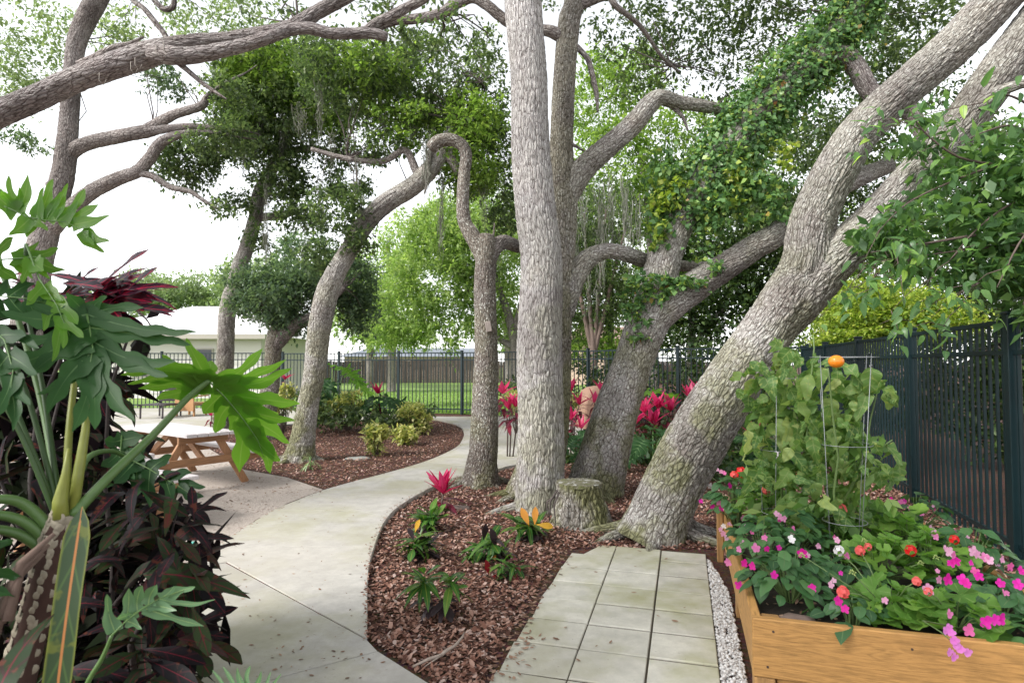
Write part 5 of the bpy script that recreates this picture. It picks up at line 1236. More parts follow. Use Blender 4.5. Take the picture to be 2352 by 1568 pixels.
# ---- split-leaf philodendron leaf
def philo_mesh(name, width=1.0, nl=6, droop=.35, cup=.1, web=.42, seed=1, ruff=.05, side=(1, 1), basal=1.0, lobe=.92):
    r = np.random.default_rng(seed)
    angs = np.linspace(math.radians(140), math.radians(20), nl); tb_ = np.concatenate([[0.0], np.linspace(.03, .72, nl)])
    lens = np.interp(np.linspace(0, 1, nl), [0, .25, .5, .8, 1], [.42, .62, .66, .56, .45]) * width
    lens[:2] *= basal
    V = []; F = []; UV = []
    def add(a, b, c, u, v):
        V.extend([a, b, c]); UV.extend([(u, v), (0.0, v), (u, v)]); return len(V) - 3
    tipL = None
    S_side = {}
    for sd_ in (-1, 1):
        D = [np.array([sd_ * math.sin(a), math.cos(a)]) for a in angs + r.normal(0, .09, nl)]
        ln = lens * r.uniform(.78, 1.15, nl)
        ln[2:] *= side[0] if sd_ < 0 else side[1]
        S = [np.array([sd_ * .02, -.10 * width])]
        for i in range(nl - 1):
            m = (D[i] + D[i + 1]) / 2; S.append(np.array([0, tb_[i + 1]]) + m * web * (ln[i] + ln[i + 1]) / 2)
        S.append(np.array([0, tb_[nl]]) + (D[-1] + np.array([0, 1.0])) / 2 * web * .42)
        S_side[sd_] = S[-1]
        for i in range(nl):
            a0 = np.array([0, tb_[i]]); a1 = np.array([0, tb_[i + 1]]); c0 = (a0 + a1) / 2
            d = D[i]; p = np.array([d[1], -d[0]]); rows = 14; prev = None; cur = r.normal(0, .12)
            hw0 = np.linalg.norm(S[i + 1] - S[i]) / 2
            smid = (S[i] + S[i + 1]) / 2; s0 = web * .9
            for k in range(rows + 1):
                s = k / rows
                if s <= s0:
                    f = s / s0; e0 = a0 + (S[i] - a0) * f; e1 = a1 + (S[i + 1] - a1) * f; c = c0 + (smid - c0) * f
                    u = f * .9 + .1
                else:
                    f = (s - s0) / (1 - s0)
                    c = smid + d * (ln[i] * (1 - web)) * f + p * cur * ln[i] * f * f * .5
                    hw = hw0 * (1.0 + .38 * math.sin(f * 10.0 + i * 2)) * max(0.04, (1 - f ** 2.4)) * (lobe - .25 * f)
                    q = S[i] - smid; sgn = 1 if q @ p > 0 else -1
                    k0 = 1 - f
                    e0 = c + p * sgn * hw * .5 + (S[i] - smid) * .5 * (hw / hw0); e1 = c - p * sgn * hw * .5 + (S[i + 1] - smid) * .5 * (hw / hw0); u = 1.0
                idx = add(e0, c, e1, u, s)
                if prev is not None:
                    F.append([prev, prev + 1, idx + 1, idx]); F.append([prev + 1, prev + 2, idx + 2, idx + 1])
                prev = idx
    prev = None; a = np.array([0, tb_[nl]])
    for k in range(11):
        s = k / 10; c = a + np.array([0, (1 - tb_[nl]) * s * 1.02])
        if s < .35: e0 = a + (S_side[-1] - a) * (s / .35); e1 = a + (S_side[1] - a) * (s / .35); c = a + ((S_side[-1] + S_side[1]) / 2 - a) * (s / .35)
        else:
            f = (s - .35) / .65; c = (S_side[-1] + S_side[1]) / 2; c = c + (np.array([0, 1.0]) - c) * f
            hw = abs(S_side[1][0]) * (1 + .2 * math.sin(f * 8)) * max(.03, 1 - f ** 2); e0 = c + np.array([-hw, 0]); e1 = c + np.array([hw, 0])
        idx = add(e0, c, e1, 1.0, s)
        if prev is not None: F.append([prev, prev + 1, idx + 1, idx]); F.append([prev + 1, prev + 2, idx + 2, idx + 1])
        prev = idx
    V = np.array(V); X, Y = V[:, 0], V[:, 1]; U = np.array(UV)[:, 0]; Sv = np.array(UV)[:, 1]
    rr = np.abs(X)
    Z = cup * rr - droop * (rr ** 2 * 1.1 + np.maximum(Y, 0) ** 2 * .45 + (np.minimum(Y, 0)) ** 2 * .8) + U * .028 * (1 - Sv * .5) + ruff * np.sin(X * 17 + Y * 13 + seed) * Sv * U
    return npmesh(name, np.stack([X, Y, Z], 1), F, True, None, UV)
PH = [philo_mesh('philodendron_leaf', 1.0, 6, .55, .16, .42, 1, .08, (1, 1), 1.1, .95), philo_mesh('philodendron_leaf', .95, 6, .7, .2, .42, 2, .08, (1, 1), 1.0, .95), philo_mesh('philodendron_leaf', .85, 7, .3, .3, .3, 3, .06, (1, 1), 1.0, .85), philo_mesh('philodendron_leaf', .5, 7, .15, .2, .42, 4, .04, (1, 1), 1.0, .85), philo_mesh('philodendron_leaf', 1.0, 6, .4, .12, .36, 8, .08, (.55, 1.05), 1.6, .95)]
_mcache = {}
def matcopy(me, mat):
    k = (me.name, mat.name)
    if k not in _mcache:
        m = me.copy(); m.materials.clear(); m.materials.append(mat); _mcache[k] = m
    return _mcache[k]
def leafobj(name, me, mat, parent, M): return link(name, matcopy(me, mat), parent, None, M)

ph = plant('split_leaf_philodendron', 'large split leaf philodendron with scarred stem in the left foreground', 'plant', (-1.5, 1.9, 0))
S0 = P(145, 1182, 1.9)
stem_pts = [P(150, 1178, 1.9), P(128, 1230, 1.89), P(110, 1300, 1.88), P(85, 1400, 1.87), P(55, 1500, 1.86), P(25, 1620, 1.86), P(0, 1800, 1.87), Vector((P(0, 1800, 1.87).x - .02, 1.88, -.02))]
M_SCARSTEM = simple('scarred_stem', (.045, .022, .016), .9, var=.4, scale=40, bmp=.4)
MB().tube(stem_pts, [.036, .040, .043, .045, .047, .05, .055, .065], 18).build('stem', M_SCARSTEM, ph, True)
M_SCAR = simple('leaf_scar', (.25, .22, .165), .85, var=.25, scale=50, bmp=.3)
scm = MB(); nn = 14; scm.v = [(0, 0, .0018)] + [(.02 * math.cos(2 * math.pi * j / nn), .0125 * math.sin(2 * math.pi * j / nn) * (1.2 if math.sin(2 * math.pi * j / nn) > 0 else .8), .0012) for j in range(nn)] + [(.024 * math.cos(2 * math.pi * j / nn), .0155 * math.sin(2 * math.pi * j / nn), -.0025) for j in range(nn)]
scm.f = [(0, 1 + j, 1 + (j + 1) % nn) for j in range(nn)] + [(1 + j, 1 + nn + j, 1 + nn + (j + 1) % nn, 1 + (j + 1) % nn) for j in range(nn)]
scm = scm.mesh('leaf_scar', True); scm.materials.append(M_SCAR)
for k in range(45):
    f = k / 45 * 5.0; i = min(int(f), 5); c = stem_pts[i].lerp(stem_pts[i + 1], f - i); tdir = (stem_pts[i + 1] - stem_pts[i]).normalized()
    az = -math.pi / 2 + (-.95, .0, .95)[k % 3] + RP.uniform(-.12, .12)
    out = Vector((math.cos(az), math.sin(az), 0)); out = (out - tdir * out.dot(tdir)).normalized(); rr = .036 + .002 * i
    link('leaf_scar', scm, ph, None, orient(c + out * rr, -tdir, out, 1.1 + .06 * i))
def petiole(pts, r, mat, name='petiole', par=ph):
    q = [tuple(v) for v in pts]; d = catmull([np.array(v) for v in q], 5)
    MB().tube(d, [r[0] + (r[1] - r[0]) * k / (len(d) - 1) for k in range(len(d))], 10).build(name, mat, par, True)
def philo_leaf(base, tip, up, me, mat, wf=1.0, lab=None, par=ph):
    b = P(*base); t = P(*tip); d = t - b; L = d.length
    o = leafobj('leaf', me, mat, par, orient(b, d, up, L, L * wf))
    if lab: o['label'] = lab
    return o
def traced_leaf(name, midr, lobes, Y0, slope, mat, curl=.05, seed=1, wk=1.0, par=ph):
    """midr: midrib pixels; lobes [(attach px, tip px, width px)]; depth Y0 at the base with slope (m per m right, m per m down)"""
    r = random.Random(seed); V = []; F = []; UV = []
    bx, by = midr[0]
    def depth(x, y, ex=0.0): return Y0 + slope[0] * (x - bx) * Y0 / FPX + slope[1] * (y - by) * Y0 / FPX + ex
    span = max(math.hypot(l[1][0] - bx, l[1][1] - by) for l in lobes)
    def strip(pts, hw, ex, rows, vein=True):
        k0 = len(V)
        for i in range(rows + 1):
            s = i / rows; x, y = pts(s); x2, y2 = pts(min(1, s + .02)); x1, y1 = pts(max(0, s - .02))
            tx, ty = x2 - x1, y2 - y1; L = math.hypot(tx, ty) + 1e-6; nx, ny = -ty / L, tx / L
            h1, h2 = hw(s)
            for (q, h) in ((-1, h1), (0, 0), (1, h2)):
                X, Yp = x + nx * h * q, y + ny * h * q
                V.append(tuple(P(X, Yp, depth(X, Yp, ex(s) - (.0 if q == 0 else .055 * abs(h) * Y0 / FPX * 4)))))
                UV.append((float(abs(q)), s))
        for i in range(rows):
            for c in (0, 1): a_ = k0 + i * 3 + c; F.append([a_, a_ + 1, a_ + 4, a_ + 3])
    for li, (a_, t_, w_) in enumerate(lobes):
        L = math.hypot(t_[0] - a_[0], t_[1] - a_[1]); bend = r.uniform(-.1, .1) * L; nx, ny = -(t_[1] - a_[1]) / L, (t_[0] - a_[0]) / L
        ph1, ph2 = r.uniform(0, 6), r.uniform(0, 6); fr = max(1.2, L / 75); cu = curl * r.uniform(.3, 1.4); lift = .004 * (li % 3)
        def pts(s, a_=a_, t_=t_, bend=bend, nx=nx, ny=ny):
            k = bend * math.sin(math.pi * s); return a_[0] + (t_[0] - a_[0]) * s + nx * k, a_[1] + (t_[1] - a_[1]) * s + ny * k
        def hw(s, w_=w_, ph1=ph1, ph2=ph2, fr=fr):
            b_ = w_ / 2 * wk * (1.3 - .45 * min(1, s * 2.2)) * (max(0.0, 1 - s ** 3.0)) ** .75 * (1 if s > .02 else .9)
            e = .34 * min(1, s * 2.5)
            return max(.6, b_ * (1 + e * math.sin(fr * 6.283 * s + ph1))), max(.6, b_ * (1 + e * math.sin(fr * 6.283 * s + ph2)))
        def ex(s, cu=cu, lift=lift): return lift + cu * s * s
        strip(pts, hw, ex, 16)
    o = link(name, npmesh(name, V, F, True, None, UV), par, mat)
    d = [P(x, y, depth(x, y, -.004)) for x, y in midr]
    MB().tube(d, [.0032 - .0024 * k / (len(d) - 1) for k in range(len(d))], 6).build('midrib', M_RIB, o if False else par, True)
    return o
M_RIB = simple('leaf_midrib', (.1, .18, .055), .45, var=.15)
def lob(a_, *tips): return [(a_, (t[0], t[1]), t[2]) for t in tips]
# big dark leaf facing the camera
traced_leaf('leaf', [(200, 722), (207, 760), (213, 800), (205, 850), (195, 900)],
    lob((200, 722), (2, 716, 62), (152, 672, 44), (246, 680, 40), (452, 762, 44), (330, 706, 40), (60, 690, 40)) + lob((206, 752), (-12, 850, 74), (438, 792, 56), (30, 780, 50)) +
    lob((211, 782), (62, 866, 60), (404, 830, 52), (386, 864, 60)) + lob((213, 806), (107, 952, 66), (310, 968, 64), (85, 905, 40)) + lob((208, 830), (165, 992, 62), (218, 986, 66), (262, 925, 40)), 1.98, (.15, -.35), M_PHILO, -.07, 1, .78)
petiole([P(*q) for q in [(152, 1180, 1.9), (158, 1000, 1.96), (175, 850, 2.04), (200, 722, 1.99)]], (.0125, .007), M_PETY)
# bright leaf seen from below
traced_leaf('leaf', [(478, 873), (515, 910), (545, 945), (570, 978), (592, 1010), (606, 1050)],
    lob((482, 878), (277, 861, 34), (293, 882, 30), (318, 892, 34), (359, 915, 42), (412, 922, 40), (372, 814, 50), (428, 776, 40), (486, 828, 46), (330, 845, 30)) + lob((490, 884), (603, 800, 34), (657, 826, 30), (670, 845, 36), (629, 878, 36)) +
    lob((512, 906), (689, 927, 42), (640, 905, 36), (467, 950, 46)) + lob((530, 926), (678, 966, 36), (494, 994, 46), (640, 950, 30)) + lob((552, 952), (665, 1018, 44), (527, 988, 36)) + lob((566, 972), (645, 1058, 46), (550, 1084, 48)) + lob((580, 992), (621, 1086, 46), (600, 1040, 34)), 2.2, (.25, .55), M_PHILO_B, .07, 2)
petiole([P(*q) for q in [(165, 1185, 1.9), (250, 1095, 1.98), (350, 1000, 2.1), (430, 915, 2.17), (480, 874, 2.2)]], (.0175, .009), M_PET)
# pale leaf against the sky
traced_leaf('leaf', [(-40, 455), (20, 478), (60, 497), (105, 506), (152, 510), (190, 530), (240, 578)],
    lob((40, 488), (-30, 420, 40), (2, 440, 36), (20, 403, 26), (64, 401, 30), (45, 430, 22)) + lob((85, 502), (121, 411, 36), (100, 430, 24)) + lob((108, 506), (156, 421, 32), (140, 440, 24)) + lob((132, 508), (195, 434, 34), (180, 460, 22)) + lob((150, 511), (226, 470, 26)) + lob((165, 517), (252, 495, 26)) + lob((188, 530), (252, 554, 26), (240, 580, 28), (216, 564, 22)) + lob((70, 500), (110, 530, 22), (60, 545, 30), (20, 540, 36)), 2.1, (.15, -.35), M_PHILO_B, -.04, 3)
petiole([P(*q) for q in [(140, 1180, 1.9), (90, 900, 2.05), (10, 640, 2.15), (-50, 500, 2.12), (-40, 455, 2.1)]], (.011, .007), M_PET)
# leaves along the left edge
traced_leaf('leaf', [(-60, 600), (20, 595), (80, 590), (130, 600)], lob((-20, 598), (30, 545, 34), (0, 530, 30), (40, 640, 34), (-10, 660, 34)) + lob((30, 595), (90, 555, 28), (75, 640, 28), (110, 575, 26)) + lob((75, 592), (135, 570, 24), (150, 620, 26), (115, 640, 24)), 2.0, (.2, -.9), M_PHILO_B, .05, 4)
traced_leaf('leaf', [(60, 560), (90, 640), (130, 700), (160, 770)], lob((75, 600), (100, 622, 40), (50, 650, 34)) + lob((100, 655), (146, 690, 36), (60, 700, 30)) + lob((125, 695), (178, 745, 36), (100, 760, 30)) + lob((140, 725), (192, 775, 34), (145, 800, 28), (120, 830, 30)), 2.05, (.2, -.5), M_PHILO_B, -.04, 5)
traced_leaf('leaf', [(-70, 690), (0, 680), (60, 685), (120, 700)], lob((-30, 686), (20, 640, 34), (-20, 620, 34), (20, 730, 34), (-40, 760, 40)) + lob((20, 682), (80, 650, 30), (75, 735, 30)) + lob((65, 688), (130, 670, 28), (150, 715, 26), (110, 750, 26)), 1.95, (.2, -.9), M_PHILO, .05, 6)
traced_leaf('leaf', [(-40, 740), (10, 780), (30, 850), (20, 930)], lob((0, 770), (60, 770, 40), (-40, 830, 40), (90, 800, 30)) + lob((20, 815), (85, 860, 44), (-40, 900, 44)) + lob((28, 860), (70, 930, 40), (-20, 960, 40)) + lob((24, 890), (30, 990, 36)), 1.85, (.1, -.5), M_PHILO, -.05, 7)
for q in ([(138, 1185, 1.9), (60, 900, 1.95), (-30, 700, 1.98), (-60, 600, 2.0)], [(140, 1185, 1.9), (100, 900, 2.0), (60, 700, 2.08), (60, 560, 2.05)], [(135, 1190, 1.9), (40, 950, 1.9), (-40, 780, 1.92), (-70, 690, 1.95)], [(132, 1195, 1.9), (50, 1000, 1.86), (-30, 850, 1.84), (-40, 740, 1.85)]): petiole([P(*a_) for a_ in q], (.0085, .006), M_PETD)
# small grey-green leaf low down
traced_leaf('leaf', [(257, 1458), (290, 1425), (330, 1395), (366, 1374), (446, 1348)],
    lob((264, 1450), (246, 1364, 34), (254, 1400, 30)) + lob((290, 1425), (296, 1350, 32), (325, 1444, 24)) + lob((316, 1404), (327, 1344, 32), (268, 1420, 20)) + lob((340, 1389), (361, 1342, 30), (406, 1401, 26)) + lob((366, 1374), (400, 1345, 24), (494, 1376, 14)) + lob((330, 1395), (468, 1437, 26)) + lob((385, 1368), (448, 1347, 24)), 1.72, (.5, -.4), M_PHILO_P, -.03, 8)
petiole([P(*q) for q in [(120, 1760, 1.75), (195, 1580, 1.72), (235, 1510, 1.72), (257, 1458, 1.72)]], (.008, .005), M_PET)
# dark leaf behind the petiole
traced_leaf('leaf', [(290, 1050), (340, 1075), (390, 1105), (440, 1135)], lob((310, 1060), (262, 1110, 40), (300, 1150, 40), (330, 1020, 34)) + lob((345, 1078), (345, 1165, 36), (395, 1045, 30)) + lob((380, 1098), (400, 1160, 30), (440, 1085, 28)) + lob((410, 1115), (440, 1150, 26), (472, 1118, 24), (468, 1140, 24)), 2.35, (.1, -.6), M_PHILO, -.05, 9)
petiole([P(*q) for q in [(165, 1190, 1.9), (195, 1060, 2.1), (250, 1035, 2.25), (290, 1050, 2.35)]], (.012, .007), M_PET)
traced_leaf('leaf', [(280, 1000), (275, 1050), (262, 1100)], lob((280, 1010), (330, 1000, 36), (240, 1010, 34)) + lob((277, 1035), (335, 1050, 34), (232, 1070, 32)) + lob((270, 1065), (310, 1100, 32), (245, 1120, 30)), 2.4, (.1, -.5), M_PHILO, -.04, 12)
# leaf tips at the bottom edge
traced_leaf('leaf', [(560, 1700), (565, 1640), (572, 1590)], lob((565, 1650), (488, 1538, 18), (512, 1530, 18), (646, 1546, 18), (470, 1570, 18)) + lob((568, 1620), (545, 1532, 20), (600, 1540, 18), (622, 1542, 16)) + lob((570, 1600), (575, 1528, 20)), 1.75, (.1, -.5), M_PHILO_P, -.03, 10)
petiole([P(*q) for q in [(200, 1900, 1.7), (420, 1780, 1.68), (560, 1700, 1.75)]], (.009, .006), M_PET)
# arching petioles that leave the frame, with their leaves
for (q, b_, t_) in (([(118, 1215, 1.88), (60, 1160, 1.85), (0, 1146, 1.8), (-60, 1170, 1.75), (-110, 1230, 1.7)], (-110, 1230, 1.7), (-80, 1430, 1.6)), ([(112, 1245, 1.88), (50, 1195, 1.84), (-40, 1185, 1.78), (-160, 1240, 1.7)], (-160, 1240, 1.7), (-140, 1450, 1.6)), ([(105, 1265, 1.88), (40, 1225, 1.84), (-50, 1220, 1.78), (-150, 1290, 1.7)], (-150, 1290, 1.7), (-170, 1500, 1.6))):
    petiole([P(*a_) for a_ in q], (.0175, .01), M_PET); philo_leaf(b_, t_, (0, -.6, .7), PH[1], M_PHILO, .9)
# young sheath
mb = MB(); mb.tube([P(140, 1190, 1.88), P(138, 1150, 1.88), P(150, 1090, 1.88), P(158, 1030, 1.88)], [.024, .02, .011, .005], 10); mb.build('sheath', M_PETY, ph, True)
mb = MB(); mb.tube([P(168, 1178, 1.91), P(180, 1090, 1.93), P(196, 990, 1.95), P(204, 900, 2.0)], [.016, .016, .012, .006], 8); mb.build('rolled_leaf', M_PETY, ph, True)

# ---- dark croton bush behind and below it
cr = plant('croton_bush', 'dark burgundy croton bush below and behind the split leaf plant', 'shrub', (-1.3, 2.3, 0))
CL = [strip_leaf('croton_leaf', .2, .055, 'spat', .25, .2, .05, 9, .2, 1), strip_leaf('croton_leaf', .22, .06, 'lance', .5, .15, .06, 9, -.3, 2), strip_leaf('croton_leaf', .18, .065, 'ovate', .8, .1, .08, 9, .4, 3), strip_leaf('croton_leaf', .24, .05, 'spat', .1, .25, .06, 9, -.1, 4)]
mb = MB()
tops = []
for (pts) in ([(120, 1800, 2.3), (100, 1500, 2.3), (75, 1250, 2.3), (70, 1100, 2.35), (85, 950, 2.4), (150, 800, 2.4), (220, 700, 2.4)], [(180, 1800, 2.4), (130, 1450, 2.4), (105, 1200, 2.4), (110, 1020, 2.45), (140, 900, 2.5)], [(260, 1800, 2.4), (250, 1500, 2.4), (260, 1300, 2.4), (240, 1100, 2.45), (250, 900, 2.45), (300, 760, 2.4)], [(380, 1750, 2.5), (360, 1500, 2.4), (380, 1350, 2.35), (430, 1250, 2.3)], [(330, 1700, 2.3), (300, 1480, 2.2), (340, 1400, 2.15), (420, 1380, 2.1)], [(420, 1750, 2.4), (400, 1560, 2.3), (430, 1480, 2.25)], [(240, 1420, 2.4), (310, 1330, 2.35), (350, 1280, 2.3)], [(100, 1300, 2.35), (40, 1200, 2.3), (0, 1100, 2.3)], [(100, 1500, 2.3), (30, 1400, 2.2), (-30, 1330, 2.2)]):
    q = [P(*a) for a in pts]; mb.tube(q, [.013 - .008 * k / (len(q) - 1) for k in range(len(q))], 6); tops.append(q)
o = mb.build('branches', M_STEMD, cr, True); o['kind'] = 'stuff'
def put_leaf(par, me, mat, c, d, up, s): return leafobj('leaf', me, mat, par, orient(c, d, up, s))
# purple-red top rosettes
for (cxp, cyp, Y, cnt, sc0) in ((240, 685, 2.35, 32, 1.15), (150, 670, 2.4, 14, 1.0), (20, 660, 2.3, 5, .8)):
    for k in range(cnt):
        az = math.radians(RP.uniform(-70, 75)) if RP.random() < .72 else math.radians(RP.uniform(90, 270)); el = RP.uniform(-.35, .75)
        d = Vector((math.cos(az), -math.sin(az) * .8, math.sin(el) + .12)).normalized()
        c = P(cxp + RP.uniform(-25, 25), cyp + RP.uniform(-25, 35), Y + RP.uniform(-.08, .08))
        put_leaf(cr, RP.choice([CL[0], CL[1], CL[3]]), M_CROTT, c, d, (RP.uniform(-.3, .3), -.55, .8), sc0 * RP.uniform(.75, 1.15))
# mass of dark leaves
mass = [(370, 1160, 2.45, 45, 50, 8), (330, 1180, 2.4, 90, 80, 20), (430, 1210, 2.3, 50, 60, 14), (260, 1290, 2.35, 90, 90, 22), (400, 1320, 2.25, 70, 70, 22), (340, 1440, 2.3, 100, 90, 30), (430, 1420, 2.2, 45, 70, 12), (250, 1530, 2.2, 110, 60, 22), (340, 1540, 2.2, 50, 40, 10), (60, 1330, 2.3, 70, 140, 16), (60, 1080, 2.35, 80, 100, 14), (220, 1130, 2.45, 60, 90, 9), (240, 900, 2.5, 60, 60, 9), (120, 1480, 2.35, 80, 80, 14), (240, 1010, 2.5, 50, 80, 9), (30, 900, 2.4, 60, 90, 8)]
for (cxp, cyp, Y, rx, ry, cnt) in mass:
    for k in range(cnt):
        a_ = RP.uniform(0, 2 * math.pi); f = RP.random() ** .5
        c = P(cxp + rx * f * math.cos(a_), cyp + ry * f * math.sin(a_), Y + RP.uniform(-.22, .22))
        d = Vector((RP.gauss(.3, .6), RP.gauss(-.2, .6), RP.gauss(-.05, .45))).normalized()
        put_leaf(cr, RP.choice(CL), M_CROT, c, d, (RP.gauss(0, .35), RP.gauss(-.2, .35), .9), RP.uniform(.65, 1.05))
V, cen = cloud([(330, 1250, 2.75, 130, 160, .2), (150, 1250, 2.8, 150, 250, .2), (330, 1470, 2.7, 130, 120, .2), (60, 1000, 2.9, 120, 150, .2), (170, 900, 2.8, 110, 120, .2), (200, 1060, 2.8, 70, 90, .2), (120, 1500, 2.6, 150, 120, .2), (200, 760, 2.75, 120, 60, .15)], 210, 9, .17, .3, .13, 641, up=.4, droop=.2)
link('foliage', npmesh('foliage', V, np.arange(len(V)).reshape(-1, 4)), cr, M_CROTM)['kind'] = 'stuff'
# a few leaves that stand out against the path
for (b_, t_, mt) in (((330, 1320, 2.1), (528, 1292, 2.05), M_CROT), ((430, 1200, 2.2), (500, 1250, 2.2), M_CROT), ((400, 1230, 2.2), (465, 1285, 2.15), M_CROT), ((440, 1390, 2.1), (480, 1500, 2.0), M_CROT), ((330, 1490, 2.1), (470, 1500, 2.05), M_CROT), ((430, 1310, 2.2), (520, 1390, 2.1), M_CROT), ((440, 1340, 2.2), (515, 1378, 2.2), M_CROT), ((340, 1600, 2.1), (400, 1510, 2.1), M_CROT), ((200, 1290, 2.0), (265, 1265, 2.0), M_CROT), ((260, 1250, 2.0), (352, 1195, 2.0), M_CROT)):
    b2 = P(*b_); t2 = P(*t_); put_leaf(cr, RP.choice(CL[:2]), mt, b2, t2 - b2, (.1, -.5, .85), (t2 - b2).length / .21)
sl_ = strip_leaf('strap_leaf', 1.0, .13, 'strap', .06, .2, .02, 14, .1, 8)
b2 = P(190, 1162, 1.55); t2 = P(104, 1690, 1.42)
o = leafobj('leaf', sl_, M_STRAP, cr, orient(b2, t2 - b2, (.15, -.9, .2), (t2 - b2).length, (t2 - b2).length * .92)); o['label'] = 'long green leaf with an orange midrib'
b2 = P(-20, 1640, 1.2); t2 = P(25, 1415, 1.25); o = leafobj('leaf', CL[2], M_CROT, cr, orient(b2, t2 - b2, (.1, -.9, .3), (t2 - b2).length / .17))
M_DEAD = simple('dead_petiole', (.14, .095, .075), .9, var=.3)
for (a, b_) in (((125, 1225, 1.8), (0, 1430, 1.7)), ((112, 1250, 1.8), (18, 1425, 1.7)), ((100, 1270, 1.8), (-20, 1480, 1.7))):
    q0, q1 = P(*a), P(*b_); MB().tube([q0, q0.lerp(q1, .4) + Vector((-.02, -.02, .02)), q1], [.006, .012, .014], 8).build('dead_petiole', M_DEAD, ph, True)
# ---- small crotons in the mulch
BL = [strip_leaf('bed_leaf', .14, .04, 'lance', .3, .2, .03, 7, .1, 21), strip_leaf('bed_leaf', .12, .045, 'spat', .15, .2, .04, 7, -.2, 22), strip_leaf('bed_leaf', .15, .034, 'lance', .6, .15, .03, 7, .2, 23)]
def small_croton(label, px, py, h_px, tops, n, sc0, mats, seed, low=3):
    """tops: list of pixel offsets of the leaf tufts"""
    b = G(px, py); r = random.Random(seed); t = plant('croton', label, 'plant', tuple(b))
    mb = MB(); Y = b.y
    for (dx, dy) in tops:
        top = P(px + dx, py - h_px + dy, Y + r.uniform(-.05, .05))
        mb.tube([b + Vector((dx * .0006, 0, -.01)), b.lerp(top, .5) + Vector((r.uniform(-.02, .02), 0, 0)), top], [.006, .005, .003], 5)
        for k in range(int(n * 1.4)):
            az = r.uniform(0, 2 * math.pi); el = r.uniform(-.1, 1.0) if r.random() < .75 else r.uniform(-.6, .1)
            c = top + Vector((0, 0, r.uniform(-.05, .02)))
            mt = r.choice(mats); put_leaf(t, r.choice(BL), mt, c, rdir(az, el), (0, 0, 1), sc0 * r.uniform(.7, 1.15))
        for k in range(low + 3):
            az = r.uniform(0, 2 * math.pi); put_leaf(t, r.choice(BL), M_BEDK, b.lerp(top, r.uniform(.2, .6)), rdir(az, r.uniform(-.5, .2)), (0, 0, 1), sc0 * r.uniform(.6, 1))
    mb.build('stem', M_STEMB, t, True)
    return t
g4 = [M_BEDC] * 4
small_croton('leafy green croton right below the pink ti plant', 990, 1222, 42, [(0, 0), (12, 8), (-14, 12)], 13, 1.32, g4, 301)
small_croton('dark green croton with one orange leaf near the path edge', 968, 1285, 45, [(0, 0), (-18, 6), (10, 10)], 12, 1.32, g4 + [M_BEDK], 302, 8)
o_ = G(968, 1285)
small_croton('croton with upright yellow leaves beside the stump', 1222, 1240, 40, [(-10, 0), (-30, 4), (14, 8)], 12, 1.38, g4, 303, 8)
small_croton('croton with yellow striped and bronze leaves in the bed centre', 1130, 1285, 40, [(0, -8), (20, 22), (-22, 10)], 12, 1.32, [M_BEDC, M_BEDC, M_BEDK, M_BEDC], 304, 6)
small_croton('small croton with red lower leaves in the middle of the bed', 1160, 1322, 26, [(-6, 0), (22, 6)], 9, 1.09, [M_BEDC, M_BEDC, M_BEDR, M_BEDC], 305, 2)
small_croton('tiny green croton tuft between the larger bed plants', 1082, 1290, 18, [(0, 0)], 10, 0.80, g4, 306, 2)
small_croton('twin stemmed bright green croton nearest the camera in the bed', 1012, 1420, 82, [(-38, -12), (22, 0)], 15, 1.27, g4 + [M_BEDC], 307, 4)
cx8 = [o for o in bpy.data.objects if o.get('label', '').startswith('croton with upright yellow')][0]
for (a, b_, mt) in (((1228, 1206), (1230, 1164), M_BEDY), ((1232, 1204), (1272, 1208), M_BEDY), ((1216, 1208), (1198, 1166), M_BEDY)):
    q0 = P(*a, 5.2); q1 = P(*b_, 5.2); put_leaf(cx8, BL[1], mt, q0, q1 - q0, (0, -.8, .4), (q1 - q0).length / .12)
cx8 = [o for o in bpy.data.objects if o.get('label', '').startswith('dark green croton with one')][0]
q0 = P(953, 1222, 4.7); q1 = P(960, 1198, 4.68); put_leaf(cx8, BL[1], M_BEDY, q0, q1 - q0, (-.3, -.8, .4), .9)
cx8 = [o for o in bpy.data.objects if o.get('label', '').startswith('croton with yellow striped')][0]
for (a, b_, mt) in (((1128, 1262), (1138, 1284), M_BEDY), ((1150, 1288), (1146, 1300), M_BEDY), ((1110, 1240), (1117, 1205), M_BEDK), ((1140, 1258), (1130, 1215), M_BEDK)):
    q0 = P(*a, 4.7); q1 = P(*b_, 4.65); put_leaf(cx8, BL[1], mt, q0, q1 - q0, (.3, -.8, .4), max(.6, (q1 - q0).length / .12))
cx8 = [o for o in bpy.data.objects if o.get('label', '').startswith('small croton with red')][0]
for (a, b_) in (((1140, 1318), (1128, 1330)), ((1150, 1322), (1134, 1338)), ((1122, 1318), (1118, 1288)), ((1165, 1320), (1192, 1328))):
    q0 = P(*a, 4.35); q1 = P(*b_, 4.3); put_leaf(cx8, BL[1], M_BEDR, q0, q1 - q0, (.2, -.7, .5), max(.5, (q1 - q0).length / .12))

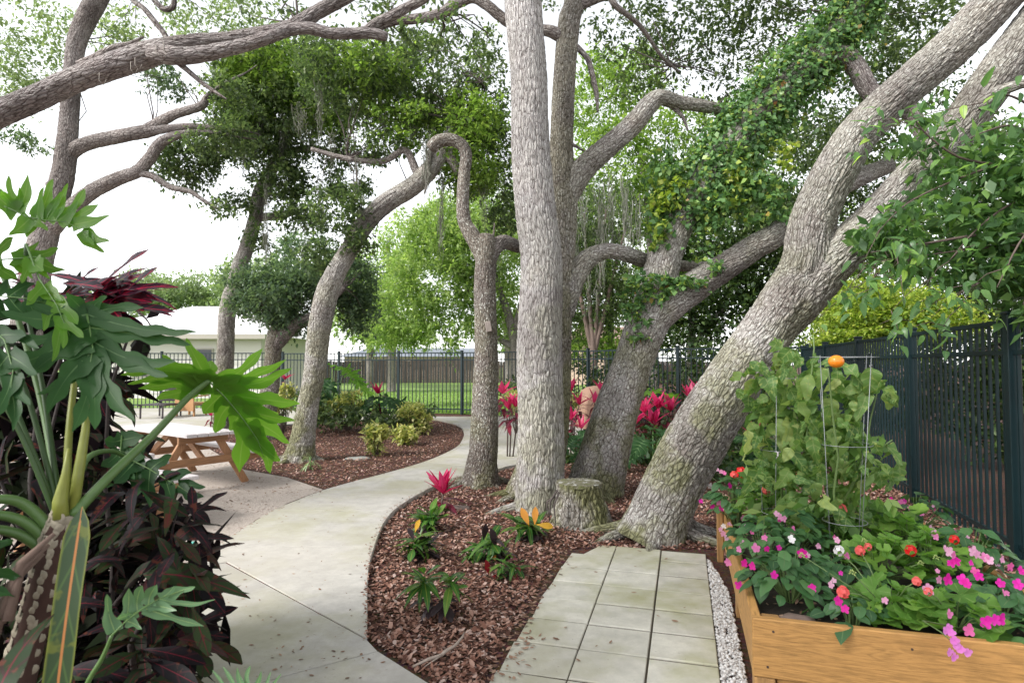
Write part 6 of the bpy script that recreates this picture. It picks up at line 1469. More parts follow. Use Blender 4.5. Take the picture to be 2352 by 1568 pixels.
# ---- ti plants
TL = [strip_leaf('ti_leaf', .33, .098, 'lance', .12, .25, .02, 9, .1, 31), strip_leaf('ti_leaf', .32, .1, 'lance', .4, .2, .03, 9, -.15, 32), strip_leaf('ti_leaf', .36, .085, 'lance', .7, .2, .03, 9, .2, 33)]
def ti_plant(label, base, heads, seed, sc0=1.0, pink=9, dark=14):
    """heads: [(px,py,Y)] tuft centres"""
    r = random.Random(seed); t = plant('ti_plant', label, 'plant', tuple(base), group=None); mb = MB()
    for (px, py, Y) in heads:
        c = P(px, py, Y); mb.tube([Vector(base) + Vector(((c.x - base[0]) * .4, 0, -.01)), Vector(base).lerp(c, .55) + Vector((r.uniform(-.04, .04), 0, 0)), c], [.013, .011, .009], 6)
        for k in range(pink):
            az = 2.4 * k + r.uniform(-.3, .3); put_leaf(t, TL[0], M_TI, c, rdir(az, r.uniform(.55, 1.35)), (0, 0, 1), sc0 * r.uniform(.75, 1.1))
        for k in range(dark):
            az = 2.4 * k + r.uniform(-.4, .4); q = k / dark; put_leaf(t, TL[1 + k % 2], M_TID, c - Vector((0, 0, min(.05 + .22 * q * sc0, c.z * .55))), rdir(az, r.uniform(-.3, .6) - .3 * q), (0, 0, 1), sc0 * r.uniform(.7, 1.0))
    mb.build('stem', M_STEMB, t, True)
    return t
ti_plant('bright pink ti plant alone at the edge of the curved path', G(1012, 1172), [(1018, 1135, 6.35)], 401, .9, 13, 12)
ti_plant('pink and burgundy ti plant between the slender and tall trunks', G(1172, 1055), [(1168, 940, 9.6), (1155, 905, 9.9), (1185, 935, 9.5)], 402, .9, 7, 11)
ti_plant('upright pink ti plant just right of the tall pale trunk', G(1318, 1010), [(1312, 900, 11.6), (1330, 930, 11.4)], 403, .9, 7, 10)
ti_plant('lilac pink ti plant low between the trunk and the tan cover', G(1316, 1050), [(1312, 965, 9.5), (1335, 985, 9.4)], 404, .8, 7, 12)
ti_plant('pink ti plant rising behind the tan grill cover', G(1385, 990), [(1378, 895, 13.4), (1365, 925, 11.5)], 405, .9, 6, 6)
ti_plant('large clump of vivid pink ti plants between the leaning trunks', G(1515, 1030), [(1480, 948, 10.2), (1512, 940, 10.3), (1540, 945, 10.3), (1500, 975, 10.0), (1460, 975, 10.1)], 406, 1.1, 9, 12)
ti_plant('pink ti plant close to the left side of the largest trunk', G(1590, 1010), [(1585, 918, 11.3), (1605, 905, 11.6)], 407, 1.05, 8, 10)
ti_plant('pink ti plant above the dark leaves in the left bed', G(868, 985), [(868, 905, 13.9)], 408, 1.0, 9, 8)
ti_plant('small pink ti plant behind the leaning oak in the left bed', G(652, 985), [(655, 872, 14.2), (640, 905, 14)], 409, .8, 6, 7)
ti_plant('pink ti plant at the foot of the short oak', G(580, 985), [(578, 890, 14.2), (560, 930, 14)], 410, .8, 6, 9)
ti_plant('pink ti plant partly hidden beyond the tomato cage', G(1740, 1060), [(1725, 1000, 9.2), (1745, 985, 9.3)], 411, .7, 6, 7)
ti_plant('small red ti plant below the picnic table plant leaves', G(490, 985), [(485, 955, 13.5)], 412, .7, 6, 5)

# ---- variegated shrubs in the left bed
def varieg(label, px, py, blobs, seed, clusters=70):
    b = G(px, py); t = plant('variegated_shrub', label, 'shrub', tuple(b))
    V, cen = cloud([(x, y, b.y, rx, ry, px2m(rx, b.y) * .9) for x, y, rx, ry in blobs], clusters, 9, .1, .42, .075, seed, up=.65, droop=-.2, shell=.8)
    o = link('foliage', npmesh('foliage', V, np.arange(len(V)).reshape(-1, 4)), t, M_VAR); o['kind'] = 'stuff'
    mb = MB()
    for c in cen[::3]: mb.tube([tuple(b + Vector((0, 0, -.01))), tuple((Vector(c) + b) / 2 + Vector((0, 0, -.05))), tuple(c)], [.007, .005, .002], 4, False)
    o = mb.build('stems', M_STEMB, t, True); o['kind'] = 'stuff'
varieg('yellow variegated shrub nearest in the left bed with a low tuft', 866, 1046, [(868, 990, 27, 16), (862, 1030, 13, 12)], 501)
varieg('round yellow variegated shrub right of the nearest one', 932, 1022, [(932, 998, 25, 20)], 502)
varieg('taller yellow green variegated shrub next to the path bend', 968, 998, [(968, 968, 22, 24), (945, 945, 30, 18)], 503, 130)
varieg('pale variegated bush behind the leaning oak trunk', 650, 1000, [(655, 905, 22, 20), (640, 930, 20, 20)], 504)
varieg('pale variegated bush between the tall trunk and pink ti plants', 1185, 1000, [(1180, 915, 20, 15), (1190, 930, 15, 18)], 505)
varieg('yellow variegated bush in front of the fence in the left bed', 800, 990, [(800, 925, 35, 25), (770, 935, 25, 20)], 506, 120)
varieg('small variegated tuft left of the tan grill cover', 1315, 1000, [(1318, 922, 12, 8)], 507, 30)
# ---- philodendrons in the beds
def bed_philo(label, px, py, leaves, seed, mats=(M_PHILO, M_PHILO_B)):
    b = G(px, py); t = plant('philodendron', label, 'plant', tuple(b)); r = random.Random(seed); mb = MB()
    for (x, y, L, az, el, mi) in leaves:
        c = P(x, y, b.y + r.uniform(-.3, .3)); d = rdir(az, el)
        leafobj('leaf', PH[r.randrange(3)], mats[mi], t, orient(c, d, (r.uniform(-.2, .2), -.35, .9), L))
        mb.tube([b, b.lerp(c, .5) + Vector((0, 0, .12)), c], [.014, .011, .008], 5)
    mb.build('petioles', M_PET, t, True)['kind'] = 'stuff'
bed_philo('bright split leaf philodendron right of the leaning oak in left bed', 760, 985, [(790, 850, .62, -.3, -.5, 1), (760, 880, .6, -2.0, -.6, 0), (745, 920, .6, -1.4, -.9, 0), (815, 880, .6, .1, -.6, 1), (770, 840, .5, 1.2, -.1, 1), (735, 880, .5, 2.6, -.4, 0), (720, 940, .5, 3.4, -.5, 0), (790, 915, .5, -.8, -.7, 0)], 601)
bed_philo('dark broad philodendron under the pink ti in left bed', 885, 990, [(880, 915, .6, -.2, -.3, 0), (915, 925, .6, -.6, -.6, 0), (850, 925, .6, 3.4, -.4, 0), (870, 950, .5, -1.6, -.7, 0), (930, 940, .5, 0, -.5, 0), (840, 945, .5, 2.8, -.5, 0)], 602)
bed_philo('split leaf philodendron behind the ivy oak', 1545, 1020, [(1525, 905, .5, 1.0, -.1, 1), (1500, 905, .5, 2.4, .0, 1), (1560, 985, .5, -.3, -.4, 0), (1590, 1000, .5, -1.2, -.4, 0), (1515, 990, .5, -2.4, -.4, 0)], 603)
bed_philo('low dark philodendron between the leaning trunks', 1500, 1080, [(1480, 1010, .42, -2.2, -.3, 0), (1520, 1000, .42, -.6, -.2, 0), (1545, 1030, .4, -.2, -.5, 0), (1470, 1045, .4, -2.9, -.4, 0), (1510, 1050, .4, -1.6, -.5, 0), (1500, 985, .4, 1.2, .1, 0)], 604)
bed_philo('low dark philodendron between the tall trunk and ivy oak', 1325, 1080, [(1318, 1010, .4, -2.2, -.3, 0), (1335, 1000, .4, -.6, -.2, 0), (1330, 1045, .4, -1.5, -.5, 0), (1350, 1025, .4, 0, -.4, 0)], 605)
bed_philo('philodendron behind the largest trunk by the right fence', 1760, 1090, [(1740, 1040, .42, -2.2, -.3, 0), (1775, 1030, .42, -.6, -.2, 0), (1720, 1060, .4, 3, -.4, 0), (1800, 1050, .4, 0, -.4, 0), (1700, 1010, .4, 2.2, .1, 0), (1690, 1070, .4, 3.6, -.4, 0)], 606)
# spider plant at the foot of the left oak
sb = G(713, 1078); sp_ = plant('spider_plant', 'small pale green spider plant at the foot of the leaning left oak', 'plant', tuple(sb))
SLf = [strip_leaf('spider_leaf', .3, .02, 'lance', .9, .2, 0, 9, 0, 41), strip_leaf('spider_leaf', .26, .022, 'lance', .5, .2, 0, 9, 0, 42)]
for k in range(26): put_leaf(sp_, RP.choice(SLf), M_SPID, sb + Vector((RP.uniform(-.02, .02), 0, .02 + RP.uniform(0, .16))), rdir(RP.uniform(0, 6.28), RP.uniform(-.2, 1.2)), (0, 0, 1), RP.uniform(.6, 1))
MB().tube([sb + Vector((0, 0, -.01)), sb + Vector((0, 0, .18))], [.014, .008], 6).build('stem', M_STEMG, sp_, True)
# undergrowth inside the fence, dark low foliage behind the trunks
V, cen = cloud([(1330, 1035, 9.2, 40, 35, .5), (1500, 1030, 9.4, 90, 40, .6), (1700, 1050, 9.0, 110, 45, .6), (1850, 1010, 10.5, 100, 50, .6), (1600, 1000, 10.5, 120, 40, .6), (1640, 1085, 8.2, 60, 25, .4), (1700, 965, 11.5, 120, 35, .5)], 620, 12, .1, .45, .18, 611, up=.55)
tag(link('low_foliage', npmesh('low_foliage', V, np.arange(len(V)).reshape(-1, 4)), None, M_DARKL), 'dark low ground cover foliage behind the leaning trunks', 'ground cover', kind='stuff')
V, cen = cloud([(720, 925, 14, 40, 35, .5), (800, 955, 13.6, 100, 22, .6), (900, 960, 13.5, 60, 20, .5), (600, 950, 14, 60, 25, .5), (960, 940, 14.5, 40, 16, .4), (1195, 900, 15, 30, 30, .4)], 300, 12, .11, .5, .18, 612, up=.55)
tag(link('low_foliage', npmesh('low_foliage', V, np.arange(len(V)).reshape(-1, 4)), None, M_OAK), 'green filler foliage at the back of the left bed', 'ground cover', kind='stuff')

# ================================================================== PLANTER PLANTS
OV = [strip_leaf('impatiens_leaf', .08, .056, 'oval', .35, .12, .04, 6, .1, 51), strip_leaf('impatiens_leaf', .092, .06, 'oval', .6, .1, .05, 6, -.2, 52), strip_leaf('impatiens_leaf', .07, .052, 'oval', .15, .2, .03, 6, 0, 53)]
RL = [round_leaf('geranium_leaf', .045, .07, .25, 28, 1), round_leaf('geranium_leaf', .055, .08, .12, 28, 2, .14), round_leaf('geranium_leaf', .038, .07, .4, 28, 3)]
def petalmat(name, c1, c2): return leafmat(name, [(0, c1), (1, c2)], .35, .5, False, tcol=(1.2, 1.1, 1.2))
FM = {'mg': petalmat('petal_magenta', (.62, .01, .26), (.72, .03, .42)), 'lp': petalmat('petal_light_pink', (.72, .3, .5), (.78, .48, .62)), 'pk': petalmat('petal_pink', (.75, .12, .38), (.76, .25, .5)), 'w': petalmat('petal_white', (.78, .74, .74), (.82, .8, .79)), 'co': petalmat('petal_coral', (.78, .13, .12), (.8, .2, .18)), 'rd': petalmat('petal_red', (.62, .008, .01), (.7, .02, .02)), 'li': petalmat('petal_lilac', (.68, .2, .58), (.72, .28, .66))}
def petal(mb, c, d, up, L, W, lift):
    d = Vector(d).normalized(); up = Vector(up).normalized(); s = d.cross(up)
    pr = [(0, .15, 0), (.35, .85, .25), (.7, 1.0, .55), (.95, .62, .7), (1.02, 0.15, .66)]
    k = len(mb.v)
    for (f, w_, z) in pr:
        for q in (-1, 0, 1): mb.v.append(tuple(Vector(c) + d * L * f + s * W / 2 * w_ * q + up * (lift * L * z + (.06 * L if q else 0))))
    for i in range(4):
        for q in range(2): a = k + i * 3 + q; mb.f.append((a, a + 1, a + 4, a + 3))
def imp_flower(seed):
    mb = MB(); r = random.Random(seed)
    for k in range(5):
        a = math.radians(90 + 72 * k + r.uniform(-8, 8)); petal(mb, (0, 0, 0), (math.cos(a), math.sin(a), 0), (0, 0, 1), .017 * r.uniform(.75, 1.2), .0145, r.uniform(-.1, .5))
    return mb.mesh('blossom', True)
IF = [imp_flower(1), imp_flower(2), imp_flower(3)]
def umbel(seed, n=13, R=.021, pl_=.0125):
    mb = MB(); r = random.Random(seed)
    for i in range(n):
        z = 1 - 1.35 * (i + .5) / n; th = 2.4 * i + r.uniform(-.3, .3); q = math.sqrt(max(0, 1 - z * z)); nrm = Vector((q * math.cos(th), q * math.sin(th), z)); c = nrm * R * r.uniform(.85, 1.15)
        a0 = nrm.orthogonal().normalized(); b0 = nrm.cross(a0)
        for k in range(5):
            a = 2 * math.pi * k / 5 + r.uniform(-.2, .2); petal(mb, c, a0 * math.cos(a) + b0 * math.sin(a), nrm, pl_ * r.uniform(.85, 1.15), pl_ * .95, .25)
    return mb.mesh('flower_head', True)
UM = [umbel(1), umbel(2, 10), umbel(3, 15)]
M_BUD = simple('bud_green', (.3, .38, .12), .5)
def pl_xy(px, py, z):
    """planter coordinates of the point at height z seen at a pixel"""
    return PM.inverted() @ G(px, py, z)
plants = []
def impatiens(label, a, b_, rad, h, n, seed):
    c = PP(a, b_, .32); t = plant('impatiens', label, 'plant', tuple(c)); r = random.Random(seed); mb = MB()
    for k in range(n):
        az = r.uniform(0, 6.283); f = r.random() ** .55; zt_ = h * (1 - .55 * f * f) * r.uniform(.75, 1.08)
        q = c + Vector((math.cos(az) * rad * f, math.sin(az) * rad * f, zt_))
        if k % 3 == 0: mb.tube([c + Vector((math.cos(az) * .02, math.sin(az) * .02, 0)), c.lerp(q, .5) + Vector((0, 0, .03)), q], [.005, .004, .0025], 5, False)
        put_leaf(t, r.choice(OV), M_IMP, q, rdir(az + r.uniform(-.9, .9), r.uniform(-.5, .35)), (r.uniform(-.3, .3), r.uniform(-.5, .1), 1), r.uniform(.7, 1.25))
    mb.build('stems', M_STEMG, t, True)['kind'] = 'stuff'
    plants.append((t, a, b_, rad)); return t
def geranium(label, a, b_, rad, h, n, seed, sc0=1.0):
    c = PP(a, b_, .32); t = plant('geranium', label, 'plant', tuple(c)); r = random.Random(seed); mb = MB()
    for k in range(n):
        az = r.uniform(0, 6.283); f = r.random() ** .55; zt_ = h * (1 - .5 * f * f) * r.uniform(.5, 1.05)
        q = c + Vector((math.cos(az) * rad * f, math.sin(az) * rad * f, zt_))
        mb.tube([c, c.lerp(q, .5) + Vector((0, 0, .02)), q], [.004, .003, .002], 5, False)
        put_leaf(t, r.choice(RL), M_GER, q, rdir(az, r.uniform(-.5, .4)), (r.gauss(0, .3), r.gauss(-.25, .3), 1), sc0 * r.uniform(.7, 1.2))
    mb.build('stems', M_STEMG, t, True)['kind'] = 'stuff'
    plants.append((t, a, b_, rad)); return t
impatiens('impatiens with magenta blossoms at the planter near left corner', .22, .42, 0.216, 0.270, 93, 701)
impatiens('light pink impatiens spilling over the left planter board', .14, .85, 0.184, 0.297, 81, 702)
impatiens('pink and white impatiens at the middle of the left board', .36, 1.15, 0.184, 0.297, 68, 703)
impatiens('mixed pink impatiens at the planter far left corner', .07, 1.85, 0.184, 0.351, 73, 704)
impatiens('deep magenta impatiens at the right front of the planter', 1.1, .42, 0.259, 0.196, 97, 705)
impatiens('lilac and magenta impatiens along the right planter side', 1.2, .95, 0.216, 0.297, 81, 706)
impatiens('small pink impatiens at the planter far right corner', 1.2, 1.75, 0.194, 0.297, 64, 707)
impatiens('impatiens with broad dark leaves in the planter centre', .52, .66, 0.173, 0.196, 52, 708)
impatiens('impatiens at the right front corner with round dark leaves', 1.34, .3, 0.151, 0.172, 44, 709)
impatiens('small impatiens tucked behind the front board near the left', .44, .16, .13, .13, 30, 719)
impatiens('small impatiens behind the front board at the right', 1.12, .15, .13, .12, 26, 720)
geranium('geranium with coral flower head at the front of the planter', .62, .3, 0.184, 0.184, 42, 711, 1.15)
geranium('light green geranium trailing over the front board', .86, .22, 0.173, 0.172, 38, 712, 1.2)
geranium('white and coral geranium in the middle of the planter', .72, .8, 0.216, 0.270, 49, 713)
geranium('bright green geranium under the tomato cage', .55, 1.3, 0.238, 0.270, 57, 714, .95)
geranium('red geranium in the right middle of the planter', .98, .85, 0.194, 0.284, 45, 715)
geranium('red flowered geranium at the far left of the planter', .28, 1.75, 0.216, 0.378, 61, 716)
geranium('coral geranium behind the tomato plant', .8, 1.7, 0.238, 0.324, 52, 717)
geranium('geranium with pale leaves near the far right of the planter', 1.02, 1.35, 0.194, 0.297, 45, 718)
def owner(p, kind):
    q = PM.inverted() @ Vector(p); best = min((x for x in plants if x[0].name.startswith(kind)), key=lambda x: (x[1] - q.x) ** 2 + (x[2] - q.y) ** 2); return best
# blossoms, each where the photograph shows it
IMPS = [(1698, 1344, 'mg'), (1698, 1260, 'pk'), (1710, 1292, 'mg'), (1728, 1299, 'mg'), (1706, 1250, 'lp'), (1778, 1320, 'mg'), (1843, 1269, 'mg'), (1728, 1254, 'w'), (1736, 1258, 'pk'), (1661, 1225, 'lp'), (1655, 1215, 'lp'), (1668, 1236, 'lp'), (1675, 1205, 'lp'), (1662, 1207, 'w'), (1706, 1189, 'lp'), (1791, 1187, 'lp'), (1784, 1180, 'lp'), (1800, 1190, 'lp'), (1820, 1217, 'pk'), (1756, 1234, 'pk'), (1818, 1238, 'w'), (1865, 1349, 'mg'), (1925, 1380, 'mg'), (1941, 1397, 'mg'), (2145, 1224, 'lp'), (2138, 1215, 'lp'), (2150, 1232, 'pk'), (2115, 1177, 'pk'), (2071, 1155, 'pk'), (2047, 1145, 'mg'), (2181, 1267, 'lp'), (2172, 1260, 'lp'), (2190, 1275, 'pk'), (2185, 1292, 'mg'), (2196, 1288, 'mg'), (2235, 1265, 'lp'), (2228, 1258, 'pk'), (2244, 1272, 'lp'), (2271, 1285, 'lp'), (2262, 1280, 'pk'), (2248, 1322, 'mg'), (2240, 1312, 'pk'), (2220, 1340, 'mg'), (2212, 1332, 'mg'), (2298, 1339, 'mg'), (2338, 1342, 'mg'), (2176, 1329, 'mg'), (2156, 1330, 'lp'), (2180, 1410, 'pk'), (2265, 1427, 'mg'), (2285, 1422, 'mg'), (1601, 1095, 'lp'), (1592, 1088, 'lp'), (1656, 1082, 'lp'), (1648, 1078, 'lp'), (1664, 1086, 'pk'), (1676, 1115, 'mg'), (1730, 1100, 'mg'), (1631, 1134, 'pk'), (1650, 1152, 'pk'), (1610, 1150, 'mg'), (1636, 1162, 'mg'), (1656, 1167, 'mg'), (1783, 1128, 'mg'), (1791, 1077, 'lp'), (1926, 1197, 'pk'), (1631, 1115, 'w'), (1624, 1112, 'w'), (2320, 1300, 'pk'), (2345, 1310, 'mg'), (2131, 1352, 'lp'), (1938, 1078, 'pk'), (2090, 1165, 'pk'), (1672, 1290, 'pk'), (2298, 1420, 'mg'), (2225, 1445, 'pk')]
def on_plant(px, py, extra=.0):
    for z in np.arange(.75, .33, -.01):
        q = G(px, py, float(z)); l = PM.inverted() @ q
        if l.y > PL + .12 or l.x < -.14 or l.x > PW + .35 or l.y < -.05: continue
        hgt = .33
        for (t, a, b_, rad) in plants:
            d = math.hypot(l.x - a, l.y - b_) / (rad * 1.05)
            if d < 1.15: hgt = max(hgt, .32 + (.28 if t.name.startswith('imp') else .25) * (1 - .5 * d * d))
        if z <= hgt + extra: return q
    return G(px, py, .4)
r8 = random.Random(88)
for (px, py, k) in IMPS:
    q = on_plant(px, py, .035); t = owner(q, 'impatiens')[0]
    o = leafobj('blossom', r8.choice(IF), FM[k], t, orient(q, (r8.uniform(-.3, .3), r8.uniform(-.1, .3), 1), (r8.uniform(-.5, .5), -1, r8.uniform(.1, .9)), r8.uniform(.95, 1.45)))
for (t, a, b_, rad) in [x for x in plants if x[0].name.startswith('imp')]:
    for k in range(4):
        az = r8.uniform(0, 6.283); f = r8.uniform(.3, 1); q = PP(a + math.cos(az) * rad * f, b_ + math.sin(az) * rad * f, .34 + .26 * (1 - .5 * f * f))
        leafobj('blossom', r8.choice(IF), FM[r8.choice(['lp', 'pk', 'mg', 'lp'])], t, orient(q, (r8.uniform(-.3, .3), r8.uniform(-.1, .3), 1), (r8.uniform(-.5, .5), -1, r8.uniform(.1, .9)), r8.uniform(.6, 1.0)))
GERS = [(1620, 1085, 'rd', 1), (1701, 1086, 'rd', 1.3), (1685, 1090, 'co', .8), (1611, 1107, 'co', .8), (1760, 1125, 'co', .9), (1826, 1092, 'rd', .8), (1931, 1170, 'co', 1.3), (1926, 1264, 'w', 1.1), (1975, 1264, 'co', 1.1), (1993, 1255, 'co', .8), (1936, 1359, 'co', 1.35), (2105, 1334, 'co', 1.0), (2131, 1358, 'co', .9), (2091, 1264, 'rd', 1.2), (2191, 1239, 'rd', 1.0), (1780, 1045, 'w', .9), (1688, 1000, 'w', .6)]
for (px, py, k, s) in GERS:
    q = on_plant(px, py, .07); t, a, b_, _r = owner(q, 'geranium')
    leafobj('flower_head', r8.choice(UM), FM[k], t, orient(q, (0, .2, 1), (0, -.9, .5), s * q.y / 3.6))
    MB().tube([PP(a, b_, .36), Vector(q).lerp(PP(a, b_, .36), .35) + Vector((0, 0, .02)), q], [.0035, .003, .0025], 5).build('flower_stalk', M_STEMG, t, True)
# lilac head hanging over the front board
t = [x for x in plants if x[0]['label'].startswith('light green geranium')][0][0]
BF = imp_flower(9)
a0 = PP(.86, .1, .4); hang = []
for (px, py, Y) in ((2170, 1448, 2.47), (2184, 1452, 2.46), (2191, 1470, 2.45), (2196, 1482, 2.45), (2180, 1497, 2.44), (2190, 1508, 2.44), (2205, 1490, 2.45), (2222, 1498, 2.45), (2178, 1440, 2.48)):
    q = P(px, py, Y); leafobj('blossom', BF, FM['li'], t, orient(q, (r8.uniform(-.3, .3), 0, 1), (r8.uniform(-.4, .4), -1, .2), r8.uniform(.95, 1.25))); hang.append(q)
MB().tube([PP(.86, .12, .38), P(2120, 1425, 2.52), P(2160, 1450, 2.47), P(2190, 1475, 2.455)], [.003, .003, .0025, .002], 5).build('flower_stalk', M_STEMG, t, True)
# green bud clusters
bm = MB()
for k in range(11):
    z = 1 - 1.6 * k / 11; th = 2.4 * k; q = math.sqrt(max(0, 1 - z * z)); c = Vector((q * math.cos(th), q * math.sin(th), z)) * .012
    bm.tube([c * .5, c, c * 1.35], [.001, .0035, .001], 5)
bm = bm.mesh('buds', True); bm.materials.append(M_BUD)
for (px, py) in ((1958, 1315), (2115, 1293), (2150, 1280), (1842, 1275), (1985, 1242)):
    q = on_plant(px, py, .06); t = owner(q, 'geranium'); link('buds', bm, t[0], None, Matrix.Translation(q)); MB().tube([PP(t[1], t[2], .36), q], [.003, .0022], 5).build('flower_stalk', M_STEMG, t[0], True)

# ---- tomato cages and plant
M_WIRE = simple('galvanised_wire', (.3, .31, .32), .45, .6, var=.1)
def cage(label, top, bot, rt, rb, seed, legs=4, turn=.5):
    a, b_ = Vector(top), Vector(bot); t = thing('tomato_cage', label, 'plant cage', tuple(b_))
    for (f, tilt) in ((0, 0), (.42, 0), (.78, 0)):
        c = a.lerp(b_, f); rr = rt + (rb - rt) * f; n = 28
        MB().tube([c + Vector((rr * math.cos(2 * math.pi * j / n), rr * math.sin(2 * math.pi * j / n), 0)) for j in range(n + 1)], .0019, 6).build('ring', M_WIRE, t, True)
    for k in range(legs):
        th = turn + 2 * math.pi * k / legs; d = Vector((math.cos(th), math.sin(th), 0))
        MB().tube([a + d * rt + Vector((0, 0, .01)), a.lerp(b_, .5) + d * (rt + rb) / 2, b_ + d * rb], .002, 6).build('upright', M_WIRE, t, True)
    return t
c1t = P(1938, 820, 3.75); c1b = PP(.62, 1.1, .3)
cage('galvanised wire tomato cage holding the orange tomato', c1t, c1b, .19, .10, 1, 4, .35)
c2t = P(1800, 868, 4.1); c2b = PP(.3, 1.35, .3)
cage('galvanised wire tomato cage leaning at the left of the tomato plant', c2t, c2b, .17, .10, 2, 4, .9)
tp = plant('tomato_plant', 'wilting tomato plant with one orange fruit in the wire cages', 'plant', tuple(PP(.6, 1.2, .3)))
TLm = [strip_leaf('tomato_leaf', .13, .075, 'ovate', .55, .25, .2, 12, .4, 61), strip_leaf('tomato_leaf', .11, .06, 'ovate', .9, .35, .2, 12, -.5, 62), strip_leaf('tomato_leaf', .14, .065, 'lance', .35, .3, .2, 12, .7, 63), strip_leaf('tomato_leaf', .09, .06, 'ovate', .3, .15, .2, 12, -.2, 64)]
stems = [[(1925, 1240, 3.75), (1915, 1130, 3.72), (1925, 1050, 3.68), (1912, 950, 3.65), (1905, 870, 3.62), (1902, 845, 3.6)], [(1800, 1200, 4.1), (1790, 1050, 4.1), (1800, 920, 4.1), (1790, 830, 4.1), (1800, 780, 4.1)], [(1880, 1180, 3.9), (1850, 1050, 3.95), (1860, 900, 3.95), (1870, 800, 3.95), (1868, 768, 3.95)], [(1940, 1150, 3.8), (1985, 1050, 3.8), (2000, 960, 3.8), (2020, 880, 3.75)], [(1950, 1130, 3.8), (2000, 1040, 3.75), (2050, 1010, 3.7)]]
mb = MB()
for s_ in stems: mb.tube([P(*q) for q in s_], [.008 - .004 * k / (len(s_) - 1) for k in range(len(s_))], 7)
mb.build('stems', M_STEMG, tp, True)['kind'] = 'stuff'
r9 = random.Random(91)
TB = [(1760, 880, 4.05, 60, 60, 24), (1820, 850, 4.05, 60, 50, 20), (1900, 850, 3.85, 70, 40, 18), (1800, 960, 4.0, 80, 70, 28), (1880, 960, 3.85, 70, 70, 22), (1950, 920, 3.8, 45, 70, 16), (1990, 870, 3.75, 40, 30, 10), (2035, 885, 3.72, 18, 22, 4), (1880, 1060, 3.85, 90, 60, 28), (1960, 1050, 3.8, 60, 60, 22), (2030, 1060, 3.72, 35, 45, 9), (1800, 1070, 4.0, 60, 60, 16), (1860, 1150, 3.9, 80, 50, 20), (1950, 1150, 3.8, 60, 50, 16), (1800, 800, 4.08, 25, 40, 8), (1740, 1020, 4.05, 30, 60, 8)]
for (cxp, cyp, Y, rx, ry, cnt) in TB:
    for k in range(int(cnt * 1.1)):
        a_ = r9.uniform(0, 6.283); f = r9.random() ** .5
        c = P(cxp + rx * f * math.cos(a_), cyp + ry * f * math.sin(a_), Y + r9.uniform(-.16, .16))
        d = Vector((r9.gauss(0, .5), r9.gauss(-.15, .5), -.75 + r9.gauss(0, .4))).normalized()
        put_leaf(tp, r9.choice(TLm), M_TOM, c, d, (r9.gauss(0, .5), -1, r9.uniform(-.1, .7)), r9.uniform(.75, 1.5))
V, cen = cloud([(1870, 1130, 3.9, 90, 70, .18), (1960, 1140, 3.8, 60, 60, .15), (1800, 1000, 4.1, 70, 110, .15), (1890, 930, 3.95, 80, 80, .15), (1950, 1020, 3.85, 60, 70, .15), (1760, 1120, 4.1, 60, 60, .15)], 70, 9, .1, .5, .1, 92, up=.2, droop=.8)
link('foliage', npmesh('foliage', V, np.arange(len(V)).reshape(-1, 4)), tp, M_TOMI)['kind'] = 'stuff'
tc = P(1921, 830, 3.58); R_ = px2m(17, 3.58)
mb = MB(); nu, nv = 20, 12
for iv in range(nv + 1):
    ph_ = -math.pi / 2 + math.pi * iv / nv
    for iu in range(nu):
        th = 2 * math.pi * iu / nu; q = 1 + .03 * math.cos(5 * th) * math.cos(ph_)
        mb.v.append((tc.x + R_ * q * math.cos(ph_) * math.cos(th), tc.y + R_ * q * math.cos(ph_) * math.sin(th), tc.z + R_ * .86 * math.sin(ph_)))
mb.f = [(iv * nu + iu, iv * nu + (iu + 1) % nu, (iv + 1) * nu + (iu + 1) % nu, (iv + 1) * nu + iu) for iv in range(nv) for iu in range(nu)]
mt, t_, b_, o_ = newmat('tomato_skin'); lk(t_, mixc(t_, noise(t_, 9, 3, .5, posvec(t_)), (.78, .16, .012), (.85, .33, .02)), b_.inputs['Base Color']); b_.inputs['Roughness'].default_value = .22
mb.build('tomato', mt, tp, True)['label'] = 'ripe orange tomato'

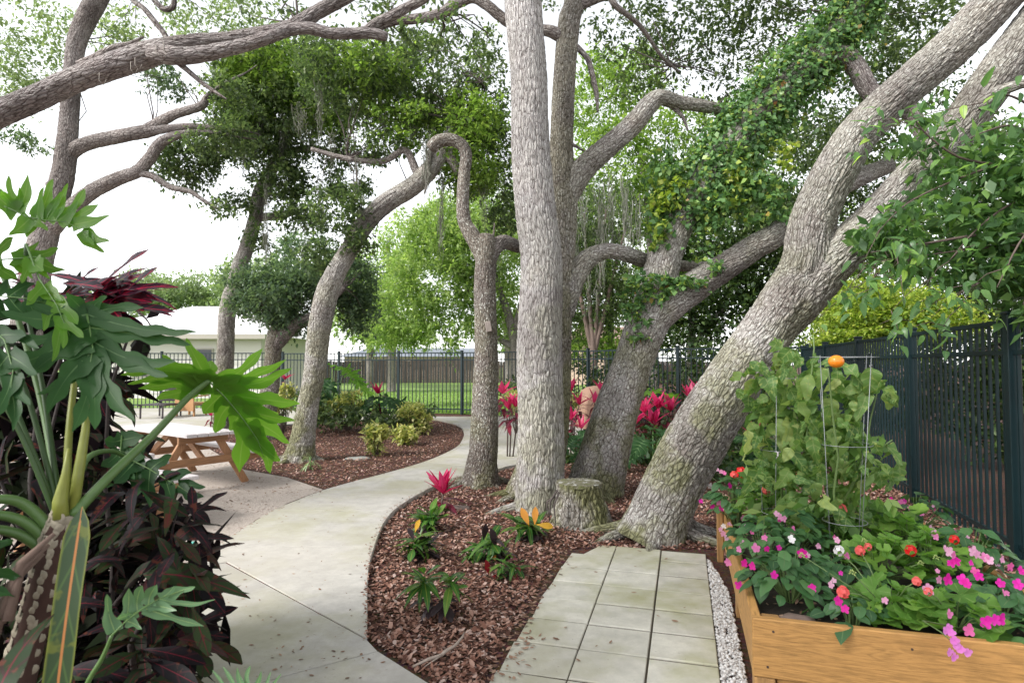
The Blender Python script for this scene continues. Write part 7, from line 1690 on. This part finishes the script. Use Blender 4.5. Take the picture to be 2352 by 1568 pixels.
# ---- broadleaf shrub hanging over the right fence
sh = plant('broadleaf_shrub', 'broadleaf shrub with drooping branches hanging over the right fence', 'shrub', (4.6, 5.2, 0))
SLv = [strip_leaf('shrub_leaf', .115, .05, 'ovate', .3, .2, .03, 6, .1, 71), strip_leaf('shrub_leaf', .10, .046, 'ovate', .5, .15, .04, 6, -.2, 72), strip_leaf('shrub_leaf', .13, .052, 'ovate', .15, .25, .03, 6, .2, 73)]
rs = random.Random(77); mb = MB()
root = Vector((4.6, 5.2, 0))
mb.tube([root, root + Vector((-.05, -.1, 1.2)), root + Vector((-.3, -.2, 2.4)), P(2400, 330, 4.6)], [.06, .05, .035, .02], 8)
brs = []
for (pts) in ([(2400, 330, 4.6), (2330, 290, 4.5), (2270, 300, 4.45), (2200, 330, 4.4)], [(2400, 400, 4.6), (2300, 380, 4.5), (2180, 420, 4.45), (2080, 470, 4.4), (2010, 540, 4.35)], [(2400, 450, 4.5), (2320, 470, 4.4), (2240, 530, 4.3), (2180, 600, 4.2)], [(2400, 480, 4.3), (2340, 560, 4.1), (2290, 660, 4.0)], [(2420, 300, 4.2), (2360, 240, 3.9), (2300, 215, 3.8), (2280, 225, 3.8)], [(2300, 380, 4.5), (2200, 360, 4.5), (2120, 300, 4.5), (2090, 250, 4.5)], [(2240, 540, 4.35), (2120, 560, 4.35), (2000, 580, 4.35)], [(2420, 520, 4.2), (2380, 600, 4.1), (2350, 700, 4.0)], [(2400, 560, 4.5), (2250, 570, 4.4), (2100, 590, 4.4)]):
    q = [P(*a) for a in pts]; d = [Vector(v) for v in catmull([np.array(v) for v in q], 4)]; mb.tube(d, [.012 - .009 * k / (len(d) - 1) for k in range(len(d))], 5); brs.append(d)
for k in range(60):
    d = rs.choice(brs); i = rs.randrange(2, len(d)); e = d[i] + Vector((rs.gauss(-.12, .16), rs.gauss(0, .15), rs.gauss(-.12, .14))); mb.tube([d[i], d[i].lerp(e, .5) + Vector((0, 0, .03)), e], [.004, .003, .0015], 4); brs.append([d[i], d[i].lerp(e, .35), d[i].lerp(e, .7), e])
mb.build('branches', M_STEMB, sh, True)['kind'] = 'stuff'
for k in range(296):
    d = rs.choice(brs); i = rs.randrange(1, len(d)); c = d[i] + Vector((rs.gauss(0, .05), rs.gauss(-.05, .05), rs.gauss(0, .05)))
    put_leaf(sh, rs.choice(SLv), M_SHRUB, c, Vector((rs.gauss(-.1, .6), rs.gauss(-.2, .5), rs.gauss(-.45, .4))), (rs.gauss(0, .4), rs.gauss(-.5, .3), 1), rs.uniform(.65, 1.1))
V, cen = cloud([(2250, 480, 4.6, 150, 150, .35), (2360, 570, 4.5, 90, 120, .35), (2120, 530, 4.55, 130, 70, .3), (2350, 350, 4.7, 120, 90, .3), (2200, 600, 4.5, 90, 40, .3), (2050, 540, 4.6, 80, 50, .2), (2420, 500, 4.3, 120, 250, .3), (2140, 300, 4.7, 60, 60, .2), (2340, 680, 4.6, 50, 30, .3)], 480, 9, .1, .46, .14, 78, up=.5, droop=.5)
link('foliage', npmesh('foliage', V, np.arange(len(V)).reshape(-1, 4)), sh, M_SHRUB_I)['kind'] = 'stuff'
